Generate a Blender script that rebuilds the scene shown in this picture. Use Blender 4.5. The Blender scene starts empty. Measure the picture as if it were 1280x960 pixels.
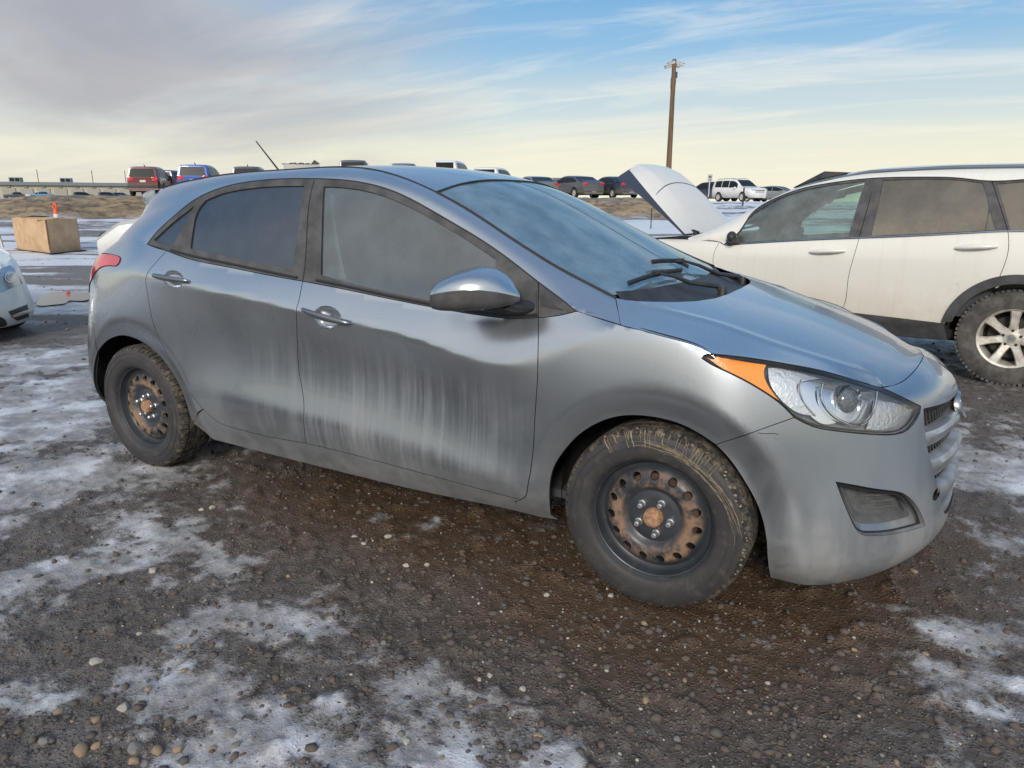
import bpy, bmesh, math, random
import numpy as np
from mathutils import Vector, Matrix
from mathutils.bvhtree import BVHTree
from mathutils.geometry import delaunay_2d_cdt, intersect_line_plane

random.seed(7); rng = np.random.default_rng(7)
scene = bpy.context.scene
COL = scene.collection
R = math.radians

# ------------------------------------------------------------------ camera
CAM_POS = (1.9545, -2.9472, 1.3321)
YAW, PITCH, ROLL, FPX = -0.50402, 0.25404, 0.00321, 881.84      # fitted to the photograph (1280 px wide)
_F = np.array([math.sin(YAW)*math.cos(PITCH), math.cos(YAW)*math.cos(PITCH), -math.sin(PITCH)])
_R = np.array([math.cos(YAW), -math.sin(YAW), 0.0]); _U = np.cross(_R, _F)
_R, _U = _R*math.cos(ROLL)+_U*math.sin(ROLL), -_R*math.sin(ROLL)+_U*math.cos(ROLL)
CAMP = np.array(CAM_POS)
cd = bpy.data.cameras.new('camera'); cam = bpy.data.objects.new('camera', cd); COL.objects.link(cam)
cam.matrix_world = Matrix(((_R[0], _U[0], -_F[0], CAM_POS[0]), (_R[1], _U[1], -_F[1], CAM_POS[1]),
                           (_R[2], _U[2], -_F[2], CAM_POS[2]), (0, 0, 0, 1)))
cd.sensor_width = 36.0; cd.sensor_fit = 'HORIZONTAL'; cd.lens = 36.0*FPX/1280.0
cd.clip_start = 0.05; cd.clip_end = 6000.0
scene.camera = cam

def pray(x, y):
    """world ray through a point of the photograph (a measuring aid: where a thing stands)"""
    return _F + _R*((x-640)/FPX) + _U*((480-y)/FPX)
def on_z(x, y, z=0.0):
    d = pray(x, y); return CAMP + d*((z-CAMP[2])/d[2])
def on_y(x, y, Y):
    d = pray(x, y); return CAMP + d*((Y-CAMP[1])/d[1])
def at_d(x, y, D):
    """point at horizontal distance D along the pixel's direction"""
    d = pray(x, y); return CAMP + d*(D/math.hypot(d[0], d[1]))

# ------------------------------------------------------------------ light
SUN_EL, SUN_AZ = R(27), R(163)       # compass-like angle from +Y toward +X
sun_dir = Vector((math.sin(SUN_AZ)*math.cos(SUN_EL), math.cos(SUN_AZ)*math.cos(SUN_EL), math.sin(SUN_EL)))
sd = bpy.data.lights.new('sun', 'SUN'); sd.energy = 2.0; sd.angle = R(14); sd.color = (1.0, 0.93, 0.84)
sun = bpy.data.objects.new('sun', sd); COL.objects.link(sun)
sun.rotation_euler = (-sun_dir).to_track_quat('-Z', 'Y').to_euler()

world = bpy.data.worlds.new('World'); scene.world = world; world.use_nodes = True
def build_world():
    nt = world.node_tree; n = nt.nodes; l = nt.links; n.clear()
    out = n.new('ShaderNodeOutputWorld'); bg = n.new('ShaderNodeBackground')
    sky = n.new('ShaderNodeTexSky'); sky.sky_type = 'NISHITA'; sky.sun_disc = False
    sky.sun_elevation = SUN_EL; sky.sun_rotation = SUN_AZ; sky.air_density = 1.0; sky.dust_density = 1.5; sky.ozone_density = 1.3
    tc = n.new('ShaderNodeTexCoord'); sep = n.new('ShaderNodeSeparateXYZ'); l.new(tc.outputs['Generated'], sep.inputs[0])
    def math_(op, a, b=None, c=None):
        m = n.new('ShaderNodeMath'); m.operation = op
        for i, v in enumerate((a, b, c)):
            if v is None: continue
            if isinstance(v, (int, float)): m.inputs[i].default_value = v
            else: l.new(v, m.inputs[i])
        return m.outputs[0]
    def ramp(fac, stops):
        r = n.new('ShaderNodeValToRGB'); e = r.color_ramp.elements
        while len(e) < len(stops): e.new(0.5)
        for q, (p, c) in zip(e, stops): q.position = p; q.color = c if len(c) == 4 else (*c, 1)
        l.new(fac, r.inputs[0]); return r
    def mix(f, a, b, mode='MIX'):
        m = n.new('ShaderNodeMix'); m.data_type = 'RGBA'; m.blend_type = mode
        if isinstance(f, (int, float)): m.inputs[0].default_value = f
        else: l.new(f, m.inputs[0])
        for s, v in ((6, a), (7, b)):
            if isinstance(v, tuple): m.inputs[s].default_value = (*v, 1)
            else: l.new(v, m.inputs[s])
        return m.outputs[2]
    # clouds live on a plane high above: direction / (z + c)
    zz = math_('MAXIMUM', sep.outputs[2], 0.0); den = math_('ADD', zz, 0.10)
    cx = math_('DIVIDE', sep.outputs[0], den); cy = math_('DIVIDE', sep.outputs[1], den)
    comb = n.new('ShaderNodeCombineXYZ'); l.new(cx, comb.inputs[0]); l.new(cy, comb.inputs[1])
    def noise(scale, detail, rough, dist, rot, sc, off):
        mp = n.new('ShaderNodeMapping'); mp.inputs['Rotation'].default_value = (0, 0, rot); mp.inputs['Scale'].default_value = sc; mp.inputs['Location'].default_value = off
        l.new(comb.outputs[0], mp.inputs[0])
        t = n.new('ShaderNodeTexNoise'); t.inputs['Scale'].default_value = scale; t.inputs['Detail'].default_value = detail
        t.inputs['Roughness'].default_value = rough; t.inputs['Distortion'].default_value = dist
        l.new(mp.outputs[0], t.inputs['Vector']); return t.outputs[0]
    cir = noise(0.80, 9, 0.60, 0.7, R(32), (0.50, 1.45, 1), (3.4, 1.2, 0))
    wisp = noise(1.7, 10, 0.62, 0.9, R(27), (0.42, 1.5, 1), (0.3, 4.0, 0))
    low = noise(0.50, 6, 0.52, 0.5, R(40), (0.7, 1.3, 1), (7.7, 2.4, 0))
    elev = sep.outputs[2]
    s = n.new('ShaderNodeVectorMath'); s.operation = 'SCALE'; l.new(sky.outputs[0], s.inputs[0]); s.inputs[3].default_value = SKY_GAIN
    blue = ramp(elev, [(0.0, (3.0, 5.0, 6.4)), (0.16, BLUE_LO), (0.34, BLUE), (1.0, BLUE_HI)]).outputs[0]
    skyc = mix(0.86, s.outputs[0], blue)
    veil = ramp(cir, [(0.48, (0, 0, 0)), (0.64, (1, 1, 1))]).outputs[0]
    wsp = ramp(wisp, [(0.49, (0, 0, 0)), (0.66, (1, 1, 1))]).outputs[0]
    cm = math_('MINIMUM', math_('ADD', math_('MULTIPLY', veil, 0.62), math_('MULTIPLY', wsp, 0.40)), 0.88)
    hi = ramp(elev, [(0.0, (1, 1, 1)), (0.24, (1, 1, 1)), (0.42, (.38, .38, .38)), (1.0, (.30, .30, .30))]).outputs[0]; cm = math_('MULTIPLY', cm, hi)
    # thin cloud lit through around the veiled sun
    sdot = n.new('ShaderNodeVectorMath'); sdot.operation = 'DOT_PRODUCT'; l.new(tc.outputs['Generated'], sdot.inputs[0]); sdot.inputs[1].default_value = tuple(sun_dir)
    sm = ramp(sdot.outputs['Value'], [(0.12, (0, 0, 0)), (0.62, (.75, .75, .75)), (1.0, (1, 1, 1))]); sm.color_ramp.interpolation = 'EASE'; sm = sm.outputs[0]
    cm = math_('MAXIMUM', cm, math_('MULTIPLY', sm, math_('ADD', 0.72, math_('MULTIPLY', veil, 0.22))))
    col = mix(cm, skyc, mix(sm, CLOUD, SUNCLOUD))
    # grey-bellied cloud bank toward the left of the picture
    wdir = n.new('ShaderNodeVectorMath'); wdir.operation = 'DOT_PRODUCT'; l.new(tc.outputs['Generated'], wdir.inputs[0]); wdir.inputs[1].default_value = (-0.91, 0.39, 0.14)
    wm = ramp(wdir.outputs['Value'], [(0.80, (0, 0, 0)), (0.98, (1, 1, 1))]).outputs[0]
    gm = math_('MULTIPLY', ramp(low, [(0.34, (.25, .25, .25)), (0.54, (1, 1, 1))]).outputs[0], wm)
    # warm glow toward the horizon
    hz = ramp(elev, [(0.0, (1, 1, 1)), (0.05, (.90, .90, .90)), (0.125, (.46, .46, .46)), (0.20, (.10, .10, .10)), (0.27, (0, 0, 0))])
    hz.color_ramp.interpolation = 'EASE'
    col = mix(math_('MULTIPLY', hz.outputs[0], 0.95), col, HORIZ)
    gb = ramp(elev, [(0.0, (.30, .30, .30)), (0.05, (.62, .62, .62)), (0.12, (1, 1, 1)), (0.42, (1, 1, 1)), (0.65, (0, 0, 0))]).outputs[0]
    gcol = mix(ramp(low, [(0.36, (1, 1, 1)), (0.64, (0, 0, 0))]).outputs[0], GREYC, GREYL)
    col = mix(math_('MULTIPLY', math_('MULTIPLY', gm, gb), 0.92), col, gcol)
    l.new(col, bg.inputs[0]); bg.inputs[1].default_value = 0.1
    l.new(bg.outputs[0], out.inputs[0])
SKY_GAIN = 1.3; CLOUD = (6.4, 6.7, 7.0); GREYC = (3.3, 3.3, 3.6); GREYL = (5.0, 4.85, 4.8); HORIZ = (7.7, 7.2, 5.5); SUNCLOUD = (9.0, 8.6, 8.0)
BLUE_LO = (1.4, 3.6, 5.9); BLUE = (.95, 2.75, 5.2); BLUE_HI = (.7, 1.9, 4.0)
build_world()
scene.view_settings.view_transform = 'Standard'; scene.view_settings.look = 'None'
scene.view_settings.exposure = 0.34; scene.view_settings.gamma = 1.0; scene.view_settings.use_curve_mapping = False
# ------------------------------------------------------------------ helpers
def link(name, me, parent=None, mat=None):
    o = bpy.data.objects.new(name, me); COL.objects.link(o)
    if parent is not None: o.parent = parent
    if mat is not None and me is not None and not me.materials: me.materials.append(mat)
    return o
def thing(name, label, cat, loc=(0, 0, 0), rz=0.0, group=None):
    o = bpy.data.objects.new(name, None); COL.objects.link(o)
    o.empty_display_size = 0.2; o.location = loc; o.rotation_euler = (0, 0, rz)
    o['label'] = label; o['category'] = cat
    if group: o['group'] = group
    return o
def tag(o, label=None, cat=None, group=None, kind=None):
    if label: o['label'] = label
    if cat: o['category'] = cat
    if group: o['group'] = group
    if kind: o['kind'] = kind
    return o
def mesh_from(name, V, Fc, smooth=True, mats=(), normals=None):
    me = bpy.data.meshes.new(name)
    me.from_pydata([tuple(v) for v in V], [], [tuple(int(i) for i in f) for f in Fc]); me.update()
    for m in mats: me.materials.append(m)
    if smooth: me.polygons.foreach_set('use_smooth', [True]*len(me.polygons))
    if normals is not None: me.normals_split_custom_set_from_vertices([tuple(x) for x in normals])
    return me
class MB:
    """collects shapes into one mesh"""
    def __init__(s): s.V = []; s.F = []
    def add(s, V, F):
        b = len(s.V); s.V += [tuple(v) for v in V]; s.F += [tuple(b+i for i in f) for f in F]; return s
    def box(s, c, d, rz=0.0, m=None, taper=(1, 1)):
        x, y, z = (k/2 for k in d); P = []
        for sz in (-1, 1):
            tx, ty = taper if sz > 0 else (1, 1)
            for sx, sy in ((-1, -1), (1, -1), (1, 1), (-1, 1)):
                v = Vector((sx*x*tx, sy*y*ty, sz*z))
                if rz: v = Matrix.Rotation(rz, 3, 'Z') @ v
                if m is not None: v = m @ v
                P.append(v + Vector(c))
        return s.add(P, [(3, 2, 1, 0), (4, 5, 6, 7), (0, 1, 5, 4), (1, 2, 6, 5), (2, 3, 7, 6), (3, 0, 4, 7)])
    def tube(s, pts, r, n=8, cap=True):
        pts = [Vector(p) for p in pts]; rs = r if isinstance(r, (list, tuple)) else [r]*len(pts)
        V = []; up = None
        for i, p in enumerate(pts):
            t = (pts[min(i+1, len(pts)-1)] - pts[max(i-1, 0)]).normalized()
            if up is None: up = t.orthogonal().normalized()
            up = (up - t*up.dot(t)).normalized(); w = t.cross(up)
            for k in range(n):
                a = 2*math.pi*k/n; V.append(p + (up*math.cos(a) + w*math.sin(a))*rs[i])
        F = []
        for i in range(len(pts)-1):
            for k in range(n): F.append((i*n+k, i*n+(k+1) % n, (i+1)*n+(k+1) % n, (i+1)*n+k))
        if cap: F.append(tuple(reversed(range(n)))); F.append(tuple((len(pts)-1)*n+k for k in range(n)))
        return s.add(V, F)
    def lathe(s, prof, n=48, axis='Y', c=(0, 0, 0), close=False):
        """prof: list of (radius, offset along axis)"""
        V = []; m = len(prof); c = Vector(c)
        for k in range(n):
            a = 2*math.pi*k/n; ca, sa = math.cos(a), math.sin(a)
            for r, o in prof:
                if axis == 'Y': v = Vector((r*ca, o, r*sa))
                elif axis == 'Z': v = Vector((r*ca, r*sa, o))
                else: v = Vector((o, r*ca, r*sa))
                V.append(c+v)
        F = []
        for k in range(n):
            k2 = (k+1) % n
            for i in range(m-1): F.append((k*m+i, k*m+i+1, k2*m+i+1, k2*m+i))
            if close: F.append((k*m+m-1, k*m, k2*m, k2*m+m-1))
        return s.add(V, F)
    def prism(s, poly, d, f=None):
        """poly: 3-D points in order, extruded by vector d"""
        n = len(poly); P = [Vector(p) for p in poly]; Q = [p + Vector(d) for p in P]
        return s.add(P+Q, [tuple(reversed(range(n))), tuple(range(n, 2*n))] + [(i, (i+1) % n, n+(i+1) % n, n+i) for i in range(n)])
    def ell(s, c, r, n=16, m=10, rot=None):
        V = []
        for j in range(m+1):
            th = math.pi*j/m
            for k in range(n):
                a = 2*math.pi*k/n; v = Vector((r[0]*math.sin(th)*math.cos(a), r[1]*math.sin(th)*math.sin(a), r[2]*math.cos(th)))
                if rot is not None: v = rot @ v
                V.append(Vector(c)+v)
        F = [(j*n+k, (j+1)*n+k, (j+1)*n+(k+1) % n, j*n+(k+1) % n) for j in range(m) for k in range(n)]
        return s.add(V, F)
    def build(s, name, mat, parent=None, smooth=True, bevel=0.0, auto=None, seg=2):
        me = bpy.data.meshes.new(name); me.from_pydata(s.V, [], s.F); me.update()
        bm = bmesh.new(); bm.from_mesh(me); bmesh.ops.remove_doubles(bm, verts=bm.verts, dist=1e-5)
        bmesh.ops.recalc_face_normals(bm, faces=bm.faces)
        if bevel: bmesh.ops.bevel(bm, geom=[e for e in bm.edges if e.is_manifold and e.calc_face_angle(0) > 0.5], offset=bevel, segments=seg, affect='EDGES', profile=0.6)
        bm.to_mesh(me); bm.free()
        if smooth:
            me.polygons.foreach_set('use_smooth', [True]*len(me.polygons)); me.set_sharp_from_angle(angle=auto if auto else R(38))
        me.materials.append(mat)
        return link(name, me, parent)

# splines ---------------------------------------------------------
def ncs(u, P, q):
    """natural cubic spline through P at u, evaluated at q"""
    u = np.asarray(u, float); P = np.asarray(P, float); q = np.asarray(q, float); n = len(u); h = np.diff(u)
    A = np.eye(n); B = np.zeros_like(P)
    for i in range(1, n-1):
        A[i, i-1] = h[i-1]; A[i, i] = 2*(h[i-1]+h[i]); A[i, i+1] = h[i]
        B[i] = 6*((P[i+1]-P[i])/h[i]-(P[i]-P[i-1])/h[i-1])
    M = np.linalg.solve(A, B)
    k = np.clip(np.searchsorted(u, q, side='right')-1, 0, n-2); hk = h[k]
    a = (u[k+1]-q)/hk; b = (q-u[k])/hk
    if P.ndim > 1: a = a[:, None]; b = b[:, None]; hk = hk[:, None]
    return a*P[k]+b*P[k+1]+((a**3-a)*M[k]+(b**3-b)*M[k+1])*hk**2/6
def dens(pts, step, closed=False):
    """smooth curve through points (centripetal-ish), resampled"""
    P = np.asarray(pts, float)
    if len(P) == 2:
        n = max(1, int(math.ceil(np.linalg.norm(P[1]-P[0])/step))); return [P[0]+(P[1]-P[0])*i/n for i in range(n+1)]
    d = np.linalg.norm(np.diff(P, axis=0), axis=1)**0.75; u = np.concatenate([[0], np.cumsum(d)])
    L = np.linalg.norm(np.diff(P, axis=0), axis=1).sum(); n = max(len(P), int(L/step))
    return list(ncs(u, P, np.linspace(0, u[-1], n+1)))

class Skin:
    """grid surface with smooth normals, ray-castable"""
    def __init__(s, G, flip=False):
        s.G = G; nu, nv = G.shape[:2]; s.nu, s.nv = nu, nv
        du = np.gradient(G, axis=0); dv = np.gradient(G, axis=1); N = np.cross(du, dv)
        N /= np.maximum(np.linalg.norm(N, axis=2, keepdims=True), 1e-12)
        s.N = -N if flip else N
        V = G.reshape(-1, 3); idx = np.arange(nu*nv).reshape(nu, nv)
        Q = np.stack([idx[:-1, :-1], idx[1:, :-1], idx[1:, 1:], idx[:-1, 1:]], -1).reshape(-1, 4)
        s.tris = np.concatenate([Q[:, [0, 1, 2]], Q[:, [0, 2, 3]]]); s.V = V; s.VN = s.N.reshape(-1, 3)
        s.bvh = BVHTree.FromPolygons([Vector(v) for v in V], s.tris.tolist(), all_triangles=True)
    def nrm(s, i, p):
        a, b, c = (s.V[k] for k in s.tris[i]); v0 = b-a; v1 = c-a; v2 = np.asarray(p)-a
        d00 = v0@v0; d01 = v0@v1; d11 = v1@v1; d20 = v2@v0; d21 = v2@v1; de = d00*d11-d01*d01
        if abs(de) < 1e-18: w = np.array([1/3]*3)
        else:
            v = (d11*d20-d01*d21)/de; w_ = (d00*d21-d01*d20)/de; w = np.array([1-v-w_, v, w_])
        n = w@s.VN[s.tris[i]]; return n/max(np.linalg.norm(n), 1e-9)
def cast(skins, o, d, near=True):
    best = None
    o = Vector(o); d = Vector(d).normalized()
    for s in skins:
        h = s.bvh.ray_cast(o, d)
        if h[0] is not None and (best is None or h[3] < best[2]): best = (np.array(h[0]), s.nrm(h[2], h[0]), h[3])
    if best is None and near:
        for s in skins:
            # closest approach: sample along the ray
            for t in np.linspace(0.5, 8, 160):
                h = s.bvh.find_nearest(o+d*t)
                if h[0] is not None and (best is None or h[3] < best[2]): best = (np.array(h[0]), s.nrm(h[2], h[0]), h[3])
    return best
FRAMES = {}
def frame(d):
    d = Vector(d).normalized(); up = Vector((0, 0, 1)) if abs(d.z) < 0.95 else Vector((0, 1, 0))
    r = d.cross(up).normalized(); u = r.cross(d).normalized(); return np.array(d), np.array(r), np.array(u)
def inpoly(P, X, Y):
    P = np.asarray(P); x0, y0 = P[:, 0], P[:, 1]; x1, y1 = np.roll(x0, -1), np.roll(y0, -1)
    r = np.zeros(X.shape, bool)
    for a, b, c, e in zip(x0, y0, x1, y1):
        if b == e: continue
        k = ((b > Y) != (e > Y)) & (X < (c-a)*(Y-b)/(e-b)+a); r ^= k
    return r
def poly_inset(P, d):
    """move each vertex inward by d (P counter-clockwise)"""
    P = np.asarray(P, float); e = np.roll(P, -1, 0)-P; e /= np.maximum(np.linalg.norm(e, axis=1, keepdims=True), 1e-9)
    n = np.stack([-e[:, 1], e[:, 0]], 1); m = n+np.roll(n, 1, 0); L = np.maximum((m*n).sum(1, keepdims=True), 0.35)
    return P+m/L*d
def area2(P): P = np.asarray(P); return 0.5*np.sum(P[:, 0]*np.roll(P[:, 1], -1)-np.roll(P[:, 0], -1)*P[:, 1])
LCAM = [CAMP, np.eye(3)]          # camera position / rotation in the frame of the thing being measured
def resolve(pts, skins):
    """points: (px,py) of the photograph -> where that ray meets the skin; ('x',x,y,z) -> given in space"""
    out = []
    for p in pts:
        if len(p) == 2:
            h = cast(skins, LCAM[0], LCAM[1] @ pray(*p)); out.append(h[0])
        else: out.append(np.array(p[1:], float))
    return out
def loop3(segs, skins, step=0.02):
    L = []
    for sg in segs:
        c = dens(resolve(sg, skins), step); L += c[:-1]
    return L
def clean2(P, eps):
    Q = [P[0]]
    for p in P[1:]:
        if np.linalg.norm(p-Q[-1]) > eps: Q.append(p)
    if np.linalg.norm(Q[0]-Q[-1]) < eps: Q.pop()
    return np.array(Q)
def panel(name, segs, skins, d=(0, 1, 0), step=0.02, gap=0.0016, flange=0.012, lip=0.01, off=0.0, holes=(), mat=None, parent=None, mirror='copy', segs_are3=False, mats=None, hole_flange=True):
    """trim a piece out of the skin: outline (list of smooth pieces), looked at along d; rolled edges"""
    D, Rr, Uu = frame(d)
    def to2(L): L = np.array(L); return np.stack([L@Rr, L@Uu], 1)
    O = clean2(to2(loop3(segs, skins, step)), step*0.2)
    if area2(O) < 0: O = O[::-1]
    if gap: O = poly_inset(O, gap)
    H = []
    for h in holes:
        q = clean2(to2(loop3(h, skins, step)), step*0.2)
        if area2(q) > 0: q = q[::-1]
        H.append(poly_inset(q, gap) if gap else q)
    pts = [tuple(p) for p in O]; edges = [(i, (i+1) % len(O)) for i in range(len(O))]; rings = [list(range(len(O)))]
    for q in H:
        b = len(pts); pts += [tuple(p) for p in q]; edges += [(b+i, b+(i+1) % len(q)) for i in range(len(q))]; rings.append(list(range(b, b+len(q))))
    lo, hi = O.min(0), O.max(0); gx = np.arange(lo[0]+step*.5, hi[0], step); gy = np.arange(lo[1]+step*.5, hi[1], step*0.9)
    X, Y = np.meshgrid(gx, gy); X[1::2] += step*.5; X = X.ravel(); Y = Y.ravel()
    k = inpoly(O, X, Y)
    for q in H: k &= ~inpoly(q, X, Y)
    X, Y = X[k], Y[k]; B = np.array(pts)
    if len(X):
        dm = np.min((X[:, None]-B[None, :, 0])**2+(Y[:, None]-B[None, :, 1])**2, axis=1); k = dm > (step*.45)**2
        X, Y = X[k], Y[k]
    nb = len(pts); pts += list(zip(X.tolist(), Y.tolist()))
    r = delaunay_2d_cdt([Vector(p) for p in pts], edges, [], 0, 1e-7)
    ov = np.array([tuple(v) for v in r[0]]); T = np.array([f for f in r[2] if len(f) == 3])
    c = ov[T].mean(1); k = inpoly(O, c[:, 0], c[:, 1])
    for q in H: k &= ~inpoly(q, c[:, 0], c[:, 1])
    T = T[k]
    V = np.zeros((len(ov), 3)); N = np.zeros((len(ov), 3))
    for i, (a, b) in enumerate(ov):
        o = Rr*a+Uu*b-D*4.0 - D*float((Rr*a+Uu*b)@D)
        h = cast(skins, o, D); V[i] = h[0]+h[1]*off; N[i] = h[1]
    # lone stray normals take their neighbours' direction
    for _ in range(4):
        S_ = np.zeros_like(N)
        for a_, b_ in ((0, 1), (1, 2), (2, 0)): np.add.at(S_, T[:, a_], N[T[:, b_]]); np.add.at(S_, T[:, b_], N[T[:, a_]])
        S_ /= np.maximum(np.linalg.norm(S_, axis=1, keepdims=True), 1e-9); bad = (S_*N).sum(1) < .86; N[bad] = S_[bad]
    # orientation
    fn = np.cross(V[T[:, 1]]-V[T[:, 0]], V[T[:, 2]]-V[T[:, 0]]).sum(0)
    if fn@(-D) < 0: T = T[:, ::-1]
    inv = {}
    for i, src in enumerate(r[3]):
        for sidx in src: inv[sidx] = i
    VV = [v for v in V]; NN = [n for n in N]; FF = [tuple(t) for t in T]; nface = len(FF)
    if flange:
        for ri, ring in enumerate(rings):
            if ri and not hole_flange: continue
            ids = [inv[k] for k in ring if k in inv]; n = len(ids)
            P = V[ids]; Nn = N[ids]; t = np.roll(P, -1, 0)-np.roll(P, 1, 0); t /= np.maximum(np.linalg.norm(t, axis=1, keepdims=True), 1e-9)
            outw = np.cross(t, Nn)                     # outward for a ccw ring seen from outside
            sgn = 1.0 if fn is not None else 1.0
            cen = np.array(VV[ids[0]])
            # make sure outward is away from the panel
            mid = P+outw*0.004; a2 = to2(mid); ins = inpoly(O, a2[:, 0], a2[:, 1])
            for q in H: ins &= ~inpoly(q, a2[:, 0], a2[:, 1])
            if ins.mean() > 0.5: outw = -outw
            b = len(VV)
            edge_n = Nn*0.35+outw; edge_n /= np.linalg.norm(edge_n, axis=1, keepdims=True)
            for i in range(n): VV.append(P[i]); NN.append(edge_n[i])
            IN_ = [abs(p_[1]) > .6 and any(math.hypot(p_[0]-wx_, p_[2]-.318) < .42 and math.hypot(p_[0]+outw[q_][0]*.02-wx_, p_[2]+outw[q_][2]*.02-.318) < math.hypot(p_[0]-wx_, p_[2]-.318) for wx_ in (-1.325, 1.325)) for q_, p_ in enumerate(P)]
            for i in range(n): VV.append(P[i]-(Nn[i] if not IN_[i] else np.array([0, Nn[i][1]/abs(Nn[i][1]+1e-9), 0]))*flange); NN.append(outw[i])
            rows = 2
            if lip:
                for i in range(n):
                    q_ = P[i]+outw[i]*.02; inw_ = (abs(q_[1]) > .6 and any(math.hypot(q_[0]-wx_, q_[2]-.318) < .352 for wx_ in (-1.325, 1.325))) or q_[2] < .2
                    VV.append(P[i]-(Nn[i] if not IN_[i] else np.array([0, Nn[i][1]/abs(Nn[i][1]+1e-9), 0]))*flange+outw[i]*(0.0003 if inw_ or IN_[i] else lip)); NN.append(Nn[i])
                rows = 3
            for rr in range(rows-1):
                for i in range(n):
                    j = (i+1) % n; f = (b+rr*n+i, b+rr*n+j, b+(rr+1)*n+j, b+(rr+1)*n+i)
                    a_, b_, c_ = VV[f[0]], VV[f[1]], VV[f[2]]; nn = np.cross(np.array(b_)-a_, np.array(c_)-a_)
                    want = outw[i] if rr == 0 else Nn[i]
                    FF.append(f if nn@want >= 0 else f[::-1])
    VV = np.array(VV); NN = np.array(NN)
    objs = []
    ms = [mat]+([M['dark']] if len(FF) > nface else [])
    mi_ = [0]*nface+[1]*(len(FF)-nface)
    if mirror == 'join':
        k = len(VV); V2 = VV.copy(); V2[:, 1] *= -1; N2 = NN.copy(); N2[:, 1] *= -1
        me = mesh_from(name, np.concatenate([VV, V2]), FF+[tuple(k+i for i in f[::-1]) for f in FF], True, ms, np.concatenate([NN, N2]))
        me.polygons.foreach_set('material_index', mi_+mi_); objs.append(link(name, me, parent))
    else:
        me = mesh_from(name, VV, FF, True, ms, NN); me.polygons.foreach_set('material_index', mi_); objs.append(link(name, me, parent))
        if mirror == 'copy':
            V2 = VV.copy(); V2[:, 1] *= -1; N2 = NN.copy(); N2[:, 1] *= -1
            me = mesh_from(name, V2, [f[::-1] for f in FF], True, ms, N2); me.polygons.foreach_set('material_index', mi_); objs.append(link(name, me, parent))
    return objs
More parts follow.
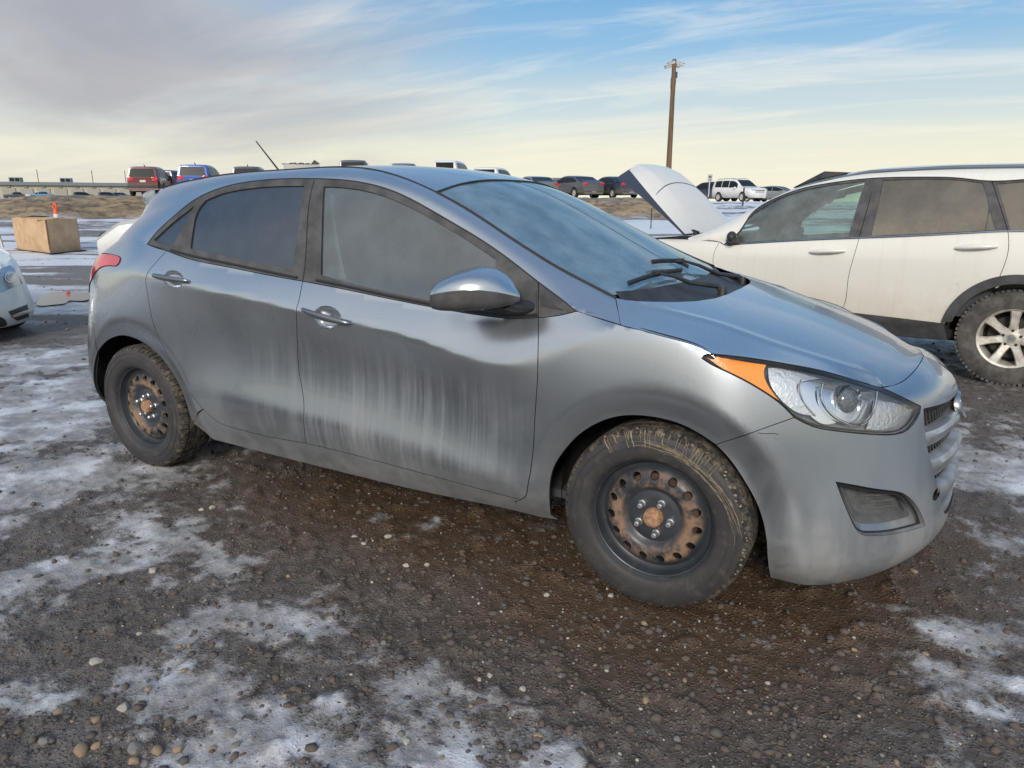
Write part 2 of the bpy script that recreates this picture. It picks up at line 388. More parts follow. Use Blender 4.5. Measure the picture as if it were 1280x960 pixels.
# ------------------------------------------------------------------ materials
class NT:
    def __init__(s, name):
        s.m = bpy.data.materials.new(name); s.m.use_nodes = True; s.t = s.m.node_tree; s.n = s.t.nodes; s.l = s.t.links
        s.b = s.n['Principled BSDF']; s.out = s.n['Material Output']; s._tc = None
    def put(s, sock, v):
        if isinstance(v, bpy.types.NodeSocket): s.l.new(v, sock)
        elif isinstance(v, (tuple, list)) and len(v) == 3 and sock.type == 'RGBA': sock.default_value = (*v, 1)
        else: sock.default_value = v
    def set(s, **k):
        for a, v in k.items(): s.put(s.b.inputs[{'base': 'Base Color', 'rough': 'Roughness', 'metal': 'Metallic', 'coat': 'Coat Weight', 'coatr': 'Coat Roughness', 'spec': 'Specular IOR Level', 'normal': 'Normal', 'emit': 'Emission Color', 'emits': 'Emission Strength', 'trans': 'Transmission Weight', 'ior': 'IOR', 'alpha': 'Alpha', 'sheen': 'Sheen Weight'}[a]], v)
        return s
    def co(s, kind='Object', scale=(1, 1, 1), rot=(0, 0, 0), loc=(0, 0, 0)):
        if s._tc is None: s._tc = s.n.new('ShaderNodeTexCoord')
        m = s.n.new('ShaderNodeMapping'); m.inputs['Scale'].default_value = scale; m.inputs['Rotation'].default_value = rot; m.inputs['Location'].default_value = loc
        s.l.new(s._tc.outputs[kind], m.inputs[0]); return m.outputs[0]
    def geo(s): return s.n.new('ShaderNodeNewGeometry')
    def xyz(s, vec=None):
        q = s.n.new('ShaderNodeSeparateXYZ'); s.l.new(vec if vec is not None else s.co(), q.inputs[0]); return q.outputs
    def noise(s, scale=5, detail=6, rough=.55, dist=0.0, vec=None, out=0):
        t = s.n.new('ShaderNodeTexNoise'); t.inputs['Scale'].default_value = scale; t.inputs['Detail'].default_value = detail; t.inputs['Roughness'].default_value = rough; t.inputs['Distortion'].default_value = dist
        s.l.new(vec if vec is not None else s.co(), t.inputs['Vector']); return t.outputs[out]
    def vor(s, scale=20, feature='F1', vec=None, out='Distance', rand=1.0):
        t = s.n.new('ShaderNodeTexVoronoi'); t.feature = feature; t.inputs['Scale'].default_value = scale; t.inputs['Randomness'].default_value = rand
        s.l.new(vec if vec is not None else s.co(), t.inputs['Vector']); return t.outputs[out]
    def math(s, op, a, b=None, c=None, clamp=False):
        m = s.n.new('ShaderNodeMath'); m.operation = op; m.use_clamp = clamp
        for i, v in enumerate((a, b, c)):
            if v is not None: s.put(m.inputs[i], v)
        return m.outputs[0]
    def ss(s, x, lo, hi, a=0.0, b=1.0):
        m = s.n.new('ShaderNodeMapRange'); m.interpolation_type = 'SMOOTHSTEP'; s.put(m.inputs[0], x); s.put(m.inputs[1], lo); s.put(m.inputs[2], hi); s.put(m.inputs[3], a); s.put(m.inputs[4], b); return m.outputs[0]
    def lin(s, x, lo, hi, a=0.0, b=1.0):
        m = s.n.new('ShaderNodeMapRange'); s.put(m.inputs[0], x); s.put(m.inputs[1], lo); s.put(m.inputs[2], hi); s.put(m.inputs[3], a); s.put(m.inputs[4], b); return m.outputs[0]
    def ramp(s, f, stops):
        r = s.n.new('ShaderNodeValToRGB'); e = r.color_ramp.elements
        while len(e) < len(stops): e.new(.5)
        for q, (p, c) in zip(e, stops): q.position = p; q.color = (*c, 1) if isinstance(c, tuple) else (c, c, c, 1)
        s.l.new(f, r.inputs[0]); return r.outputs[0]
    def mix(s, f, a, b, mode='MIX'):
        m = s.n.new('ShaderNodeMix'); m.data_type = 'RGBA'; m.blend_type = mode; s.put(m.inputs[0], f); s.put(m.inputs[6], a); s.put(m.inputs[7], b); return m.outputs[2]
    def bump(s, h, strength=.3, dist=.01, normal=None):
        b = s.n.new('ShaderNodeBump'); b.inputs['Strength'].default_value = strength; b.inputs['Distance'].default_value = dist; s.l.new(h, b.inputs['Height'])
        if normal is not None: s.l.new(normal, b.inputs['Normal'])
        return b.outputs[0]
def plain(name, base, rough=.5, metal=0.0, spec=.5, coat=0.0, bumps=None, var=0.0, vs=8):
    k = NT(name); k.set(rough=rough, metal=metal, spec=spec, coat=coat)
    if var:
        n = k.noise(vs, 5); c = k.mix(k.ss(n, .3, .7), tuple(v*(1-var) for v in base), tuple(min(1, v*(1+var)) for v in base)); k.set(base=c)
    else: k.set(base=base)
    if bumps: k.set(normal=k.bump(k.noise(bumps[0], 6), bumps[1], .01))
    return k.m
def glass_mat(name, tint, refl=1.5, dust_sheen=.1, dust_sheen_col=(.42, .42, .40), rough=.015, gloss=(1, 1, 1), grime=True, tz=None, dscale=7):
    k = NT(name); n = k.n; l = k.l
    tr = n.new('ShaderNodeBsdfTransparent'); tr.inputs[0].default_value = (*tint, 1)
    gl = n.new('ShaderNodeBsdfGlossy'); gl.inputs['Color'].default_value = (*gloss, 1); gl.inputs['Roughness'].default_value = rough
    fr = n.new('ShaderNodeFresnel'); fr.inputs['IOR'].default_value = refl
    m1 = n.new('ShaderNodeMixShader'); l.new(fr.outputs[0], m1.inputs[0]); l.new(tr.outputs[0], m1.inputs[1]); l.new(gl.outputs[0], m1.inputs[2])
    df = n.new('ShaderNodeBsdfDiffuse'); df.inputs[0].default_value = (*dust_sheen_col, 1)
    m2 = n.new('ShaderNodeMixShader')
    nz = k.noise(dscale, 8, .6); f = k.math('MULTIPLY', k.ss(nz, .25, .8, .55, 1.5), dust_sheen)
    if tz:   # more grime toward the lower edge of the pane
        z = k.xyz()[2]; g = k.math('MULTIPLY', k.ss(k.math('ADD', z, k.math('MULTIPLY', k.noise(60, 4, .7), .12)), tz[0], tz[1], 1, 0), k.ss(k.noise(140, 5, .75), .35, .7, .05, .55)); f = k.math('ADD', f, g, clamp=True)
    l.new(f, m2.inputs[0]); l.new(m1.outputs[0], m2.inputs[1]); l.new(df.outputs[0], m2.inputs[2])
    l.new(m2.outputs[0], k.out.inputs[0]); return k.m
M = {}
def paint_grey():
    k = NT('grey_metallic_paint'); x, y, z = k.xyz()
    base = k.mix(k.noise(1.5, 3), (.48, .515, .555), (.52, .555, .595))
    # road salt film: everywhere thin, thick low on the doors, washed down in vertical runs
    st = k.noise(1.0, 6, .66, .25, vec=k.co(scale=(22, 6, .8))); st2 = k.noise(1.0, 5, .6, .1, vec=k.co(scale=(64, 10, 1.3), loc=(3, 0, 1)))
    run = k.math('ADD', k.math('MULTIPLY', st, .6), k.math('MULTIPLY', st2, .4))
    big = k.noise(1.7, 4, .5, vec=k.co(scale=(1.3, 1, .7), loc=(1.3, 0, 0)))
    door = k.math('MULTIPLY', k.ss(x, -.75, .0), k.ss(x, .95, .55))
    band = k.math('MULTIPLY', k.ss(k.math('ADD', z, k.math('MULTIPLY', k.noise(2.4, 3), .3)), 1.0, .66), k.ss(z, .26, .42))
    runs = k.math('MULTIPLY', k.math('MULTIPLY', k.ss(run, .40, .66), k.math('MULTIPLY', door, band)), k.ss(big, .36, .56, .25, 1))
    low = k.math('MULTIPLY', k.ss(z, .50, .17), k.ss(k.noise(9, 8, .65), .25, .75, .35, 1))
    speck = k.ss(k.noise(55, 6, .7), .60, .74)
    arch_ = k.math('MULTIPLY', k.ss(x, 1.55, 1.85), k.ss(z, .62, .22)); strk = k.noise(1, 6, .65, .4, vec=k.co(scale=(7, 7, 1.1), rot=(0, .25, .1))); nose = k.math('MULTIPLY', arch_, k.ss(strk, .42, .68))
    film = k.math('ADD', k.math('MULTIPLY', nose, .45), k.math('ADD', k.ss(k.noise(3.2, 7, .6), .2, .8, .02, .10), k.math('MULTIPLY', k.ss(k.noise(2.0, 6, .6, .5), .45, .7), k.math('MULTIPLY', k.ss(z, .80, .5), .16))))
    d = k.math('ADD', k.math('ADD', k.math('MULTIPLY', runs, .36), k.math('MULTIPLY', low, .60)), k.math('ADD', k.math('MULTIPLY', film, 1.0), k.math('MULTIPLY', k.math('MULTIPLY', speck, k.ss(z, .5, .2)), .0)), clamp=True)
    mott = k.ss(k.noise(5, 7, .6), .3, .75, .72, 1.0); base = k.mix(k.math('MULTIPLY', k.ss(z, .95, .62), .6), base, (.185, .21, .24)); col = k.mix(d, base, k.mix(k.noise(14, 4), (.20, .195, .19), (.285, .28, .27)))  # base darkens downward: the dim ground reflection is put into the colour
    k.set(base=col, metal=k.math('MULTIPLY', k.math('SUBTRACT', 1.0, d), .95), rough=k.lin(d, 0, 1, .24, .85), coat=k.lin(d, 0, .7, .6, 0.0), coatr=.05)
    return k.m
def tyre_mat():
    k = NT('muddy_rubber'); n1 = k.noise(18, 8, .7); n2 = k.noise(90, 6, .7)
    d = k.math('MULTIPLY', k.ss(n1, .46, .78), k.ss(n2, .3, .7, .2, .9))
    col = k.mix(d, k.mix(k.noise(6, 3), (.023, .022, .024), (.042, .040, .043)), (.10, .085, .07))
    k.set(base=col, rough=k.lin(d, 0, 1, .62, .95), normal=k.bump(n2, .35, .004)); return k.m
def tread_mat():
    k = NT('tread_rubber_mud'); n1 = k.noise(30, 8, .72)
    k.set(base=k.mix(k.ss(n1, .42, .68), (.022, .021, .021), (.155, .125, .09)), rough=.9, normal=k.bump(n1, .5, .006)); return k.m
def rim_mat():
    k = NT('black_steel_rust'); x, y, z = k.xyz(); r = k.math('SQRT', k.math('ADD', k.math('POWER', x, 2.0), k.math('POWER', z, 2.0)))
    nz = k.noise(26, 7, .65); nb = k.noise(9, 4, .6)
    ring = k.math('MULTIPLY', k.ss(k.math('ADD', r, k.math('MULTIPLY', k.math('SUBTRACT', nb, .5), .05)), .092, .118), k.ss(k.math('ADD', r, k.math('MULTIPLY', k.math('SUBTRACT', nb, .5), .05)), .172, .150))
    rust = k.math('MULTIPLY', ring, k.ss(k.math('ADD', nz, k.math('MULTIPLY', nb, .7)), .68, .98))
    low = k.math('MULTIPLY', k.ss(r, .16, .2), k.ss(nz, .55, .75, 0, .4))
    c = k.mix(rust, k.mix(k.noise(12, 5), (.018, .022, .028), (.050, .058, .070)), k.mix(nz, (.15, .088, .052), (.29, .185, .120)))
    c = k.mix(low, c, (.16, .12, .09))
    k.set(base=c, rough=k.lin(rust, 0, 1, .38, .85), spec=.5, normal=k.bump(nz, .2, .003)); return k.m
M['paint'] = paint_grey()
M['tyre'] = tyre_mat(); M['tread'] = tread_mat(); M['rim'] = rim_mat()
M['rust'] = plain('rusty_hub', (.33, .19, .11), .85, var=.4, vs=60, bumps=(150, .4))
M['trim'] = plain('dusty_black_trim', (.060, .058, .060), .55, var=.35, vs=12)
M['rubber'] = plain('black_rubber', (.018, .018, .020), .6)
M['plastic'] = plain('black_plastic', (.028, .028, .030), .5, bumps=(300, .12), var=.3, vs=20)
M['dustplastic'] = plain('dusty_plastic', (.095, .093, .09), .75, bumps=(260, .2), var=.45, vs=18)
M['dark'] = plain('dark_cavity', (.012, .012, .013), .9)
M['liner'] = plain('wheel_house_felt', (.016, .015, .015), .95, bumps=(60, .5))
M['chrome'] = plain('chrome', (.78, .79, .80), .10, 1.0)
M['chromed'] = plain('chrome_dusty', (.62, .62, .62), .28, .9, var=.15, vs=30)
M['nut'] = plain('chrome_nut', (.60, .61, .62), .40, .9, var=.25, vs=90)
M['glass_front'] = glass_mat('side_glass', (.50, .64, .64), 2.3, .11, (.34, .43, .47), tz=(.93, 1.06))
M['glass_dark'] = glass_mat('tinted_glass', (.05, .065, .085), 2.2, .07, (.30, .32, .34), tz=(1.0, 1.10), gloss=(.80, .88, 1.0))
M['glass_wind'] = glass_mat('windscreen_glass', (.46, .62, .70), 3.5, .22, (.40, .57, .69), gloss=(.80, .94, 1.0))  # blue film puts the sky's reflection into the pane's colour
M['lens'] = glass_mat('clear_lens', (.93, .95, .97), 1.45, .03)
M['amber'] = NT('amber_reflector').set(base=(.85, .20, .012), rough=.16, coat=.6, normal=None or .0).m if False else plain('amber_reflector', (.95, .33, .015), .20, 0, .6, coat=.6, bumps=(240, .10))
M['redlens'] = plain('red_lens', (.52, .012, .02), .12, 0, .6, coat=.6, var=.3, vs=6)
M['reflector'] = plain('lamp_reflector', (.86, .88, .90), .28, .75, bumps=(70, .35))
M['reflclear'] = plain('lamp_reflector_smooth', (.86, .88, .92), .16, .85)
M['lampdark'] = plain('lamp_bezel_satin', (.62, .65, .69), .38, .6)
M['seat'] = plain('seat_cloth', (.035, .035, .038), .9, bumps=(200, .2))
M['interior'] = plain('interior_plastic', (.05, .052, .055), .7)
M['interior_pale'] = plain('interior_pale', (.30, .30, .29), .8)
M['straw'] = plain('dried_grass_mud', (.21, .17, .12), .95, var=.35, vs=60)
# ------------------------------------------------------------------ grey hatchback: the body surface
# stations run from the rear centre, round the corner, along the side, round the front corner to the front centre.
# each rail: (x, half width, z) at stations 0..18
HW = 1.325       # half wheelbase; wheels at x = +-HW, radius .316
R0 = [(-1.98,0,.27),(-1.96,.40,.27),(-1.895,.66,.25),(-1.78,.765,.23),(-1.58,.80,.21),(-1.2,.80,.205),(-.85,.80,.203),(-.45,.80,.197),(0,.80,.193),(.45,.80,.196),(.85,.80,.205),(1.05,.795,.19),(1.25,.79,.17),(1.45,.79,.16),(1.68,.772,.150),(1.83,.712,.148),(1.968,.577,.150),(2.088,.36,.150),(2.148,0,.150)]
R1 = [(-2.02,0,.38),(-2.0,.42,.38),(-1.935,.70,.37),(-1.80,.815,.36),(-1.58,.86,.34),(-1.2,.866,.34),(-.85,.864,.335),(-.45,.862,.322),(0,.862,.305),(.45,.862,.292),(.85,.862,.285),(1.05,.852,.28),(1.25,.845,.27),(1.45,.845,.265),(1.68,.84,.25),(1.86,.77,.25),(2.03,.60,.255),(2.155,.38,.26),(2.212,0,.26)]
R2 = [(-2.03,0,.50),(-2.01,.43,.50),(-1.945,.725,.49),(-1.80,.83,.48),(-1.58,.872,.48),(-1.2,.884,.478),(-.85,.890,.474),(-.45,.895,.468),(0,.896,.446),(.45,.895,.408),(.85,.887,.360),(1.05,.882,.365),(1.25,.885,.38),(1.45,.88,.395),(1.66,.86,.40),(1.85,.765,.40),(2.02,.595,.40),(2.15,.37,.40),(2.215,0,.40)]
R3 = [(-1.97,0,.70),(-1.955,.43,.70),(-1.885,.725,.70),(-1.74,.822,.70),(-1.55,.868,.70),(-1.2,.884,.70),(-.85,.872,.69),(-.45,.860,.665),(0,.857,.645),(.45,.860,.615),(.85,.872,.585),(1.05,.882,.62),(1.25,.889,.67),(1.45,.882,.65),(1.64,.848,.60),(1.82,.735,.59),(1.98,.56,.585),(2.11,.345,.585),(2.20,0,.585)]
R4 = [(-1.99,0,.95),(-1.975,.43,.95),(-1.875,.700,.945),(-1.70,.790,.962),(-1.50,.838,.985),(-1.2,.876,.997),(-.85,.890,.967),(-.45,.893,.932),(0,.893,.884),(.45,.891,.834),(.85,.885,.795),(1.05,.866,.885),(1.25,.862,.953),(1.45,.850,.918),(1.63,.815,.80),(1.79,.725,.735),(1.955,.545,.71),(2.09,.335,.70),(2.185,0,.68)]
R5 = [(-1.96,0,1.01),(-1.945,.42,1.01),(-1.855,.665,1.022),(-1.69,.752,1.045),(-1.46,.805,1.065),(-1.2,.846,1.066),(-.85,.857,1.018),(-.45,.860,.982),(0,.860,.94),(.45,.858,.892),(.85,.855,.878),(1.05,.843,.938),(1.25,.830,.951),(1.45,.822,.906),(1.64,.782,.842),(1.80,.685,.785),(1.965,.51,.742),(2.075,.31,.752),(2.13,0,.757)]
R6 = [(-1.85,0,1.07),(-1.83,.40,1.07),(-1.72,.615,1.09),(-1.60,.705,1.12),(-1.43,.765,1.142),(-1.2,.80,1.13),(-.85,.818,1.066),(-.45,.822,1.030),(0,.822,.992),(.45,.822,.944),(.85,.822,.945),(1.05,.812,.976),(1.25,.792,.945),(1.45,.79,.896),(1.65,.748,.868),(1.79,.63,.826),(1.937,.47,.763),(2.015,.28,.772),(2.052,0,.786)]
R8 = [(-1.76,0,1.24),(-1.71,.36,1.24),(-1.60,.545,1.245),(-1.49,.625,1.25),(-1.38,.665,1.268),(-1.2,.682,1.312),(-.85,.676,1.368),(-.45,.668,1.404),(0,.672,1.402),(.45,.706,1.272),(.85,.778,1.052),(1.05,.802,.985),(1.25,.78,.93)]
R9 = [(-1.73,0,1.32),(-1.68,.33,1.315),(-1.57,.525,1.31),(-1.46,.592,1.32),(-1.37,.625,1.34),(-1.2,.640,1.375),(-.85,.638,1.421),(-.45,.632,1.444),(0,.636,1.436),(.45,.674,1.298),(.85,.728,1.094),(1.05,.752,1.012),(1.25,.75,.96)]
R10= [(-1.72,0,1.372),(-1.67,.31,1.368),(-1.56,.49,1.366),(-1.46,.545,1.378),(-1.36,.56,1.396),(-1.2,.568,1.418),(-.85,.572,1.450),(-.45,.573,1.463),(0,.580,1.453),(.45,.622,1.311),(.85,.664,1.123),(1.05,.680,1.04),(1.25,.69,.97)]
R11= [(-1.70,0,1.376),(-1.65,.20,1.376),(-1.53,.28,1.386),(-1.44,.31,1.406),(-1.36,.32,1.424),(-1.2,.325,1.447),(-.85,.33,1.475),(-.45,.33,1.484),(0,.335,1.474),(.45,.36,1.368),(.85,.385,1.182),(1.05,.395,1.085),(1.25,.40,.992)]
R12= [(-1.68,0,1.379),(-1.62,0,1.386),(-1.52,0,1.400),(-1.44,0,1.416),(-1.36,0,1.432),(-1.2,0,1.455),(-.85,0,1.482),(-.45,0,1.491),(0,0,1.482),(.45,0,1.388),(.85,0,1.203),(1.05,0,1.103),(1.25,0,1.005)]

def station_u(rails):
    A = np.array(rails, float); d = np.linalg.norm(np.diff(A, axis=1), axis=2).mean(0); return np.concatenate([[0], np.cumsum(d)])
def rail_pts(rail, u, q): return ncs(u, np.array(rail, float), q)
def para(P, v):
    """parabola through three rail points (arrays n x 3), parameter by chord"""
    a, b, c = P; l1 = np.linalg.norm(b-a, axis=1); l2 = np.linalg.norm(c-b, axis=1); m = (l1/(l1+l2+1e-9))[:, None]
    m = np.clip(m, .2, .8); v = v[None, :]
    L0 = (v-m)*(v-1)/(m*1.0); L1 = v*(v-1)/(m*(m-1)); L2 = v*(v-m)/(1-m)
    return L0[..., None]*a[:, None]+L1[..., None]*b[:, None]+L2[..., None]*c[:, None]
def smooth_v(G, k, w=None):
    """average neighbouring rows k times (softens the folds between strips)"""
    for _ in range(k):
        H = G.copy(); H[:, 1:-1] = .25*G[:, :-2]+.5*G[:, 1:-1]+.25*G[:, 2:]
        G = H if w is None else G*(1-w)+H*w
    return G
def smooth_u(G, k):
    for _ in range(k):
        H = G.copy(); H[1:-1] = .25*G[:-2]+.5*G[1:-1]+.25*G[2:]; G = H
    return G
def build_skins():
    low = [R0, R1, R2, R3, R4, R5, R6]; u = station_u(low); NU = 420; q = np.linspace(0, u[-1], NU)
    S = [rail_pts(r, u, q) for r in low]
    nv = 26; v = np.linspace(0, 1, nv)
    g = [para((S[0], S[1], S[2]), v), para((S[2], S[3], S[4]), v)[:, 1:], para((S[4], S[5], S[6]), v)[:, 1:]]
    G = np.concatenate(g, 1)
    # folds: crisp on the doors, melted into the bumpers
    x = G[..., 0]; hard = np.clip(np.minimum((x+1.72)/.25, (0.95-x)/.15), 0, 1)
    mid = np.clip(np.minimum((x-0.9)/.15, (1.62-x)/.12), 0, 1)
    soft = smooth_v(G, 70); s2_ = smooth_v(G, 9); wr_ = np.clip((np.arange(G.shape[1])-11)/8, 0, 1)[None, :, None]; soft = s2_*(1-wr_)+soft*wr_; med = smooth_v(G, 5); crisp = smooth_v(G, 3); midg = smooth_v(G, 7)
    # the bottom and top edge rows stay put
    wv = np.ones(G.shape[1]); 
    Wh = hard[..., None]; Wm = (mid*(1-hard))[..., None]
    # lower fold stays rounder than the handle crease
    row = np.arange(G.shape[1]); lowfold = (row < (nv-1)*1.5)[None, :, None]
    G2 = np.where(lowfold, med, crisp)*Wh + midg*Wm + soft*(1-np.clip(Wh+Wm, 0, 1))
    G2[:, 0] = G[:, 0]; G2[:, -1] = G[:, -1]
    G = smooth_u(G2, 3)
    G[..., 1] *= -1
    # flared lips round the wheel openings
    for wx in (-HW, HW):
        dx = G[..., 0]-wx; dz = G[..., 2]-.315; r = np.hypot(dx, dz)
        ro = .452 + (np.clip((-dz)/.25, 0, 1)*np.clip(dx*(1 if wx > 0 else -1)/.3, 0, 1))*.10
        t = np.clip((ro-r)/.085, 0, 1.15)
        fade = np.clip((.88-r)/.1, 0, 1)*(np.abs(G[..., 1]) > .5)
        # soft start
        t = np.where(t < .18, t*t/.36, t-.09)
        G[..., 1] += .030*t*fade
    LOWER = Skin(G)
    gr = [R6[:13], R8, R9, R10, R11, R12]; u2 = station_u(gr); NU = 360; q2 = np.linspace(0, u2[-1], NU)
    T = [rail_pts(r, u2, q2) for r in gr]
    v = np.linspace(0, 1, 18)
    a, b = T[0], T[1]; m = (a+b)/2; m[:, 1] += .010
    p1 = para((a, m, b), v); p2 = para((T[1], T[2], T[3]), v)[:, 1:]; p3 = para((T[3], T[4], T[5]), np.linspace(0, 1, 26))[:, 1:]
    Gg = np.concatenate([p1, p2, p3], 1); Gs = smooth_v(Gg, 3); Gg = Gs
    Gg = smooth_u(Gg, 6); Gg[..., 1] *= -1
    # the cabin starts exactly on the body's shoulder line
    T_ = G[:, -1]; k = T_[:, 0] > -1.5; T_ = T_[k]; o = np.argsort(T_[:, 0]); kk = Gg[:, 0, 0] > -1.45
    tgt = np.stack([Gg[:, 0, 0], np.interp(Gg[:, 0, 0], T_[o, 0], T_[o, 1]), np.interp(Gg[:, 0, 0], T_[o, 0], T_[o, 2])], 1); dl = (tgt-Gg[:, 0])*kk[:, None]
    wv = np.clip(1-np.arange(Gg.shape[1])/10, 0, 1)[None, :, None]; Gg = Gg+dl[:, None]*wv
    GREEN = Skin(Gg)
    w_ = np.clip((Gg[:, :, 0]-.86)/.06, 0, 1)[..., None]; N_ = GREEN.N.copy(); fl_ = (N_@np.array([.1, -1, .35]) < 0) & (Gg[:, :, 0] > .86) & (np.abs(Gg[:, :, 1]) > .5); N_[fl_] *= -1
    for _ in range(14):
        H = N_.copy(); H[1:-1, 1:-1] = (N_[:-2, 1:-1]+N_[2:, 1:-1]+N_[1:-1, :-2]+N_[1:-1, 2:])/4; H[:, 0] = H[:, 1]; N_ = N_*(1-w_)+H*w_
    GREEN.N = N_/np.linalg.norm(N_, axis=2, keepdims=True); GREEN.VN = GREEN.N.reshape(-1, 3)
    return LOWER, GREEN
LOWER, GREEN = build_skins()
BODY = [LOWER, GREEN]

# bonnet: from its rear edge to its front edge, split into lateral fractions
def hood_edge_rear(y): return float(np.interp(abs(y), [0, .2, .33, .45, .535, .62, .70, .735], [1.385, 1.378, 1.36, 1.32, 1.27, 1.20, 1.125, 1.085]))
def build_hood(SIDE):
    u = station_u([R0, R1, R2, R3, R4, R5, R6]); q = np.linspace(u[11], u[18], 200)
    L = rail_pts(R6, u, q); L = L[L[:, 0] > 1.937]
    E = np.concatenate([np.array(SIDE), L]); ic = len(SIDE)-1
    # split the boundary at the front corner
    side = E[:ic+1]; lead = E[ic:]
    def resample(P, n):
        d = np.concatenate([[0], np.cumsum(np.linalg.norm(np.diff(P, axis=0), axis=1))]); t = np.linspace(0, d[-1], n)
        return np.stack([np.interp(t, d, P[:, k]) for k in range(3)], 1)
    NX, NY = 110, 70
    side = resample(side, NX); lead = resample(lead, NY)                    # lead runs corner -> centre
    rear_y = np.linspace(side[0, 1], 0, NY)
    rear = np.array([(hood_edge_rear(y), y, 0) for y in rear_y]); rear[0, :2] = side[0, :2]
    cen = np.stack([np.linspace(rear[-1, 0], lead[-1, 0], NX), np.zeros(NX), np.zeros(NX)], 1)
    X = np.zeros((NX, NY)); Y = np.zeros((NX, NY))
    s = np.linspace(0, 1, NX)[:, None]; t = np.linspace(0, 1, NY)[None, :]
    for k, A in ((0, X), (1, Y)):      # Coons patch in plan
        A[:] = (1-t)*side[:, k][:, None]+t*cen[:, k][:, None]+(1-s)*rear[:, k][None]+s*lead[:, k][None] \
             - ((1-s)*(1-t)*side[0, k]+(1-s)*t*cen[0, k]+s*(1-t)*side[-1, k]+s*t*cen[-1, k])
    # heights
    ex, ey, ez = side.T; o = np.argsort(ex)
    def zcen(x): return ncs([1.10, 1.25, 1.45, 1.65, 1.85, 1.98, 2.052], np.array([1.055, 1.026, .976, .924, .862, .815, .786]), x)
    def zcr(x): return ncs([1.08, 1.25, 1.43, 1.60, 1.85, 1.97, 2.06], np.array([1.021, .984, .944, .893, .820, .781, .752]), x)
    def ycr(x): return np.interp(x, [1.08, 1.25, 1.43, 1.60, 1.85, 1.97], [.700, .655, .607, .585, .520, .455])
    zs = np.interp(X, ex[o], ez[o]); ys = np.interp(X, ex[o], ey[o]); zc = np.minimum(zcr(X), zs+.062); yc = np.minimum(ycr(X), ys-.022); z0 = zcen(X)
    Ya = np.abs(Y)
    fl = np.clip((ys-Ya)/np.maximum(ys-yc, .004), 0, 1)
    zf = zs+(zc-zs)*(fl*.75+.25*fl*fl*(3-2*fl))
    k = np.clip(Ya/np.maximum(yc, .05), 0, 1); zi = z0+(zc-z0)*k**2.0
    # slim raised spear beside the crease
    Z = np.where(Ya > yc, zf, zi)
    Z = Z+.0055*np.exp(-((Ya-yc)/.016)**2)*np.clip((X-1.12)/.12, 0, 1)*np.clip((1.96-X)/.08, 0, 1)
    # front edge meets the nose
    zl = np.interp(Y, lead[::-1, 1], lead[::-1, 2]); xl = np.interp(Y, lead[::-1, 1], lead[::-1, 0])
    w = np.clip(1-(xl-X)/.10, 0, 1)*(Ya < .475); Z = Z*(1-w*w)+zl*w*w
    G = np.stack([X, -Y, Z], 2)
    for _ in range(3):
        H = G.copy(); H[1:-1, 1:-1, 2] = .5*G[1:-1, 1:-1, 2]+.125*(G[:-2, 1:-1, 2]+G[2:, 1:-1, 2]+G[1:-1, :-2, 2]+G[1:-1, 2:, 2]); G = H
    return Skin(G, flip=False)
# ------------------------------------------------------------------ grey hatchback: pieces
hatch = thing('hatchback', 'dirty grey five-door hatchback on black rusty steel wheels in the middle of the muddy lot', 'car', (0, 0, 0))
P = M['paint']
X = lambda x, y, z: ('x', x, y, z)
def edge_row(sk, row, x0, x1, n=14, y_neg=True):
    G = sk.G[:, row]; G = G[(G[:, 0] >= min(x0, x1)-.02) & (G[:, 0] <= max(x0, x1)+.02)]
    xs = np.linspace(x0, x1, n); o = np.argsort(G[:, 0]); return [X(x, np.interp(x, G[o, 0], G[o, 1]), np.interp(x, G[o, 0], G[o, 2])) for x in xs]
BELT = [(208.7, 313.5), (240, 324.5), (283, 333.5), (326, 342), (378.5, 351.5)]
BELT2 = [(378.5, 351.5), (430, 361.5), (480, 372), (520, 380), (560, 387.5), (600, 394), (640, 398), (673, 397)]
DOORF = [(673, 397), (672.8, 430), (672, 470), (669, 516), (664.7, 578.7), (659, 613)]
DOORFC = [(659, 613), (657, 620.5), (651, 624.5)]
SILLF = [(651, 624.5), (579, 605.5), (485, 580), (422.5, 563.5), (382.5, 554)]
BGAP = [(382.5, 554), (380, 510), (374.5, 469), (371.5, 422.5), (370.5, 392)]
BGAP2 = [(370.5, 392), (372.5, 380), (375.5, 366), (378.5, 351.5)]
SILLR = [(382.5, 554), (330, 544.5), (292.5, 535)]
RDOOR = [(292.5, 535), (278, 530), (265, 522), (254, 511.5), (242.5, 497.5), (230, 478.5), (217.5, 457.5), (206, 437), (197.5, 420), (190.5, 400), (185.5, 374), (182, 350)]
RDOOR2 = [(182, 350), (185.8, 339), (196, 327), (208.7, 313.5)]
rev = lambda L: L[::-1]
def cup(loop, depth, name, mat, parent, c_shift=(0, 0, 0), scale=0.0, floor=.5):
    """a hollow behind an opening in a panel: loop of 3-D points, pushed inward"""
    Lp = np.array(loop); c = Lp.mean(0); obs = []
    inw = np.array(depth); n = len(Lp); V = []; Fc = []
    rows = [(1.0, 0.0), (.97, .35), (.88, .75), (.68, 1.0), (.35, 1.06), (scale, 1.08)]
    for s_, dd in rows:
        for p in Lp: V.append(c+(p-c)*s_+inw*dd)
    for r_ in range(len(rows)-1):
        for i in range(n): Fc.append((r_*n+i, r_*n+(i+1) % n, (r_+1)*n+(i+1) % n, (r_+1)*n+i))
    V = np.array(V)
    for sg in (1, -1):
        V2 = V.copy(); V2[:, 1] *= sg
        obs.append(link(name, mesh_from(name, V2, Fc if sg > 0 else [f[::-1] for f in Fc], True, (mat,)), parent[0 if sg > 0 else 1] if isinstance(parent, (list, tuple)) else parent))
    return obs
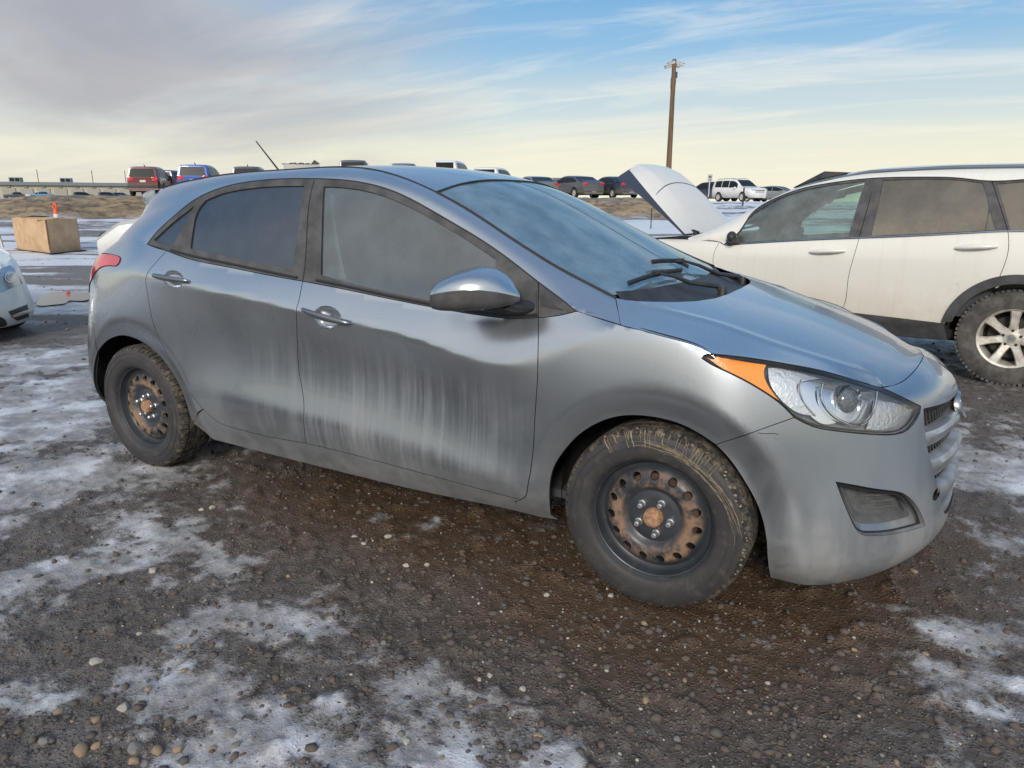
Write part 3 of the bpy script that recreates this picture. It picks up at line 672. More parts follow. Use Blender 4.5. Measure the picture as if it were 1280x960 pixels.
def pix_ellipse(cx, cy, rx, ry, rot=0, n=14, sq=1.0):
    o = []
    for i in range(n):
        a = 2*math.pi*i/n; ca = math.copysign(abs(math.cos(a))**sq, math.cos(a)); sa = math.copysign(abs(math.sin(a))**sq, math.sin(a)); u, v = rx*ca, ry*sa
        o.append((cx+u*math.cos(rot)-v*math.sin(rot), cy+u*math.sin(rot)+v*math.cos(rot)))
    return o
def as_hole(L): return [L+[L[0]]]

# doors ------------------------------------------------------------
hf = pix_ellipse(409, 396.5, 17.5, 13.5, .28); hr = pix_ellipse(216.5, 349, 12.5, 10.5, .22)
fd = panel('front_door', [BELT2, DOORF, DOORFC, SILLF, BGAP, BGAP2], BODY, step=.022, mat=P, parent=hatch, holes=[as_hole(hf)], hole_flange=False)
rd = panel('rear_door', [BELT, rev(BGAP2), rev(BGAP), SILLR, RDOOR, RDOOR2], BODY, step=.022, mat=P, parent=hatch, holes=[as_hole(hr)], hole_flange=False)
M['handle'] = plain('handle_grey', (.20, .215, .235), .30, .85, coat=.3)
def handle(doors, hole, a, b, w):
    L = loop3(as_hole(hole), BODY, .012); cup(L, (0, .022, -.004), 'handle_recess', P, doors)
    pa, pb = resolve([a], BODY)[0], resolve([b], BODY)[0]
    ax = (pb-pa); Ln = np.linalg.norm(ax); ax /= Ln
    for sg, dr in ((1, doors[0]), (-1, doors[1])):
        V = []; n = 12; rows = 15
        for i in range(rows):
            t = i/(rows-1); c = pa+(pb-pa)*t; lift = .004+.024*math.sin(math.pi*min(1, max(0, t)))**.6
            hgt = w*(.30+.70*math.sin(math.pi*(.08+.84*t))**.7); th = .0075
            if i in (0, rows-1): hgt *= .3; th *= .4
            for k in range(n):
                q = 2*math.pi*k/n; V.append((c[0], (c[1]-lift-th*math.cos(q))*sg, c[2]+hgt*math.sin(q)))
        Fc = [(i*n+k, i*n+(k+1) % n, (i+1)*n+(k+1) % n, (i+1)*n+k) for i in range(rows-1) for k in range(n)]
        Fc += [tuple(range(n))[::-1], tuple((rows-1)*n+k for k in range(n))]
        if sg > 0: Fc = [f[::-1] for f in Fc]
        link('door_handle', mesh_from('door_handle', V, Fc, True, (M['handle'],)), dr)
handle(fd, hf, (377.5, 385.5), (440.5, 404.5), .014)
handle(rd, hr, (191.5, 343.2), (238.5, 351.2), .014)

# wheel openings (circle about the axle), drawn by angle
def arch(cx, r, a0, a1, n=26, y=-.88, cz=.318): return [(cx+r*math.cos(R(a0+(a1-a0)*i/n)), cz+r*math.sin(R(a0+(a1-a0)*i/n))) for i in range(n+1)]
def side_pts(L): # (x,z) -> nearest skin point straight from the side
    o = []
    for x, z in L:
        h = cast(BODY, (x, -3, z), (0, 1, 0)); o.append(X(*h[0]))
    return o
FA_R = 0.358
fa = [(688, 657.5), (687.5, 630), (689, 596), (695, 579), (707, 561.5), (720, 547), (736, 535), (755, 525.5), (777, 520), (800, 519.5), (820, 522), (843, 527.5), (864, 536.5), (884, 548.5), (894.5, 556)]
fa2 = [(894.5, 556), (904, 565), (918, 582), (931, 602), (943, 623), (952, 646), (957.5, 672), (959.5, 700)]+[edge_row(LOWER, 0, 1.695, 1.72, 2)[0]]
ra = [(126.5, 509), (120, 490), (117, 469), (119, 451), (125, 435.5), (134, 426), (144, 421), (153, 419.5), (163, 421), (173, 425), (184, 431.5), (196, 441.5), (207, 454), (217, 468.5), (225, 483), (233, 504), (240, 529), (249, 549)]

# front wing
HSHUT = [(720.5, 389), (748, 397.5), (776, 406.2), (800, 412.2), (823, 418.8), (845, 424.5), (863.4, 430), (879, 436.5), (889.5, 442.5)]
HLLOW = [(877.5, 448), (889, 455.5), (910, 465.5), (933, 477), (955, 490), (976, 505), (993, 522)]
fender = panel('front_wing', [[(673, 397), (700, 394), (720.5, 389)], HSHUT, [(889.5, 442.5), (881, 443.5), (877.5, 448)], HLLOW, [(993, 522), (940, 541), (894.5, 556)], rev(fa), edge_row(LOWER, 0, .958, .83, 5), [edge_row(LOWER, 0, .83, .82, 2)[0], (646, 641), (644.5, 627), (651, 624.5)], rev(DOORFC), rev(DOORF)], BODY, step=.02, mat=P, parent=hatch)
# sill
rock = panel('rocker_panel', [rev(SILLF), [(651, 624.5), (644.5, 627)], [(644.5, 627), (646, 641)], edge_row(LOWER, 0, .828, -.88, 18), [edge_row(LOWER, 0, -.88, -.8, 2)[0], (240, 529)], [(240, 529), (254, 511.5)], [(254, 511.5), (265, 522), (278, 530), (292.5, 535)], rev(SILLR)], BODY, step=.022, mat=P, parent=hatch)

# roof line, pillars and rear quarter: one pressing
TRIM_TOP = [(184.3, 305.5), (190, 297.5), (200, 286), (214, 273.5), (232, 258), (252, 245), (283, 233), (317.5, 226.5), (352, 223.7), (395, 223.5), (431.6, 225.3), (466, 231), (500, 242.5), (534.7, 260.5), (570, 281), (600, 299), (640, 327), (672.5, 352.5), (700, 373), (720.5, 389)]
DITCH = [X(*p[:1], -p[1], p[2]) for p in []]
def rail_x(rail, x): A = np.array(rail); o = np.argsort(A[:, 0]); return X(x, -float(np.interp(x, A[o, 0], A[o, 1])), float(np.interp(x, A[o, 0], A[o, 2])))
WEDGE = [(770, 372.5), (740, 357), (715, 344), (690, 330), (665, 314.5), (640, 298.5), (605, 275), (570, 253.5), (545, 240)]
u_g = station_u([R6[:13], R8, R9, R10, R11, R12])
def green_rail(rail, x0, x1, n):
    q = np.linspace(0, u_g[-1], 300); p = rail_pts(rail, u_g, q); k = (p[:, 0] >= min(x0, x1)) & (p[:, 0] <= max(x0, x1)); p = p[k]
    if x1 < x0: p = p[::-1]
    i = np.linspace(0, len(p)-1, n).astype(int); return [X(p[j, 0], -p[j, 1], p[j, 2]) for j in i]
wtc = tuple(resolve([(545, 240)], BODY)[0])
DITCHR = [X(*wtc)]+green_rail(R10, .20, -1.40, 16)
HATCHE = [DITCHR[-1], X(-1.475, -.568, 1.33), X(-1.525, -.598, 1.25), X(-1.575, -.638, 1.17), X(-1.625, -.672, 1.10), X(-1.735, -.705, 1.055)]
TLTOP = [HATCHE[-1], (142, 318.5), (149, 320.4)]
TLOUT = [(149, 320.4), (151, 323.5), (149.5, 328.7), (144.8, 333)]
TLLOW = [(144.8, 333), (134, 332.5), (125, 335.5), (118.7, 342.5), (114.6, 350.5), (112, 358), (110.5, 366)]
side = panel('body_side', [TRIM_TOP, [(720.5, 389), (748, 397.5), (776, 406.2)], [(776, 406.2), (773, 389), (770, 372.5)], WEDGE, DITCHR, HATCHE, TLTOP, TLOUT, TLLOW,
     [(110.5, 366), (113, 390), (118, 415), (122, 440)], [(122, 440), (125, 435.5), (134, 426), (144, 421), (153, 419.5), (163, 421), (173, 425), (184, 431.5), (196, 441.5), (207, 454), (217, 468.5), (225, 483), (233, 504), (240, 529)], [(240, 529), (254, 511.5)], [(254, 511.5), (242.5, 497.5), (230, 478.5), (217.5, 457.5), (206, 437), (197.5, 420), (190.5, 400), (185.5, 374), (182, 350)], RDOOR2, [(208.7, 313.5), (196, 310), (184.3, 305.5)]],
     BODY, d=(0, .9, -.43), step=.02, mat=P, parent=hatch)
# window surrounds with their panes ---------------------------------
TRIM_BOT = [(720.5, 389), (700, 394), (676.7, 397), (640, 398), (600, 394), (560, 387.5), (520, 380), (480, 372), (430, 361.5), (378.5, 351.5), (326, 342), (283, 333.5), (240, 324.5), (208.7, 313.5), (184.3, 305.5)]
GF = [[(405, 233.5), (424.7, 234.5), (457, 239), (491.7, 250), (526, 266.5), (562, 287), (600, 311), (619.4, 324)], [(619.4, 324), (619.8, 350), (621, 389)], [(621, 389), (600, 387), (560, 379.5), (520, 372), (464, 360), (430, 351.5), (401.5, 343.2)], [(401.5, 343.2), (402.3, 300), (405, 233.5)]]
GR = [[(257, 251), (270, 245.2), (283, 241), (317.5, 235.2), (352, 233), (380.2, 232.8)], [(380.2, 232.8), (373, 285), (365, 336.5)], [(365, 336.5), (326, 329), (283, 320.2), (238.4, 310.5)], [(238.4, 310.5), (241, 290), (243.6, 274)], [(243.6, 274), (249, 261), (257, 251)]]
GQ = [[(193, 300), (217, 278), (242.7, 258)], [(242.7, 258), (232, 278), (215, 308)], [(215, 308), (204, 306), (193, 300)]]
tr_ = panel('window_surround', [TRIM_TOP, TRIM_BOT], BODY, step=.018, off=.001, mat=M['trim'], parent=hatch, holes=[GF, GR, GQ], gap=.001, flange=.01, lip=.01)
wf = panel('front_door_window', GF, BODY, off=-.005, gap=-.004, flange=0, mat=M['glass_front'], parent=hatch, step=.03)
wr = panel('rear_door_window', GR, BODY, off=-.005, gap=-.004, flange=0, mat=M['glass_dark'], parent=hatch, step=.03)
wq = panel('quarter_window', GQ, BODY, off=-.005, gap=-.004, flange=0, mat=M['glass_dark'], parent=hatch, step=.02)
# seams of the door frames, belt strips
def strip(name, pts, r, mat, parent, lift=.002, flat=.5):
    L = dens(resolve(pts, BODY), .03)
    for sg, pr in ((1, parent[0] if isinstance(parent, list) else parent), (-1, parent[1] if isinstance(parent, list) else parent)):
        b = MB(); b.tube([(p[0], (p[1]-lift)*sg, p[2]) for p in L], r, 6); b.build(name, mat, pr)
strip('door_frame_seam', [(393, 226), (387, 251.6), (383.4, 303), (380.5, 340), (378.5, 351.5)], .0028, M['dark'], hatch, 0)
strip('door_frame_seam', [(673, 353), (673.3, 375), (673, 397)], .0028, M['dark'], hatch, 0)
strip('belt_moulding', [(672, 394), (640, 394.6), (600, 390.5), (560, 383.8), (520, 376.2), (480, 368), (430, 357), (396, 350)], .006, M['rubber'], hatch, .002)
strip('belt_moulding', [(372, 347), (326, 337.5), (283, 328.5), (240, 319.5), (214, 312.5)], .006, M['rubber'], hatch, .002)
strip('roof_edge_seal', TRIM_TOP, .0032, M['rubber'], hatch, .0)
sail = panel('mirror_sail', [[(622, 327), (648, 345), (671, 362)], [(671, 362), (671.5, 385), (671, 392)], [(671, 392), (645, 394), (622, 391)], [(622, 391), (621.5, 360), (622, 327)]], BODY, off=.004, step=.02, mat=M['trim'], parent=hatch, flange=.006, lip=0)
tri = panel('quarter_light', [[(676, 366), (690, 377), (704, 388)], [(704, 388), (690, 386), (676, 383)], [(676, 383), (675.5, 375), (676, 366)]], BODY, off=.0025, step=.02, mat=M['plastic'], parent=hatch, flange=.004, lip=0)

# bonnet --------------------------------------------------------------
HLTOP = [(889.5, 442.5), (930, 446.5), (981, 454.5), (1036, 465.5), (1078, 476.5), (1102, 484.8)]
HOOD = build_hood([tuple(p*np.array([1, -1, 1])) for p in dens(resolve([(770, 372.5), (773, 389), (776, 406.2)], BODY), .01)[:-1]+dens(resolve(HSHUT[2:], BODY), .02)[:-1]+dens(resolve(HLTOP, BODY), .02)])
def bonnet_me(V3, Fc, NN, nf):
    me = mesh_from('bonnet', V3, Fc, True, (P, M['dark']), NN); me.polygons.foreach_set('material_index', [0]*nf+[1]*(len(Fc)-nf)); return me
def hood_obj():
    G = HOOD.G; nx, ny = G.shape[:2]; V = np.concatenate([G.reshape(-1, 3), (G*np.array([1, -1, 1])).reshape(-1, 3)]); N = np.concatenate([HOOD.VN, HOOD.VN*np.array([1, -1, 1])]); 
    if HOOD.VN[:, 2].mean() < 0: N = -N
    idx = np.arange(nx*ny).reshape(nx, ny); Q = np.stack([idx[:-1, :-1], idx[1:, :-1], idx[1:, 1:], idx[:-1, 1:]], -1).reshape(-1, 4)
    k = nx*ny; Fc = [tuple(f) for f in Q]+[tuple(k+i for i in f[::-1]) for f in Q]
    # rolled rim
    ring = list(idx[0, ::-1])+list(idx[1:, 0])+list(idx[-1, 1:])
    VV = list(V); NN = list(N)
    for base, sg in ((0, 1), (k, -1)):
        b = len(VV)
        for i in ring: VV.append(V[base+i]); NN.append((0, -sg, .1))
        for i in ring: VV.append(V[base+i]-np.array([0, 0, .016])); NN.append((0, -sg, 0))
        m = len(ring)
        for i in range(m-1): Fc.append((b+i, b+i+1, b+m+i+1, b+m+i))
    V3 = np.array(VV); c = V3.copy()
    return link('bonnet', bonnet_me(V3, Fc, NN, 2*len(Q)), hatch)
hood = hood_obj()
# roof and windscreen ---------------------------------------------------
WT = [X(*wtc), X(.325, -.40, 1.395), X(.338, -.2, 1.412), X(.342, 0, 1.418)]
def drop(L):       # onto the skin from above
    o = []
    for p in L:
        h = cast([GREEN], (p[1], p[2], 4), (0, 0, -1)); o.append(X(*h[0]))
    return o
WTC = [X(*wtc)]+drop(WT[1:])
spo = drop([X(-1.40, 0, 0)])
ROOFR = drop([X(-1.43, 0, 0), X(-1.43, -.2, 0), X(-1.42, -.4, 0)])+[DITCHR[-1]]
roof = panel('roof', [WTC, [WTC[-1], ROOFR[0]], ROOFR, rev(DITCHR)], [GREEN], d=(0, 0, -1), step=.03, mat=P, parent=hatch, mirror='join', flange=.01, lip=.01, gap=.0)
WB = drop([X(1.095, -.676, 0), X(1.135, -.60, 0), X(1.175, -.48, 0), X(1.205, -.3, 0), X(1.222, -.15, 0), X(1.227, 0, 0)])
wind = panel('windscreen', [rev(WEDGE)[:-1]+[WB[0]], WB, [WB[-1], WTC[-1]], rev(WTC)], [GREEN], d=(0, 0, -1), step=.035, off=-.004, gap=.004, mat=M['glass_wind'], parent=hatch, mirror='join', flange=0)
strip('windscreen_moulding', WEDGE, .006, M['rubber'], hatch, .0)
strip('roof_ditch_moulding', DITCHR, .0045, M['rubber'], hatch, -.001)
b = MB(); LT = dens([q[1:] for q in WTC], .04); b.tube([(p[0], p[1], p[2]-.001) for p in LT]+[(p[0], -p[1], p[2]-.001) for p in LT[-2::-1]], .004, 6); b.build('windscreen_moulding', M['rubber'], hatch)
# tail: hatch lid, rear window, spoiler, lamps, bumper ----------------------
E_ = HATCHE
def rearpts(L): return L
lid = panel('tailgate', [[X(-1.735, -.705, 1.055), X(-1.80, -.68, 1.03), X(-1.92, -.58, .97), X(-1.965, -.52, .90)], [X(-1.965, -.52, .90), X(-1.90, -.54, .80), X(-1.93, -.50, .70)], [X(-1.93, -.5, .70), X(-1.955, -.25, .68), X(-1.96, 0, .68)], [X(-1.96, 0, .68), X(-1.86, 0, 1.07), X(-1.70, 0, 1.37)], [X(-1.70, 0, 1.37), X(-1.65, -.31, 1.365), X(-1.55, -.49, 1.365), X(-1.46, -.545, 1.375)], [X(-1.46, -.545, 1.375)]+HATCHE[1:]], BODY, d=(.85, .5, -.15), step=.03, mat=P, parent=hatch, mirror='join', holes=[[[X(-1.79, -.10, 1.14), X(-1.77, -.35, 1.14), X(-1.70, -.50, 1.15)], [X(-1.70, -.50, 1.15), X(-1.62, -.47, 1.29)], [X(-1.62, -.47, 1.29), X(-1.69, -.3, 1.31), X(-1.73, -.1, 1.315)], [X(-1.73, -.1, 1.315), X(-1.79, -.10, 1.14)]]], gap=.002)
rw = panel('rear_window', [[X(-1.81, 0, 1.12), X(-1.79, -.36, 1.12), X(-1.70, -.53, 1.13)], [X(-1.70, -.53, 1.13), X(-1.60, -.49, 1.31)], [X(-1.60, -.49, 1.31), X(-1.68, -.3, 1.33), X(-1.73, 0, 1.335)], [X(-1.73, 0, 1.335), X(-1.81, 0, 1.12)]], [GREEN], d=(1, .2, 0), step=.04, off=.002, mat=M['glass_dark'], parent=hatch, mirror='join', flange=0)
tl = panel('tail_lamp', [[X(-1.935, -.58, .905), X(-1.93, -.59, .97), X(-1.83, -.655, 1.035), X(-1.735, -.705, 1.055)], TLTOP, TLOUT, TLLOW, [(110.5, 366), X(-1.895, -.66, .865), X(-1.935, -.58, .905)]], BODY, d=(.55, .83, -.05), step=.015, off=.004, mat=M['redlens'], parent=hatch, flange=.012, lip=0)
rb = panel('rear_bumper', [[(110.5, 366), (113, 390), (118, 415), (122, 440)], [(122, 440), (119, 451), (117, 469), (120, 490), (126.5, 509)], edge_row(LOWER, 0, -1.66, -1.975, 10)[:-1]+[X(-1.98, 0, .27)], [X(-1.98, 0, .27), X(-2.03, 0, .5), X(-1.96, 0, .68)], [X(-1.96, 0, .68), X(-1.955, -.25, .68), X(-1.93, -.5, .70)], [X(-1.93, -.5, .70), X(-1.90, -.54, .80), X(-1.965, -.52, .90), X(-1.895, -.66, .865), (110.5, 366)]], BODY, d=(.6, .8, 0), step=.025, mat=P, parent=hatch, mirror='join')
def spoiler():
    # lip over the rear window
    secs = []; 
    for y, xb, xt, zb, zt in ((-.578, -1.40, -1.43, 1.305, 1.375), (-.572, -1.41, -1.53, 1.292, 1.366), (-.53, -1.43, -1.615, 1.290, 1.366), (-.42, -1.45, -1.69, 1.305, 1.384), (-.2, -1.46, -1.765, 1.312, 1.398), (0, -1.46, -1.785, 1.314, 1.402)):
        top0 = cast([GREEN], (-1.425, max(y, -.555), 4), (0, 0, -1))[0][2]+.001
        secs.append([(-1.425, y, top0), ((xt*2-1.425)/3, y, (zt*2+top0)/3+.004), (xt+.010, y, zt-.004), (xt, y, zt-.014), (xt+.008, y, zb+.012), (xt*.45+xb*.55, y, zb-.006), (xb, y, zb-.02)])
    full = secs+[[(a, -b_, c) for a, b_, c in s_] for s_ in secs[-2::-1]]
    n = len(full[0]); V = [v for s_ in full for v in s_]; Fc = [(i*n+k, i*n+k+1, (i+1)*n+k+1, (i+1)*n+k) for i in range(len(full)-1) for k in range(n-1)]
    Fc += [tuple(range(n)), tuple((len(full)-1)*n+k for k in range(n))[::-1]]
    me = mesh_from('roof_spoiler', V, Fc, True, (P,)); o = link('roof_spoiler', me, hatch)
    md = o.modifiers.new('sub', 'SUBSURF'); md.levels = md.render_levels = 2
spoiler()
b = MB(); b.tube([(-1.13, 0, 1.462), (-1.16, 0, 1.50), (-1.31, 0, 1.65)], [.006, .005, .0032], 8); b.build('antenna', M['rubber'], hatch)

# nose ---------------------------------------------------------------------
HLIN = [(1102, 484.8), (1128, 496.5), (1150.6, 507.8)]
HLBOT = [(1150.6, 507.8), (1150, 515), (1146, 523.5), (1139, 533), (1131, 539.5), (1114, 543.5), (1090, 543), (1066, 541), (1040, 538), (1017, 533.5), (993, 522)]
HEDGE = HOOD.G[-1]                     # leading edge, corner -> centre
LEAD = [X(*p) for p in HEDGE[::8]]+[X(*HEDGE[-1])]
GRILL = [X(2.172, 0, .672), X(2.150, -.20, .675), X(2.115, -.335, .685), X(2.085, -.418, .690)]
GRILS = [X(2.085, -.418, .690), X(2.100, -.425, .60), X(2.135, -.405, .47), X(2.168, -.372, .36)]
GRILB = [X(2.168, -.372, .36), X(2.178, -.33, .32), X(2.20, -.2, .300), X(2.212, 0, .295)]
FOG = [[(1045, 602.5), (1068, 606.5), (1090, 610.5), (1118, 614)], [(1118, 614), (1130, 617.5), (1140, 625.5), (1150, 639.5), (1156.5, 657)], [(1156.5, 657), (1131, 664.5), (1105, 669), (1082, 669.5)], [(1082, 669.5), (1073, 665), (1067, 656), (1056, 631), (1045, 602.5)]]
TOW = as_hole(pix_ellipse(1170.5, 618, 3.6, 8.2, .42))
bump = panel('front_bumper', [[LEAD[0]]+[(1102, 484.8)], HLIN, HLBOT, [(993, 522), (940, 541), (894.5, 556)], fa2, edge_row(LOWER, 0, 1.695, 2.10, 14)+[X(2.145, -.10, .15), X(2.148, 0, .15)], [X(2.148, 0, .15), X(2.205, 0, .25), X(2.212, 0, .295)], rev(GRILB), rev(GRILS), rev(GRILL), [X(2.172, 0, .672), X(2.13, 0, .757), X(2.054, 0, .786)], rev(LEAD)], [LOWER], d=(-.62, .78, -.12), step=.018, mat=P, parent=hatch, mirror='join', holes=[FOG, TOW], gap=.0012, flange=.014, lip=.012)
M['fogdark'] = plain('fog_cover_grey', (.085, .088, .09), .75, bumps=(160, .3), var=.15, vs=30)
def recess(loop, steps, name, mat, parent, cap=True):
    """stepped pocket: list of (scale, inward distance, shift z)"""
    Lp = np.array(loop); c = Lp.mean(0); inw = np.array((-.62, .78, 0.0)); V = []; n = len(Lp)
    for s_, dd, dz in steps:
        for p in Lp: V.append(c+(p-c)*s_+inw*dd+np.array([0, 0, dz]))
    Fc = [(r_*n+i, r_*n+(i+1) % n, (r_+1)*n+(i+1) % n, (r_+1)*n+i) for r_ in range(len(steps)-1) for i in range(n)]
    if cap: Fc.append(tuple((len(steps)-1)*n+i for i in range(n)))
    V = np.array(V)
    for sg in (1, -1):
        W = V*np.array([1, sg, 1]); me = mesh_from(name, W, [f if sg < 0 else f[::-1] for f in Fc], True, (mat,)); me.set_sharp_from_angle(angle=R(30)); link(name, me, parent)
fl_ = loop3(FOG, [LOWER], .015)
recess(fl_, [(1.0, 0, 0), (.985, .006, 0), (.93, .022, -.002), (.80, .040, .006)], 'fog_lamp_bezel', P, hatch, False)
recess(fl_, [(.805, .038, .006), (.72, .044, .012), (.66, .060, .018), (.0, .064, .020)], 'fog_lamp_cover', M['fogdark'], hatch)
fc_ = np.array(fl_).mean(0)
for sg in (1, -1):
    b = MB()
    for dz in (-.012, .010, .032):
        p = fc_+np.array([-.62, .78, 0])*.052+np.array([0, 0, dz]); t_ = np.array([.78, .62, 0]); b.tube([(p-t_*.085)*np.array([1, sg, 1]), p*np.array([1, sg, 1])+np.array([.004, -.003*sg, 0]), (p+t_*.075)*np.array([1, sg, 1])], .0045, 6)
    b.build('fog_louvre', M['fogdark'], hatch)
tl_ = loop3(TOW, [LOWER], .006); recess(tl_, [(1.05, 0.001, 0), (1.0, .012, 0), (.9, .03, 0)], 'tow_eye_socket', M['dark'], hatch)
# headlamps
HLOUT = [(877.5, 448), (881, 443.5), (889.5, 442.5)]
HLTOP = [(889.5, 442.5), (930, 446.5), (981, 454.5), (1036, 465.5), (1078, 476.5), (1102, 484.8)]
HL = [HLTOP, HLIN, HLBOT, rev(HLLOW), HLOUT]
lens = panel('headlamp', HL, [LOWER], d=(-.35, .93, -.1), step=.02, off=.002, mat=M['lens'], parent=hatch, gap=.003, flange=.010, lip=0)
hl3 = loop3(HL, [LOWER], .02)
def hcup(pr, sg):
    Lp = np.array(hl3); c = Lp.mean(0); inw = np.array((-.3, .75, -.1)); V = []; n = len(Lp); st = [(.995, .004), (.97, .03), (.93, .055), (.6, .075), (.0, .085)]
    for s_, dd in st:
        for p in Lp: V.append((c+(p-c)*s_+inw*dd)*np.array([1, sg, 1]))
    Fc = [(r_*n+i, r_*n+(i+1) % n, (r_+1)*n+(i+1) % n, (r_+1)*n+i) for r_ in range(len(st)-1) for i in range(n)]
    link('lamp_housing', mesh_from('lamp_housing', V, [f if sg < 0 else f[::-1] for f in Fc], True, (M['lampdark'],)), pr)
for pr, sg in ((lens[0], 1), (lens[1], -1)): hcup(pr, sg)
def lamp_piece(name, segs, off, mat, flange=.006):
    o = panel(name, segs, [LOWER], d=(-.35, .93, -.1), step=.014, off=off, mat=mat, parent=hatch, gap=0, flange=flange, lip=0)
    o[0].parent = lens[0]; o[1].parent = lens[1]
    return o
lamp_piece('turn_reflector', [[(884, 447), (893, 445), (925, 448.5), (959, 454.5)], [(959, 454.5), (956, 464), (960, 479), (975, 500.5)], [(975, 500.5), (955, 488), (933, 475.5), (905, 461.5), (884, 447)]], -.008, M['amber'])
lamp_piece('parking_reflector', [[(963, 457), (985, 458), (1010, 465), (1030, 470)], [(1030, 470), (1010, 474), (1000, 480), (1003, 497), (1022, 520)], [(1022, 520), (1000, 516), (980, 501)], [(980, 501), (966, 480), (963, 457)]], -.016, M['reflector'])
lamp_piece('outer_bowl', [[(1004, 476), (1020, 473), (1040, 476)], [(1040, 476), (1026, 484), (1026, 500), (1037, 517), (1052, 529)], [(1052, 529), (1035, 531), (1020, 522)], [(1020, 522), (1006, 504), (1002, 488), (1004, 476)]], -.022, M['reflclear'])
lamp_piece('high_beam_reflector', [[(1100, 494), (1120, 499), (1143, 508)], [(1143, 508), (1142, 518), (1130, 533)], [(1130, 533), (1112, 538), (1092, 537)], [(1092, 537), (1098, 520), (1100, 494)]], -.028, M['reflector'])
lamp_piece('low_beam_shroud', [[(1030, 480), (1060, 479), (1096, 491)], [(1096, 491), (1093, 512), (1084, 527), (1070, 531)], [(1070, 531), (1050, 525), (1034, 510), (1030, 480)]], -.034, M['reflclear'])
def lamp_tubes():
    for pts, r, dep, nm in (([(1029, 481), (1028, 498), (1037, 515), (1052, 527), (1070, 532.5), (1086, 527), (1095, 510), (1098, 491)], .0045, .014, 'lamp_ring'), ([(1003, 475), (1001, 488), (1007, 505), (1021, 521)], .003, .016, 'lamp_ring')):
        L = []
        for p in dens(resolve(pts, [LOWER]), .012): L.append(p+np.array([-.3, .9, -.1])*dep)
        for pr, sg in ((lens[0], 1), (lens[1], -1)):
            b = MB(); b.tube([p*np.array([1, sg, 1]) for p in L], r, 8); b.build(nm, M['chrome'], pr)
    c = resolve([(1062, 505)], [LOWER])[0]; ax = np.array([.72, -.66, .02])
    q = Vector(ax).to_track_quat('Y', 'Z').to_matrix()
    for pr, sg in ((lens[0], 1), (lens[1], -1)):
        mir = np.array([1, sg, 1]); cc = (c+np.array([-.30, .9, -.1])*.052)
        b = MB(); b.ell(cc, (.043, .030, .043), 22, 12, q); b.V = [tuple(np.array(v)*mir) for v in b.V]; b.build('projector_lens', M['glass_dark'], pr)
        b = MB(); pr_ = [(.044, .010), (.050, .016), (.052, .004), (.046, -.02)]
        b.lathe(pr_, 28, 'Y'); b.V = [tuple((np.array(q @ Vector(v))+cc)*mir) for v in b.V]; b.build('projector_ring', M['chrome'], pr)
lamp_tubes()
strip('headlamp_seal', HLTOP+HLIN[1:], .0018, M['dark'], hatch, .000)
strip('headlamp_seal', rev(HLBOT)+[], .0018, M['dark'], hatch, .000)
strip('headlamp_seal', HLLOW, .0018, M['dark'], hatch, .000)

strip('scratch', [(947, 541), (957, 542.3), (966, 541.6), (973, 543)], .0011, M['dark'], bump[0], .0003)
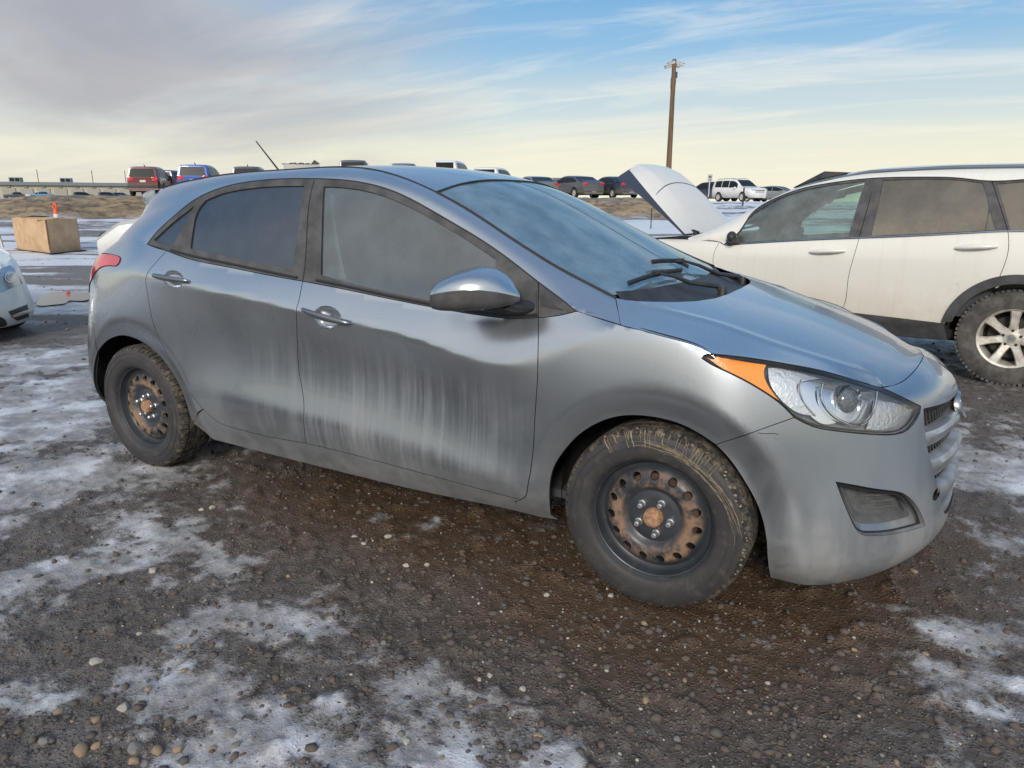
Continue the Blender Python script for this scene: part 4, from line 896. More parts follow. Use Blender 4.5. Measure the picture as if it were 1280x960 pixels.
# grille
grille = thing_part = None
def build_grille():
    bk = MB()
    V = []; 
    # black mesh set back 4 cm, real bars
    def xf(y, z): h = cast([LOWER], (4, y, z), (-1, 0, 0)); return h[0][0]
    back = panel('grille', [[X(2.165, 0, .665), X(2.143, -.2, .67), X(2.08, -.405, .682)], [X(2.08, -.405, .682), X(2.13, -.39, .47), X(2.165, -.36, .35)], [X(2.165, -.36, .35), X(2.2, -.2, .305), X(2.21, 0, .30)], [X(2.21, 0, .30), X(2.165, 0, .665)]], [LOWER], d=(-1, 0, 0), step=.03, off=-.045, mat=M['dark'], parent=hatch, mirror='join', flange=0)[0]
    # honeycomb-ish net
    net = MB()
    for z in np.arange(.32, .67, .022):
        w = np.interp(z, [.30, .36, .47, .69], [.30, .36, .395, .41]); net.tube([(xf(y, z)-.030, y, z) for y in np.linspace(-w, w, 15)], .0025, 4)
    for y in np.arange(-.40, .41, .026):
        zt, zb = .672, np.interp(abs(y), [0, .3, .36, .41], [.30, .315, .36, .62]); net.tube([(xf(y, z)-.030, y, z) for z in np.linspace(zb, zt, 7)], .0025, 4)
    net.build('grille_net', M['plastic'], back)
    # surround
    loopg = [q[1:] for q in GRILL+GRILS[1:]+GRILB[1:]]
    C_ = dens([q[1:] for q in GRILS], .02)
    # slats: broad bars with a folded face
    for z0, h, mat, bul in ((.585, .030, M['silver'], .020), (.488, .036, M['silver'], .022), (.395, .036, M['silver'], .018), (.322, .020, M['silver'], .010)):
        w = float(np.interp(z0, [.30, .36, .47, .69], [.30, .362, .398, .412])); ys = np.linspace(-w, w, 33); V = []; prof = [(-.03, h*.95), (bul*.35, h*.8), (bul*.8, h*.3), (bul*.7, -h*.35), (bul*.1, -h), (-.03, -h*1.05)]
        for y in ys:
            dip = -.018*(abs(y)/w)**2*0
            e = 1-max(0, (abs(y)/w-.82)/.18)**2*.75
            for ox, oz in prof: V.append((xf(y, z0)-.012+(ox*e if ox > 0 else ox), y, z0+oz+dip))
        n = len(prof); Fc = [(i*n+k, (i+1)*n+k, (i+1)*n+k+1, i*n+k+1) for i in range(len(ys)-1) for k in range(n-1)]
        me = mesh_from('grille_slat', V, Fc, True, (mat,)); me.set_sharp_from_angle(angle=R(28)); link('grille_slat', me, back)
    # oval badge with a slanted letter
    bx = xf(0, .61)-.004; b = MB()
    b.lathe([(0.0, .006), (.052, .004), (.058, .0), (.060, .006), (.066, .010), (.070, .004), (.069, -.006), (.0, -.010)], 40, 'X'); b.V = [(bx+v[0]*1.1-(v[2]*.62)*.35-.5*v[1]**2*6, v[1], .622+v[2]*.66) for v in b.V]; bd = b.build('badge', M['badge'], back)
    b = MB(); b.box((bx-.006, -.022, .618), (.008, .012, .046), 0, Matrix.Rotation(R(-18), 3, 'X')); b.box((bx-.006, .022, .618), (.008, .012, .046), 0, Matrix.Rotation(R(-18), 3, 'X')); b.box((bx-.0055, 0, .618), (.0075, .044, .009), 0, Matrix.Rotation(R(14), 3, 'X'))
    b.build('badge_letter', M['badge'], back)
    b = MB(); b.box((bx-.028, 0, .618), (.04, .07, .04)); b.build('badge_mount', M['plastic'], back)
M['badge'] = plain('dull_chrome', (.36, .38, .41), .34, .9)
M['silver'] = plain('satin_silver_slat', (.42, .44, .46), .38, .75, var=.25, vs=14)
build_grille()

# scuttle under the windscreen, wipers --------------------------------------
def scuttle():
    NY = 40; V = []; rows = 8
    for j in range(NY+1):
        y = -.655+1.31*j/NY; a = abs(y); xr = hood_edge_rear(a)+.03; h = HOOD.bvh.ray_cast(Vector((hood_edge_rear(a)+.012, -a, 3)), Vector((0, 0, -1))); zr = (h[0].z if h[0] is not None else 1.0)-.028
        xw = float(np.interp(a, [0, .15, .3, .48, .60, .676, .73], [1.215, 1.210, 1.193, 1.163, 1.123, 1.083, 1.05])); hw = GREEN.bvh.ray_cast(Vector((xw, -a, 3)), Vector((0, 0, -1))); zw = (hw[0].z if hw[0] is not None else 1.0)+.004
        for k in range(rows+1):
            t = k/rows; V.append((xw+(xr-xw)*t, y, zw+(zr-zw)*t-.022*math.sin(math.pi*t)))
    n = rows+1; Fc = [(j*n+k, (j+1)*n+k, (j+1)*n+k+1, j*n+k+1) for j in range(NY) for k in range(rows)]
    sc_ = link('scuttle_panel', mesh_from('scuttle_panel', V, [f[::-1] for f in Fc], True, (M['plastic'],)), hatch)
    def on(x, y, up): 
        h = cast([GREEN, HOOD], (x, y, 4), (0, 0, -1)); return np.array(h[0])+np.array([0, 0, up])
    for piv, el, tip, b0, b1 in (((1.30, .46, .965), (1.22, .28, 1.02), (1.12, .02, 0), (1.165, .34, 0), (1.085, -.24, 0)), ((1.325, -.06, .975), (1.235, -.22, 1.028), (1.155, -.36, 0), (1.17, -.12, 0), (1.115, -.585, 0))):
        w = thing_part = bpy.data.objects.new('wiper', None)
        t3 = on(tip[0], tip[1], .032)
        b = MB(); b.tube([piv, np.array(piv)+np.array([-.02, -.01, .03]), el, (np.array(el)+t3)/2+np.array([0, 0, .006]), t3], [.012, .012, .009, .007, .005], 8)
        arm = b.build('wiper', M['plastic'], hatch)
        L = [on(b0[0]+(b1[0]-b0[0])*t, b0[1]+(b1[1]-b0[1])*t, .017) for t in np.linspace(0, 1, 9)]
        b = MB(); b.tube([l+np.array([.0, 0, .008]) for l in L], .0065, 6); b.tube(L, .004, 5); b.box(tuple((L[3]+L[5])/2+np.array([0, 0, .014])), (.03, .05, .012)); b.build('wiper_blade', M['rubber'], arm)
        bpy.data.objects.remove(w)
        b = MB(); b.lathe([(0, .03), (.014, .028), (.018, 0), (.02, -.03)], 14, 'Z', piv); b.build('wiper_pivot', M['plastic'], arm)
scuttle()

# mirrors -------------------------------------------------------------------
def mirror():
    S_ = [(.582, -.958, 1.030, .084, .037), (.590, -.957, 1.032, .095, .046), (.618, -.955, 1.038, .101, .055), (.67, -.952, 1.046, .102, .062), (.72, -.945, 1.051, .096, .063), (.765, -.934, 1.050, .083, .057), (.80, -.918, 1.043, .063, .046), (.828, -.902, 1.033, .040, .031), (.846, -.89, 1.024, .014, .012)]
    n = 36; 
    for sg in (1, -1):
        up = ([], []); V = []
        for (x, yc, zc, hy, hz) in S_:
            for k in range(n):
                a = 2*math.pi*k/n; ca, sa = math.cos(a), math.sin(a); e = .66
                yy = math.copysign(abs(ca)**e, ca)*hy; zz_ = math.copysign(abs(sa)**e, sa)*hz
                xx = x + (-.010*(yy/hy if hy else 0))            # outer edge swept back
                V.append((xx, (yc+yy)*sg, zc+zz_+.16*yy))
        F1, F2 = [], []
        for i in range(len(S_)-1):
            for k in range(n):
                f = (i*n+k, i*n+(k+1) % n, (i+1)*n+(k+1) % n, (i+1)*n+k)
                if sg < 0: f = f[::-1]
                ang = (k+.5)/n*360; low = 172 < ang < 368
                (F2 if low else F1).append(f)
        cap = tuple(range(n))
        nrm = None
        m1 = mesh_from('door_mirror', V, F1, True, (P,)); o = link('door_mirror', m1, hatch)
        m2 = mesh_from('mirror_underside', V, F2, True, (M['trim'],)); link('mirror_underside', m2, o)
        for q in (m1, m2):
            bm = bmesh.new(); bm.from_mesh(q); bmesh.ops.delete(bm, geom=[v for v in bm.verts if not v.link_faces], context='VERTS'); bmesh.ops.recalc_face_normals(bm, faces=bm.faces); bm.to_mesh(q); bm.free()
        b = MB(); b.add([(v[0]+.004, v[1], v[2]) for v in V[:n]], [cap]); b.build('mirror_glass', M['chrome'], o)
        b = MB(); b.tube([(.80, -.90*sg, 1.005), (.82, -.86*sg, .985), (.84, -.80*sg, .975)], [.030, .032, .036], 12); b.V = [(v[0]*1.0, v[1], .99+(v[2]-.99)*.62) for v in b.V]; b.build('mirror_stalk', M['plastic'], o)
mirror()

# wheels --------------------------------------------------------------------
def rim_disc():
    """steel disc with fifteen round holes, outboard = -Y, axle at origin"""
    n = 96; pts = []; edges = []
    def ring(r, m, ph=0):
        b = len(pts)
        for i in range(m): a = 2*math.pi*i/m+ph; pts.append(Vector((r*math.cos(a), r*math.sin(a))))
        return list(range(b, b+m))
    def loop(ids): edges.extend((ids[i], ids[(i+1) % len(ids)]) for i in range(len(ids)))
    loop(ring(.176, n)); loop(ring(.030, 32))
    holes = []
    for k in range(15):
        a = 2*math.pi*k/15+.1; c = (.1475*math.cos(a), .1475*math.sin(a)); holes.append((c, .0155)); b = len(pts)
        for i in range(18): q = 2*math.pi*i/18; pts.append(Vector((c[0]+.0155*math.cos(q), c[1]+.0155*math.sin(q))))
        loop(list(range(b, b+18)))
    for r, m in ((.168, 90), (.125, 80), (.115, 72), (.105, 72), (.097, 64), (.090, 60), (.083, 56), (.075, 50), (.062, 44), (.048, 40)): ring(r, m, r*7)
    r_ = delaunay_2d_cdt(pts, edges, [], 0, 1e-7); V2 = np.array([tuple(v) for v in r_[0]]); T = np.array([f for f in r_[2] if len(f) == 3]); c = V2[T].mean(1); rr = np.hypot(c[:, 0], c[:, 1]); k = (rr < .1765) & (rr > .0298)
    for (cx, cy), hr_ in holes: k &= np.hypot(c[:, 0]-cx, c[:, 1]-cy) > hr_*.985
    T = T[k]; rv = np.hypot(V2[:, 0], V2[:, 1])
    prof = np.interp(rv, [.03, .060, .078, .088, .098, .110, .120, .150, .166, .176], [-.052, -.052, -.051, -.046, -.052, -.066, -.069, -.063, -.054, -.040])
    V = [(a, b_, c_) for a, b_, c_ in zip(V2[:, 0], prof, V2[:, 1])]; Fc = [tuple(t) for t in T]
    # hole walls
    for (cx, cy), hr_ in holes:
        b = len(V); m = 18
        rc = math.hypot(cx, cy)
        for dd in (0, .012):
            for i in range(m):
                q = 2*math.pi*i/m; x, z = cx+hr_*math.cos(q)*(1 if dd == 0 else .93), cy+hr_*math.sin(q)*(1 if dd == 0 else .93); y = float(np.interp(math.hypot(x, z), [.03, .060, .078, .088, .098, .110, .120, .150, .166, .176], [-.052, -.052, -.051, -.046, -.052, -.066, -.069, -.063, -.054, -.040])); V.append((x, y+dd, z))
        for i in range(m): Fc.append((b+i, b+(i+1) % m, b+m+(i+1) % m, b+m+i))
    return V, Fc
def tyre_mesh():
    """sidewall and tread blocks"""
    side = [(.207, -.088), (.213, -.0985), (.222, -.103), (.236, -.1055), (.252, -.1065), (.268, -.1055), (.284, -.1015), (.296, -.096)]
    nseg = 168; sw = MB(); 
    sw.lathe([(r, o) for r, o in side], nseg, 'Y'); sw.lathe([(r, -o) for r, o in side[::-1]], nseg, 'Y')
    sw.lathe([(.2525, -.1066), (.2532, -.1082), (.2555, -.1082), (.2562, -.1064)], nseg, 'Y')   # raised rib on the sidewall
    sw.lathe([(.2785, -.1032), (.2792, -.1049), (.2812, -.1043), (.2818, -.1022)], nseg, 'Y')
    tr = MB(); V = []; 
    cols = [(-.096, .296), (-.091, .304), (-.082, .3115), (-.064, .3155), (-.060, .3155), (-.0595, .3085), (-.052, .3085), (-.0515, .316), (-.022, .3165), (-.0215, .309), (-.013, .309), (-.0125, .3165), (.0125, .3165), (.013, .309), (.0215, .309), (.022, .3165), (.0515, .316), (.052, .3085), (.0595, .3085), (.060, .3155), (.082, .3115), (.091, .304), (.096, .296)]
    m = len(cols); nb = 68
    angs = []; 
    for k in range(nb):
        a = 2*math.pi*k/nb; w = 2*math.pi/nb; angs += [(a, 0), (a+w*.70, 0), (a+w*.72, 1), (a+w*.98, 1)]
    for a, g in angs:
        for j, (o, r) in enumerate(cols):
            sh = abs(o) > .059; dr = .0055 if (g and sh and r > .2965) else (.005 if g and abs(o) > .022 and r > .31 else 0)
            aa = a+(o*.55 if abs(o) < .05 else (.02 if o > 0 else -.02))
            V.append(((r-dr)*math.cos(aa), o, (r-dr)*math.sin(aa)))
    Fc = []; na = len(angs)
    for i in range(na):
        for j in range(m-1): Fc.append((i*m+j, i*m+j+1, ((i+1) % na)*m+j+1, ((i+1) % na)*m+j))
    tr.add(V, Fc); return sw, tr
RV, RF = rim_disc()
def wheel_proto():
    w = bpy.data.objects.new('wheel', None); COL.objects.link(w); w.parent = hatch
    sw, tr = tyre_mesh(); ty = sw.build('tyre', M['tyre'], w, auto=R(50)); ty2 = tr.build('tread', M['tread'], w, auto=R(30))
    b = MB(); b.lathe([(.206, -.084), (.2125, -.0935), (.2175, -.0955), (.2185, -.0925), (.2165, -.0905), (.211, -.089), (.2055, -.083), (.203, -.076), (.200, -.074), (.1985, -.068), (.196, -.050), (.191, -.040), (.182, -.034), (.178, -.0), (.178, .09), (.2125, .0955)], 96, 'Y')
    b.add(RV, RF)
    b.lathe([(.176, -.040), (.180, -.036), (.184, -.0345)], 96, 'Y'); b.build('rim', M['rim'], w, auto=R(35))
    b = MB(); b.lathe([(.0, -.078), (.010, -.078), (.0115, -.080), (.020, -.0795), (.029, -.0765), (.0325, -.070), (.033, -.045)], 36, 'Y'); b.build('hub', M['rust'], w)
    first = None
    for k in range(5):
        a = 2*math.pi*k/5+R(100)
        if first is None:
            b = MB(); b.lathe([(.0, -.085), (.006, -.0845), (.0092, -.081), (.0098, -.070), (.0100, -.060), (.0128, -.0575), (.0145, -.052), (.0145, -.046)], 12, 'Y'); first = b.build('lug_nut', M['nut'], w, auto=R(25)); o = first
        else: o = first.copy(); COL.objects.link(o)
        o.location = (.0573*math.cos(a), 0, .0573*math.sin(a)); o.parent = w
    b = MB(); b.lathe([(.0, -.02), (.14, -.02), (.14, .0), (.06, .0), (.05, .03)], 48, 'Y'); b.build('brake_disc', plain('rusty_brake', (.10, .065, .045), .8, .3, var=.5, vs=20), w)
    b = MB(); b.lathe([(.186, .02), (.11, .03), (.0, .03)], 40, 'Y'); b.build('brake_shield', M['dark'], w)
    return w
def copy_tree(o, parent=None, skip=()):
    c = o.copy(); COL.objects.link(c); c.parent = parent
    for ch in list(o.children):
        if ch.name not in skip: copy_tree(ch, c, skip)
    return c
wp = wheel_proto(); kids = None
spots = [(HW, -.772, 0, R(35)), (-HW, -.772, 0, R(160)), (HW, .772, math.pi, R(15)), (-HW, .772, math.pi, R(77))]
wheels = []
for i, (x, y, rz, spin) in enumerate(spots):
    w = wp if i == 0 else copy_tree(wp, hatch)
    w.location = (x, y, .3165); w.rotation_mode = 'XYZ'; w.rotation_euler = Matrix.Rotation(rz, 3, 'Z').to_euler() if not spin else (Matrix.Rotation(rz, 3, 'Z') @ Matrix.Rotation(spin, 3, 'Y')).to_euler()
    wheels.append(w)
# dried grass and mud clinging to the front tyre, upper right
def tyre_strands():
    b = MB(); rr = random.Random(5); wx, wy, wz = spots[0][0], spots[0][1], .3165
    def pt(a, r): 
        o = float(np.interp(r, [.21, .222, .252, .284, .296, .304, .3115, .32], [-.098, -.1035, -.1075, -.103, -.097, -.092, -.083, -.07])); return (wx+r*math.cos(a), wy+o-.002, wz+r*math.sin(a))
    for k in range(34):                                   # short runs from the tread edge toward the rim
        a = R(rr.uniform(48, 125)); L = rr.uniform(.018, .055); P_ = []; da = rr.uniform(-.03, .0)
        for i in range(6):
            t = i/5; P_.append(pt(a+da*t+rr.uniform(-.004, .004), .308-L*t))
        b.tube(P_, rr.uniform(.0007, .0015), 5)
    for k in range(9):                                    # long strands swept round to the right
        a0 = R(rr.uniform(75, 112)); a1 = R(rr.uniform(-4, 25)); r0 = rr.uniform(.262, .285); P_ = []
        for i in range(16):
            t = i/15; P_.append(pt(a0+(a1-a0)*t, r0-.018*math.sin(math.pi*t)+.012*t+rr.uniform(-.003, .003)))
        b.tube(P_, rr.uniform(.0007, .0013), 5)
    for k in range(60):                                   # crumbs along the shoulder
        a = R(rr.uniform(-25, 130)); p = pt(a, rr.uniform(.296, .314)); s_ = rr.uniform(.0015, .004); b.ell(p, (s_*rr.uniform(.7, 1.6), s_*.6, s_), 6, 4)
    o = b.build('dried_mud', M['straw'], hatch); return o
ts = tyre_strands(); ts.parent = wheels[0]; bpy.context.view_layer.update(); ts.matrix_parent_inverse = wheels[0].matrix_world.inverted()
# wheel houses, floor, cabin -------------------------------------------------
def wheelhouse():
    for wx in (-HW, HW):
        for sg in (1, -1):
            b = MB(); n = 26; V = []
            for k in range(n+1):
                a = R((-22 if wx > 0 else -6)+(208 if wx > 0 else 212)*k/n)
                for y, r in ((-.765, .368), (-.70, .385), (-.62, .385), (-.50, .36)): V.append((wx+r*math.cos(a), y*sg, max(.22, .315+r*math.sin(a))))
            Fc = [(k*4+j, (k+1)*4+j, (k+1)*4+j+1, k*4+j+1) for k in range(n) for j in range(3)]
            b.add(V, Fc); b.add([(wx-.40, -.50*sg, .2), (wx+.40, -.50*sg, .2), (wx+.40, -.50*sg, .72), (wx-.40, -.50*sg, .72)], [(0, 1, 2, 3)]); b.build('wheel_house', M['liner'], hatch)
wheelhouse()
b = MB(); b.box((0, 0, .24), (1.7, 1.56, .05)); b.box((1.3, 0, .27), (1.2, .98, .06)); b.box((-1.35, 0, .28), (1.2, .98, .06)); b.box((0, .2, .19), (2.6, .12, .06)); b.build('underbody', M['liner'], hatch, bevel=.01)
b = MB(); b.box((1.52, 0, .50), (.60, .90, .40)); b.build('engine_bay', M['dark'], hatch)
def cabin():
    b = MB(); b.box((-.2, 0, .29), (2.4, 1.5, .03)); b.build('cabin_floor', M['interior'], hatch)
    # dashboard
    sec = [(.62, .60), (.60, .80), (.66, .92), (.78, .965), (1.0, .985), (1.18, .985), (1.18, .60)]; V = []; ys = np.linspace(-.70, .70, 15)
    for y in ys:
        e = 1-(abs(y)/.70)**4*.12; hump = .035*math.exp(-((y-.37)/.17)**2)
        for x, z in sec: V.append((x+(.04*(abs(y)/.7)**2), y, z*e+(hump if z > .9 else 0)))
    n = len(sec); Fc = [(i*n+k, (i+1)*n+k, (i+1)*n+k+1, i*n+k+1) for i in range(len(ys)-1) for k in range(n-1)]; link('dashboard', mesh_from('dashboard', V, Fc, True, (M['interior'],)), hatch)
    q = Matrix.Rotation(R(-24), 3, 'Y'); b = MB(); b.V = []; 
    V = []; Fc = []; n1, n2 = 32, 8
    for i in range(n1):
        a = 2*math.pi*i/n1
        for k in range(n2):
            t = 2*math.pi*k/n2; r = .178+.014*math.cos(t); v = q @ Vector((.014*math.sin(t), r*math.cos(a), r*math.sin(a))); V.append((.47+v.x, .37+v.y, .90+v.z))
    Fc = [(i*n2+k, ((i+1) % n1)*n2+k, ((i+1) % n1)*n2+(k+1) % n2, i*n2+(k+1) % n2) for i in range(n1) for k in range(n2)]
    b.add(V, Fc); b.ell((.49, .37, .90), (.03, .06, .055), 16, 10); b.box((.49, .37, .90), (.02, .34, .03), 0, q); b.tube([(.5, .37, .89), (.72, .37, .80)], .03, 10); b.build('steering_wheel', M['interior'], hatch)
    for sx, sy, lean in ((-.15, .37, R(-16)), (-.15, -.37, R(-16))):
        b = MB(); b.box((sx+.14, sy, .50), (.50, .48, .16)); q = Matrix.Rotation(lean, 3, 'Y'); b.box((sx-.19, sy, .85), (.13, .46, .66), 0, q, (1, .72)); b.tube([(sx-.275, sy-.05, 1.15), (sx-.30, sy-.05, 1.24)], .008, 6); b.tube([(sx-.275, sy+.05, 1.15), (sx-.30, sy+.05, 1.24)], .008, 6); b.box((sx-.30, sy, 1.27), (.09, .27, .17), 0, q, (1, .85)); b.build('front_seat', M['seat'], hatch, bevel=.035, seg=3)
    b = MB(); q = Matrix.Rotation(R(-20), 3, 'Y'); b.box((-.82, 0, .52), (.5, 1.28, .16)); b.box((-1.10, 0, .83), (.13, 1.28, .60), 0, q); b.build('rear_seat', M['seat'], hatch, bevel=.04, seg=3)
    for sg in (1, -1):
        b = MB(); b.tube([(-.24, -.69*sg, 1.02), (-.21, -.665*sg, 1.24), (-.20, -.625*sg, 1.40)], .035, 8); b.build('centre_pillar', M['interior_pale'], hatch)
        b = MB(); b.tube([(-.12, -.66*sg, .95), (-.165, -.655*sg, 1.15), (-.20, -.62*sg, 1.34)], [.022]*3, 6); b.V = [(v[0], v[1]*.3+(-.655*sg)*.7, v[2]) for v in b.V]; b.build('seat_belt', M['interior_pale'], hatch)
        G = LOWER.G; 
        b = MB(); b.box((.30, -.775*sg, .74), (1.15, .05, .44)); b.box((-.55, -.775*sg, .80), (.62, .05, .42)); b.build('door_card', M['interior'], hatch, bevel=.012)
    b = MB(); b.box((.36, .0, 1.325), (.03, .22, .06), 0, Matrix.Rotation(R(-15), 3, 'Y')); b.tube([(.37, 0, 1.35), (.36, 0, 1.41)], .01, 6); b.build('inside_mirror', M['interior'], hatch, bevel=.01)
    # headlining under the roof
    V = []; xs = np.linspace(-1.45, .28, 24); ys = np.linspace(-.54, .54, 15)
    for x in xs:
        for y in ys:
            h = GREEN.bvh.ray_cast(Vector((x, -abs(y), 3)), Vector((0, 0, -1))); V.append((x, y, h[0].z-.028))
    n = len(ys); link('headlining', mesh_from('headlining', V, [(i*n+k, (i+1)*n+k, (i+1)*n+k+1, i*n+k+1) for i in range(len(xs)-1) for k in range(n-1)], True, (M['interior_pale'],)), hatch)
cabin()
# ------------------------------------------------------------------ ground
AZ0 = math.atan2(_F[0], _F[1])                       # heading of the camera, from +Y toward +X
def pix_az(px): return AZ0+math.atan((px-640)*math.cos(PITCH)/FPX)
_perm = rng.permutation(512); _perm = np.concatenate([_perm, _perm])
_grad = rng.random(512)*2*np.pi
def perlin(x, y):
    xi = np.floor(x).astype(int); yi = np.floor(y).astype(int); xf = x-xi; yf = y-yi; u = xf**3*(xf*(xf*6-15)+10); v = yf**3*(yf*(yf*6-15)+10)
    def g(ix, iy, dx, dy): h = _grad[_perm[(_perm[ix & 511]+iy) & 511]]; return np.cos(h)*dx+np.sin(h)*dy
    a = g(xi, yi, xf, yf); b = g(xi+1, yi, xf-1, yf); c = g(xi, yi+1, xf, yf-1); d = g(xi+1, yi+1, xf-1, yf-1)
    return (a+(b-a)*u)+((c+(d-c)*u)-(a+(b-a)*u))*v
def fbm(x, y, o=5, lac=2.1, gain=.5):
    s = 0; a = 1; f = 1
    for i in range(o): s = s+a*perlin(x*f+17.3*i, y*f+5.1*i); a *= gain; f *= lac
    return s
def sst(x, a, b): t = np.clip((x-a)/(b-a), 0, 1); return t*t*(3-2*t)
def broad(x, y):
    """large-scale lie of the land: lot, gentle rise, bank, upper yard"""
    dx = x-CAMP[0]; dy = y-CAMP[1]; D = np.hypot(dx, dy); az = np.arctan2(dx, dy)-AZ0; az = (az+np.pi) % (2*np.pi)-np.pi
    px = 640+FPX/math.cos(PITCH)*np.tan(np.clip(az, -1.3, 1.3))
    rise = sst(D, 17, 40)*.42
    right = sst(px, 835, 895)
    wob = 1.3*perlin(az*14+3, D*0+.5)
    top = 1.50-.30*sst(-px, -60, 40)*1.0
    bank = sst(D, 39.3+wob, 43.2+wob*.8)
    ramp = sst(D, 26, 62)
    z = rise+(top-.42)*bank*(1-right)+(1.30-.42)*ramp*right
    return z, D, az, px
SNOW_BLOBS = [  # (photo x, y, spread in m, strength): where ice and snow lie on the lot
    (30, 520, .8, 1.1), (60, 600, .55, .95), (90, 450, .8, 1.0), (10, 680, .3, .55), (180, 680, .22, .8), (235, 650, .25, .65), (250, 690, .18, .5), (60, 700, .3, .7),
    (140, 560, .35, .55), (120, 640, .25, .5), (200, 740, .2, .45), (60, 760, .2, .5), (250, 860, .2, .45), (420, 880, .2, .5),
    (300, 790, .20, .75), (380, 830, .22, .7), (330, 860, .22, .75), (270, 720, .2, .5), (430, 800, .15, .45), (360, 930, .25, .8), (480, 940, .22, .8), (570, 900, .2, .6), (160, 900, .2, .5), (90, 790, .18, .45), (610, 950, .2, .75), (700, 945, .16, .5), (40, 880, .2, .5), (130, 860, .2, .45),
    (1240, 570, .6, .95), (1270, 640, .35, .6), (1200, 800, .22, .5), (1250, 760, .25, .6), (1190, 880, .18, .5), (1260, 900, .22, .6), (1120, 910, .14, .45), (1230, 950, .18, .5), (1010, 900, .12, .35), (900, 930, .15, .35)]
MUD_BLOBS = [(1100, 720, .35, .9), (1180, 690, .4, .8), (1130, 830, .25, .7), (1040, 860, .2, .6), (600, 660, .45, 1), (720, 730, .4, 1), (450, 620, .5, .8), (900, 790, .35, 1), (1000, 760, .3, 1), (800, 800, .3, .8), (300, 600, .3, .4), (1060, 760, .2, .7), (640, 690, .3, .8)]
def blobs(x, y, B):
    m = np.zeros_like(x)
    for px, py, s, w in B:
        p = on_z(px, py); m = np.maximum(m, w*np.exp(-((x-p[0])**2+(y-p[1])**2)/(2*s*s)))
    return m
VIEWD = np.array([_F[0], _F[1]])/math.hypot(_F[0], _F[1]); SIDED = np.array([VIEWD[1], -VIEWD[0]])
def relief(x, y, D):
    near = np.exp(-(D/14)**2)
    big = fbm(x*.9, y*.9, 3)*.016; mid = fbm(x*5, y*5, 4)*.010; fine = np.abs(fbm(x*19+3, y*19, 3))*.006
    lump = np.clip(fbm(x*9+40, y*9, 3)-.12, 0, 1)*.042
    return (big+mid+fine+lump)*near+fbm(x*.25, y*.25, 3)*.05*sst(D, 8, 30)+fbm(x*1.1, y*1.1, 4)*.10*sst(D, 36, 44)
def ground_z(x, y):
    x = np.atleast_1d(np.asarray(x, float)); y = np.atleast_1d(np.asarray(y, float)); z, D, az, px = broad(x, y); return z
def masks(x, y, D):
    sn = blobs(x, y, SNOW_BLOBS); mud = blobs(x, y, MUD_BLOBS)
    n = fbm(x*2.2+9, y*2.2+4, 5, 2.1, .55)
    a = x*SIDED[0]+y*SIDED[1]; b = x*VIEWD[0]+y*VIEWD[1]
    # patchy ice near; long streaks of trodden snow farther off
    wv = fbm(a*.05, b*.05, 2)*2.2; streak = fbm(a*.085+3, (b+wv)*.34+1, 6, 2.2, .62)+.35*fbm(a*.9, b*1.6, 4)
    far = sst(D+1.5*fbm(x*.4, y*.4, 3), 5.0, 10)
    n5 = fbm(x*5.5+2, y*5.5+7, 4, 2.1, .6); s = np.clip((sn*1.15+n*.85+n5*.45-.30)*1.5, 0, 1)*(1-far)+np.clip((streak+.34+.12*sst(D, 12, 30))*1.7, 0, 1)*far
    return s, np.clip(mud*1.2+n*.3, 0, 1)
def build_ground():
    a_f = np.radians(np.linspace(-58, 58, 620)); a_c = np.radians(np.linspace(58, 302, 90))[1:-1]; A = np.concatenate([a_f, a_c]); nA = len(A)
    r = np.concatenate([[.02, .1], np.geomspace(.18, .84, 90), np.geomspace(.85, 60, 620), np.geomspace(63, 4500, 46)]); nR = len(r)
    RR, AA = np.meshgrid(r, A, indexing='ij'); x = CAMP[0]+RR*np.sin(AA+AZ0); y = CAMP[1]+RR*np.cos(AA+AZ0)
    z, D, az, px = broad(x, y)
    s, mud = masks(x, y, D)
    rel = relief(x, y, D)
    # the car's own footprints stay level
    flat = np.ones_like(x)
    for wx in (-HW, HW):
        for wy in (-.772, .772): flat *= 1-np.exp(-(((x-wx)/.22)**2+((y-wy)/.17)**2))
    near_ice = s*(1-sst(D, 9, 14))
    crust = near_ice*np.clip(.5+fbm(x*7, y*7, 3)*1.2, .1, 1)*.012
    z = z+rel*(1-.45*near_ice)*flat+crust-.004
    z -= .010*(1-flat)*0
    V = np.stack([x, y, z], -1).reshape(-1, 3); idx = np.arange(nR*nA).reshape(nR, nA); nx = np.roll(idx, -1, 1)
    Q = np.stack([idx[:-1], nx[:-1], nx[1:], idx[1:]], -1).reshape(-1, 4)[:, ::-1]
    me = bpy.data.meshes.new('ground'); me.vertices.add(len(V)); me.vertices.foreach_set('co', V.ravel()); me.loops.add(Q.size); me.polygons.add(len(Q))
    me.loops.foreach_set('vertex_index', Q.ravel()); me.polygons.foreach_set('loop_start', np.arange(0, Q.size, 4)); me.polygons.foreach_set('use_smooth', np.ones(len(Q), bool)); me.update(calc_edges=True); me.validate()
    for nm, arr in (('snow', s), ('mud', mud), ('bank', sst(D, 38.5, 40.5)*(1-sst(px, 825, 850)))):
        at = me.attributes.new(nm, 'FLOAT', 'POINT'); at.data.foreach_set('value', arr.ravel().astype(np.float32))
    o = link('ground', me, None, ground_mat()); o['kind'] = 'structure'; return o
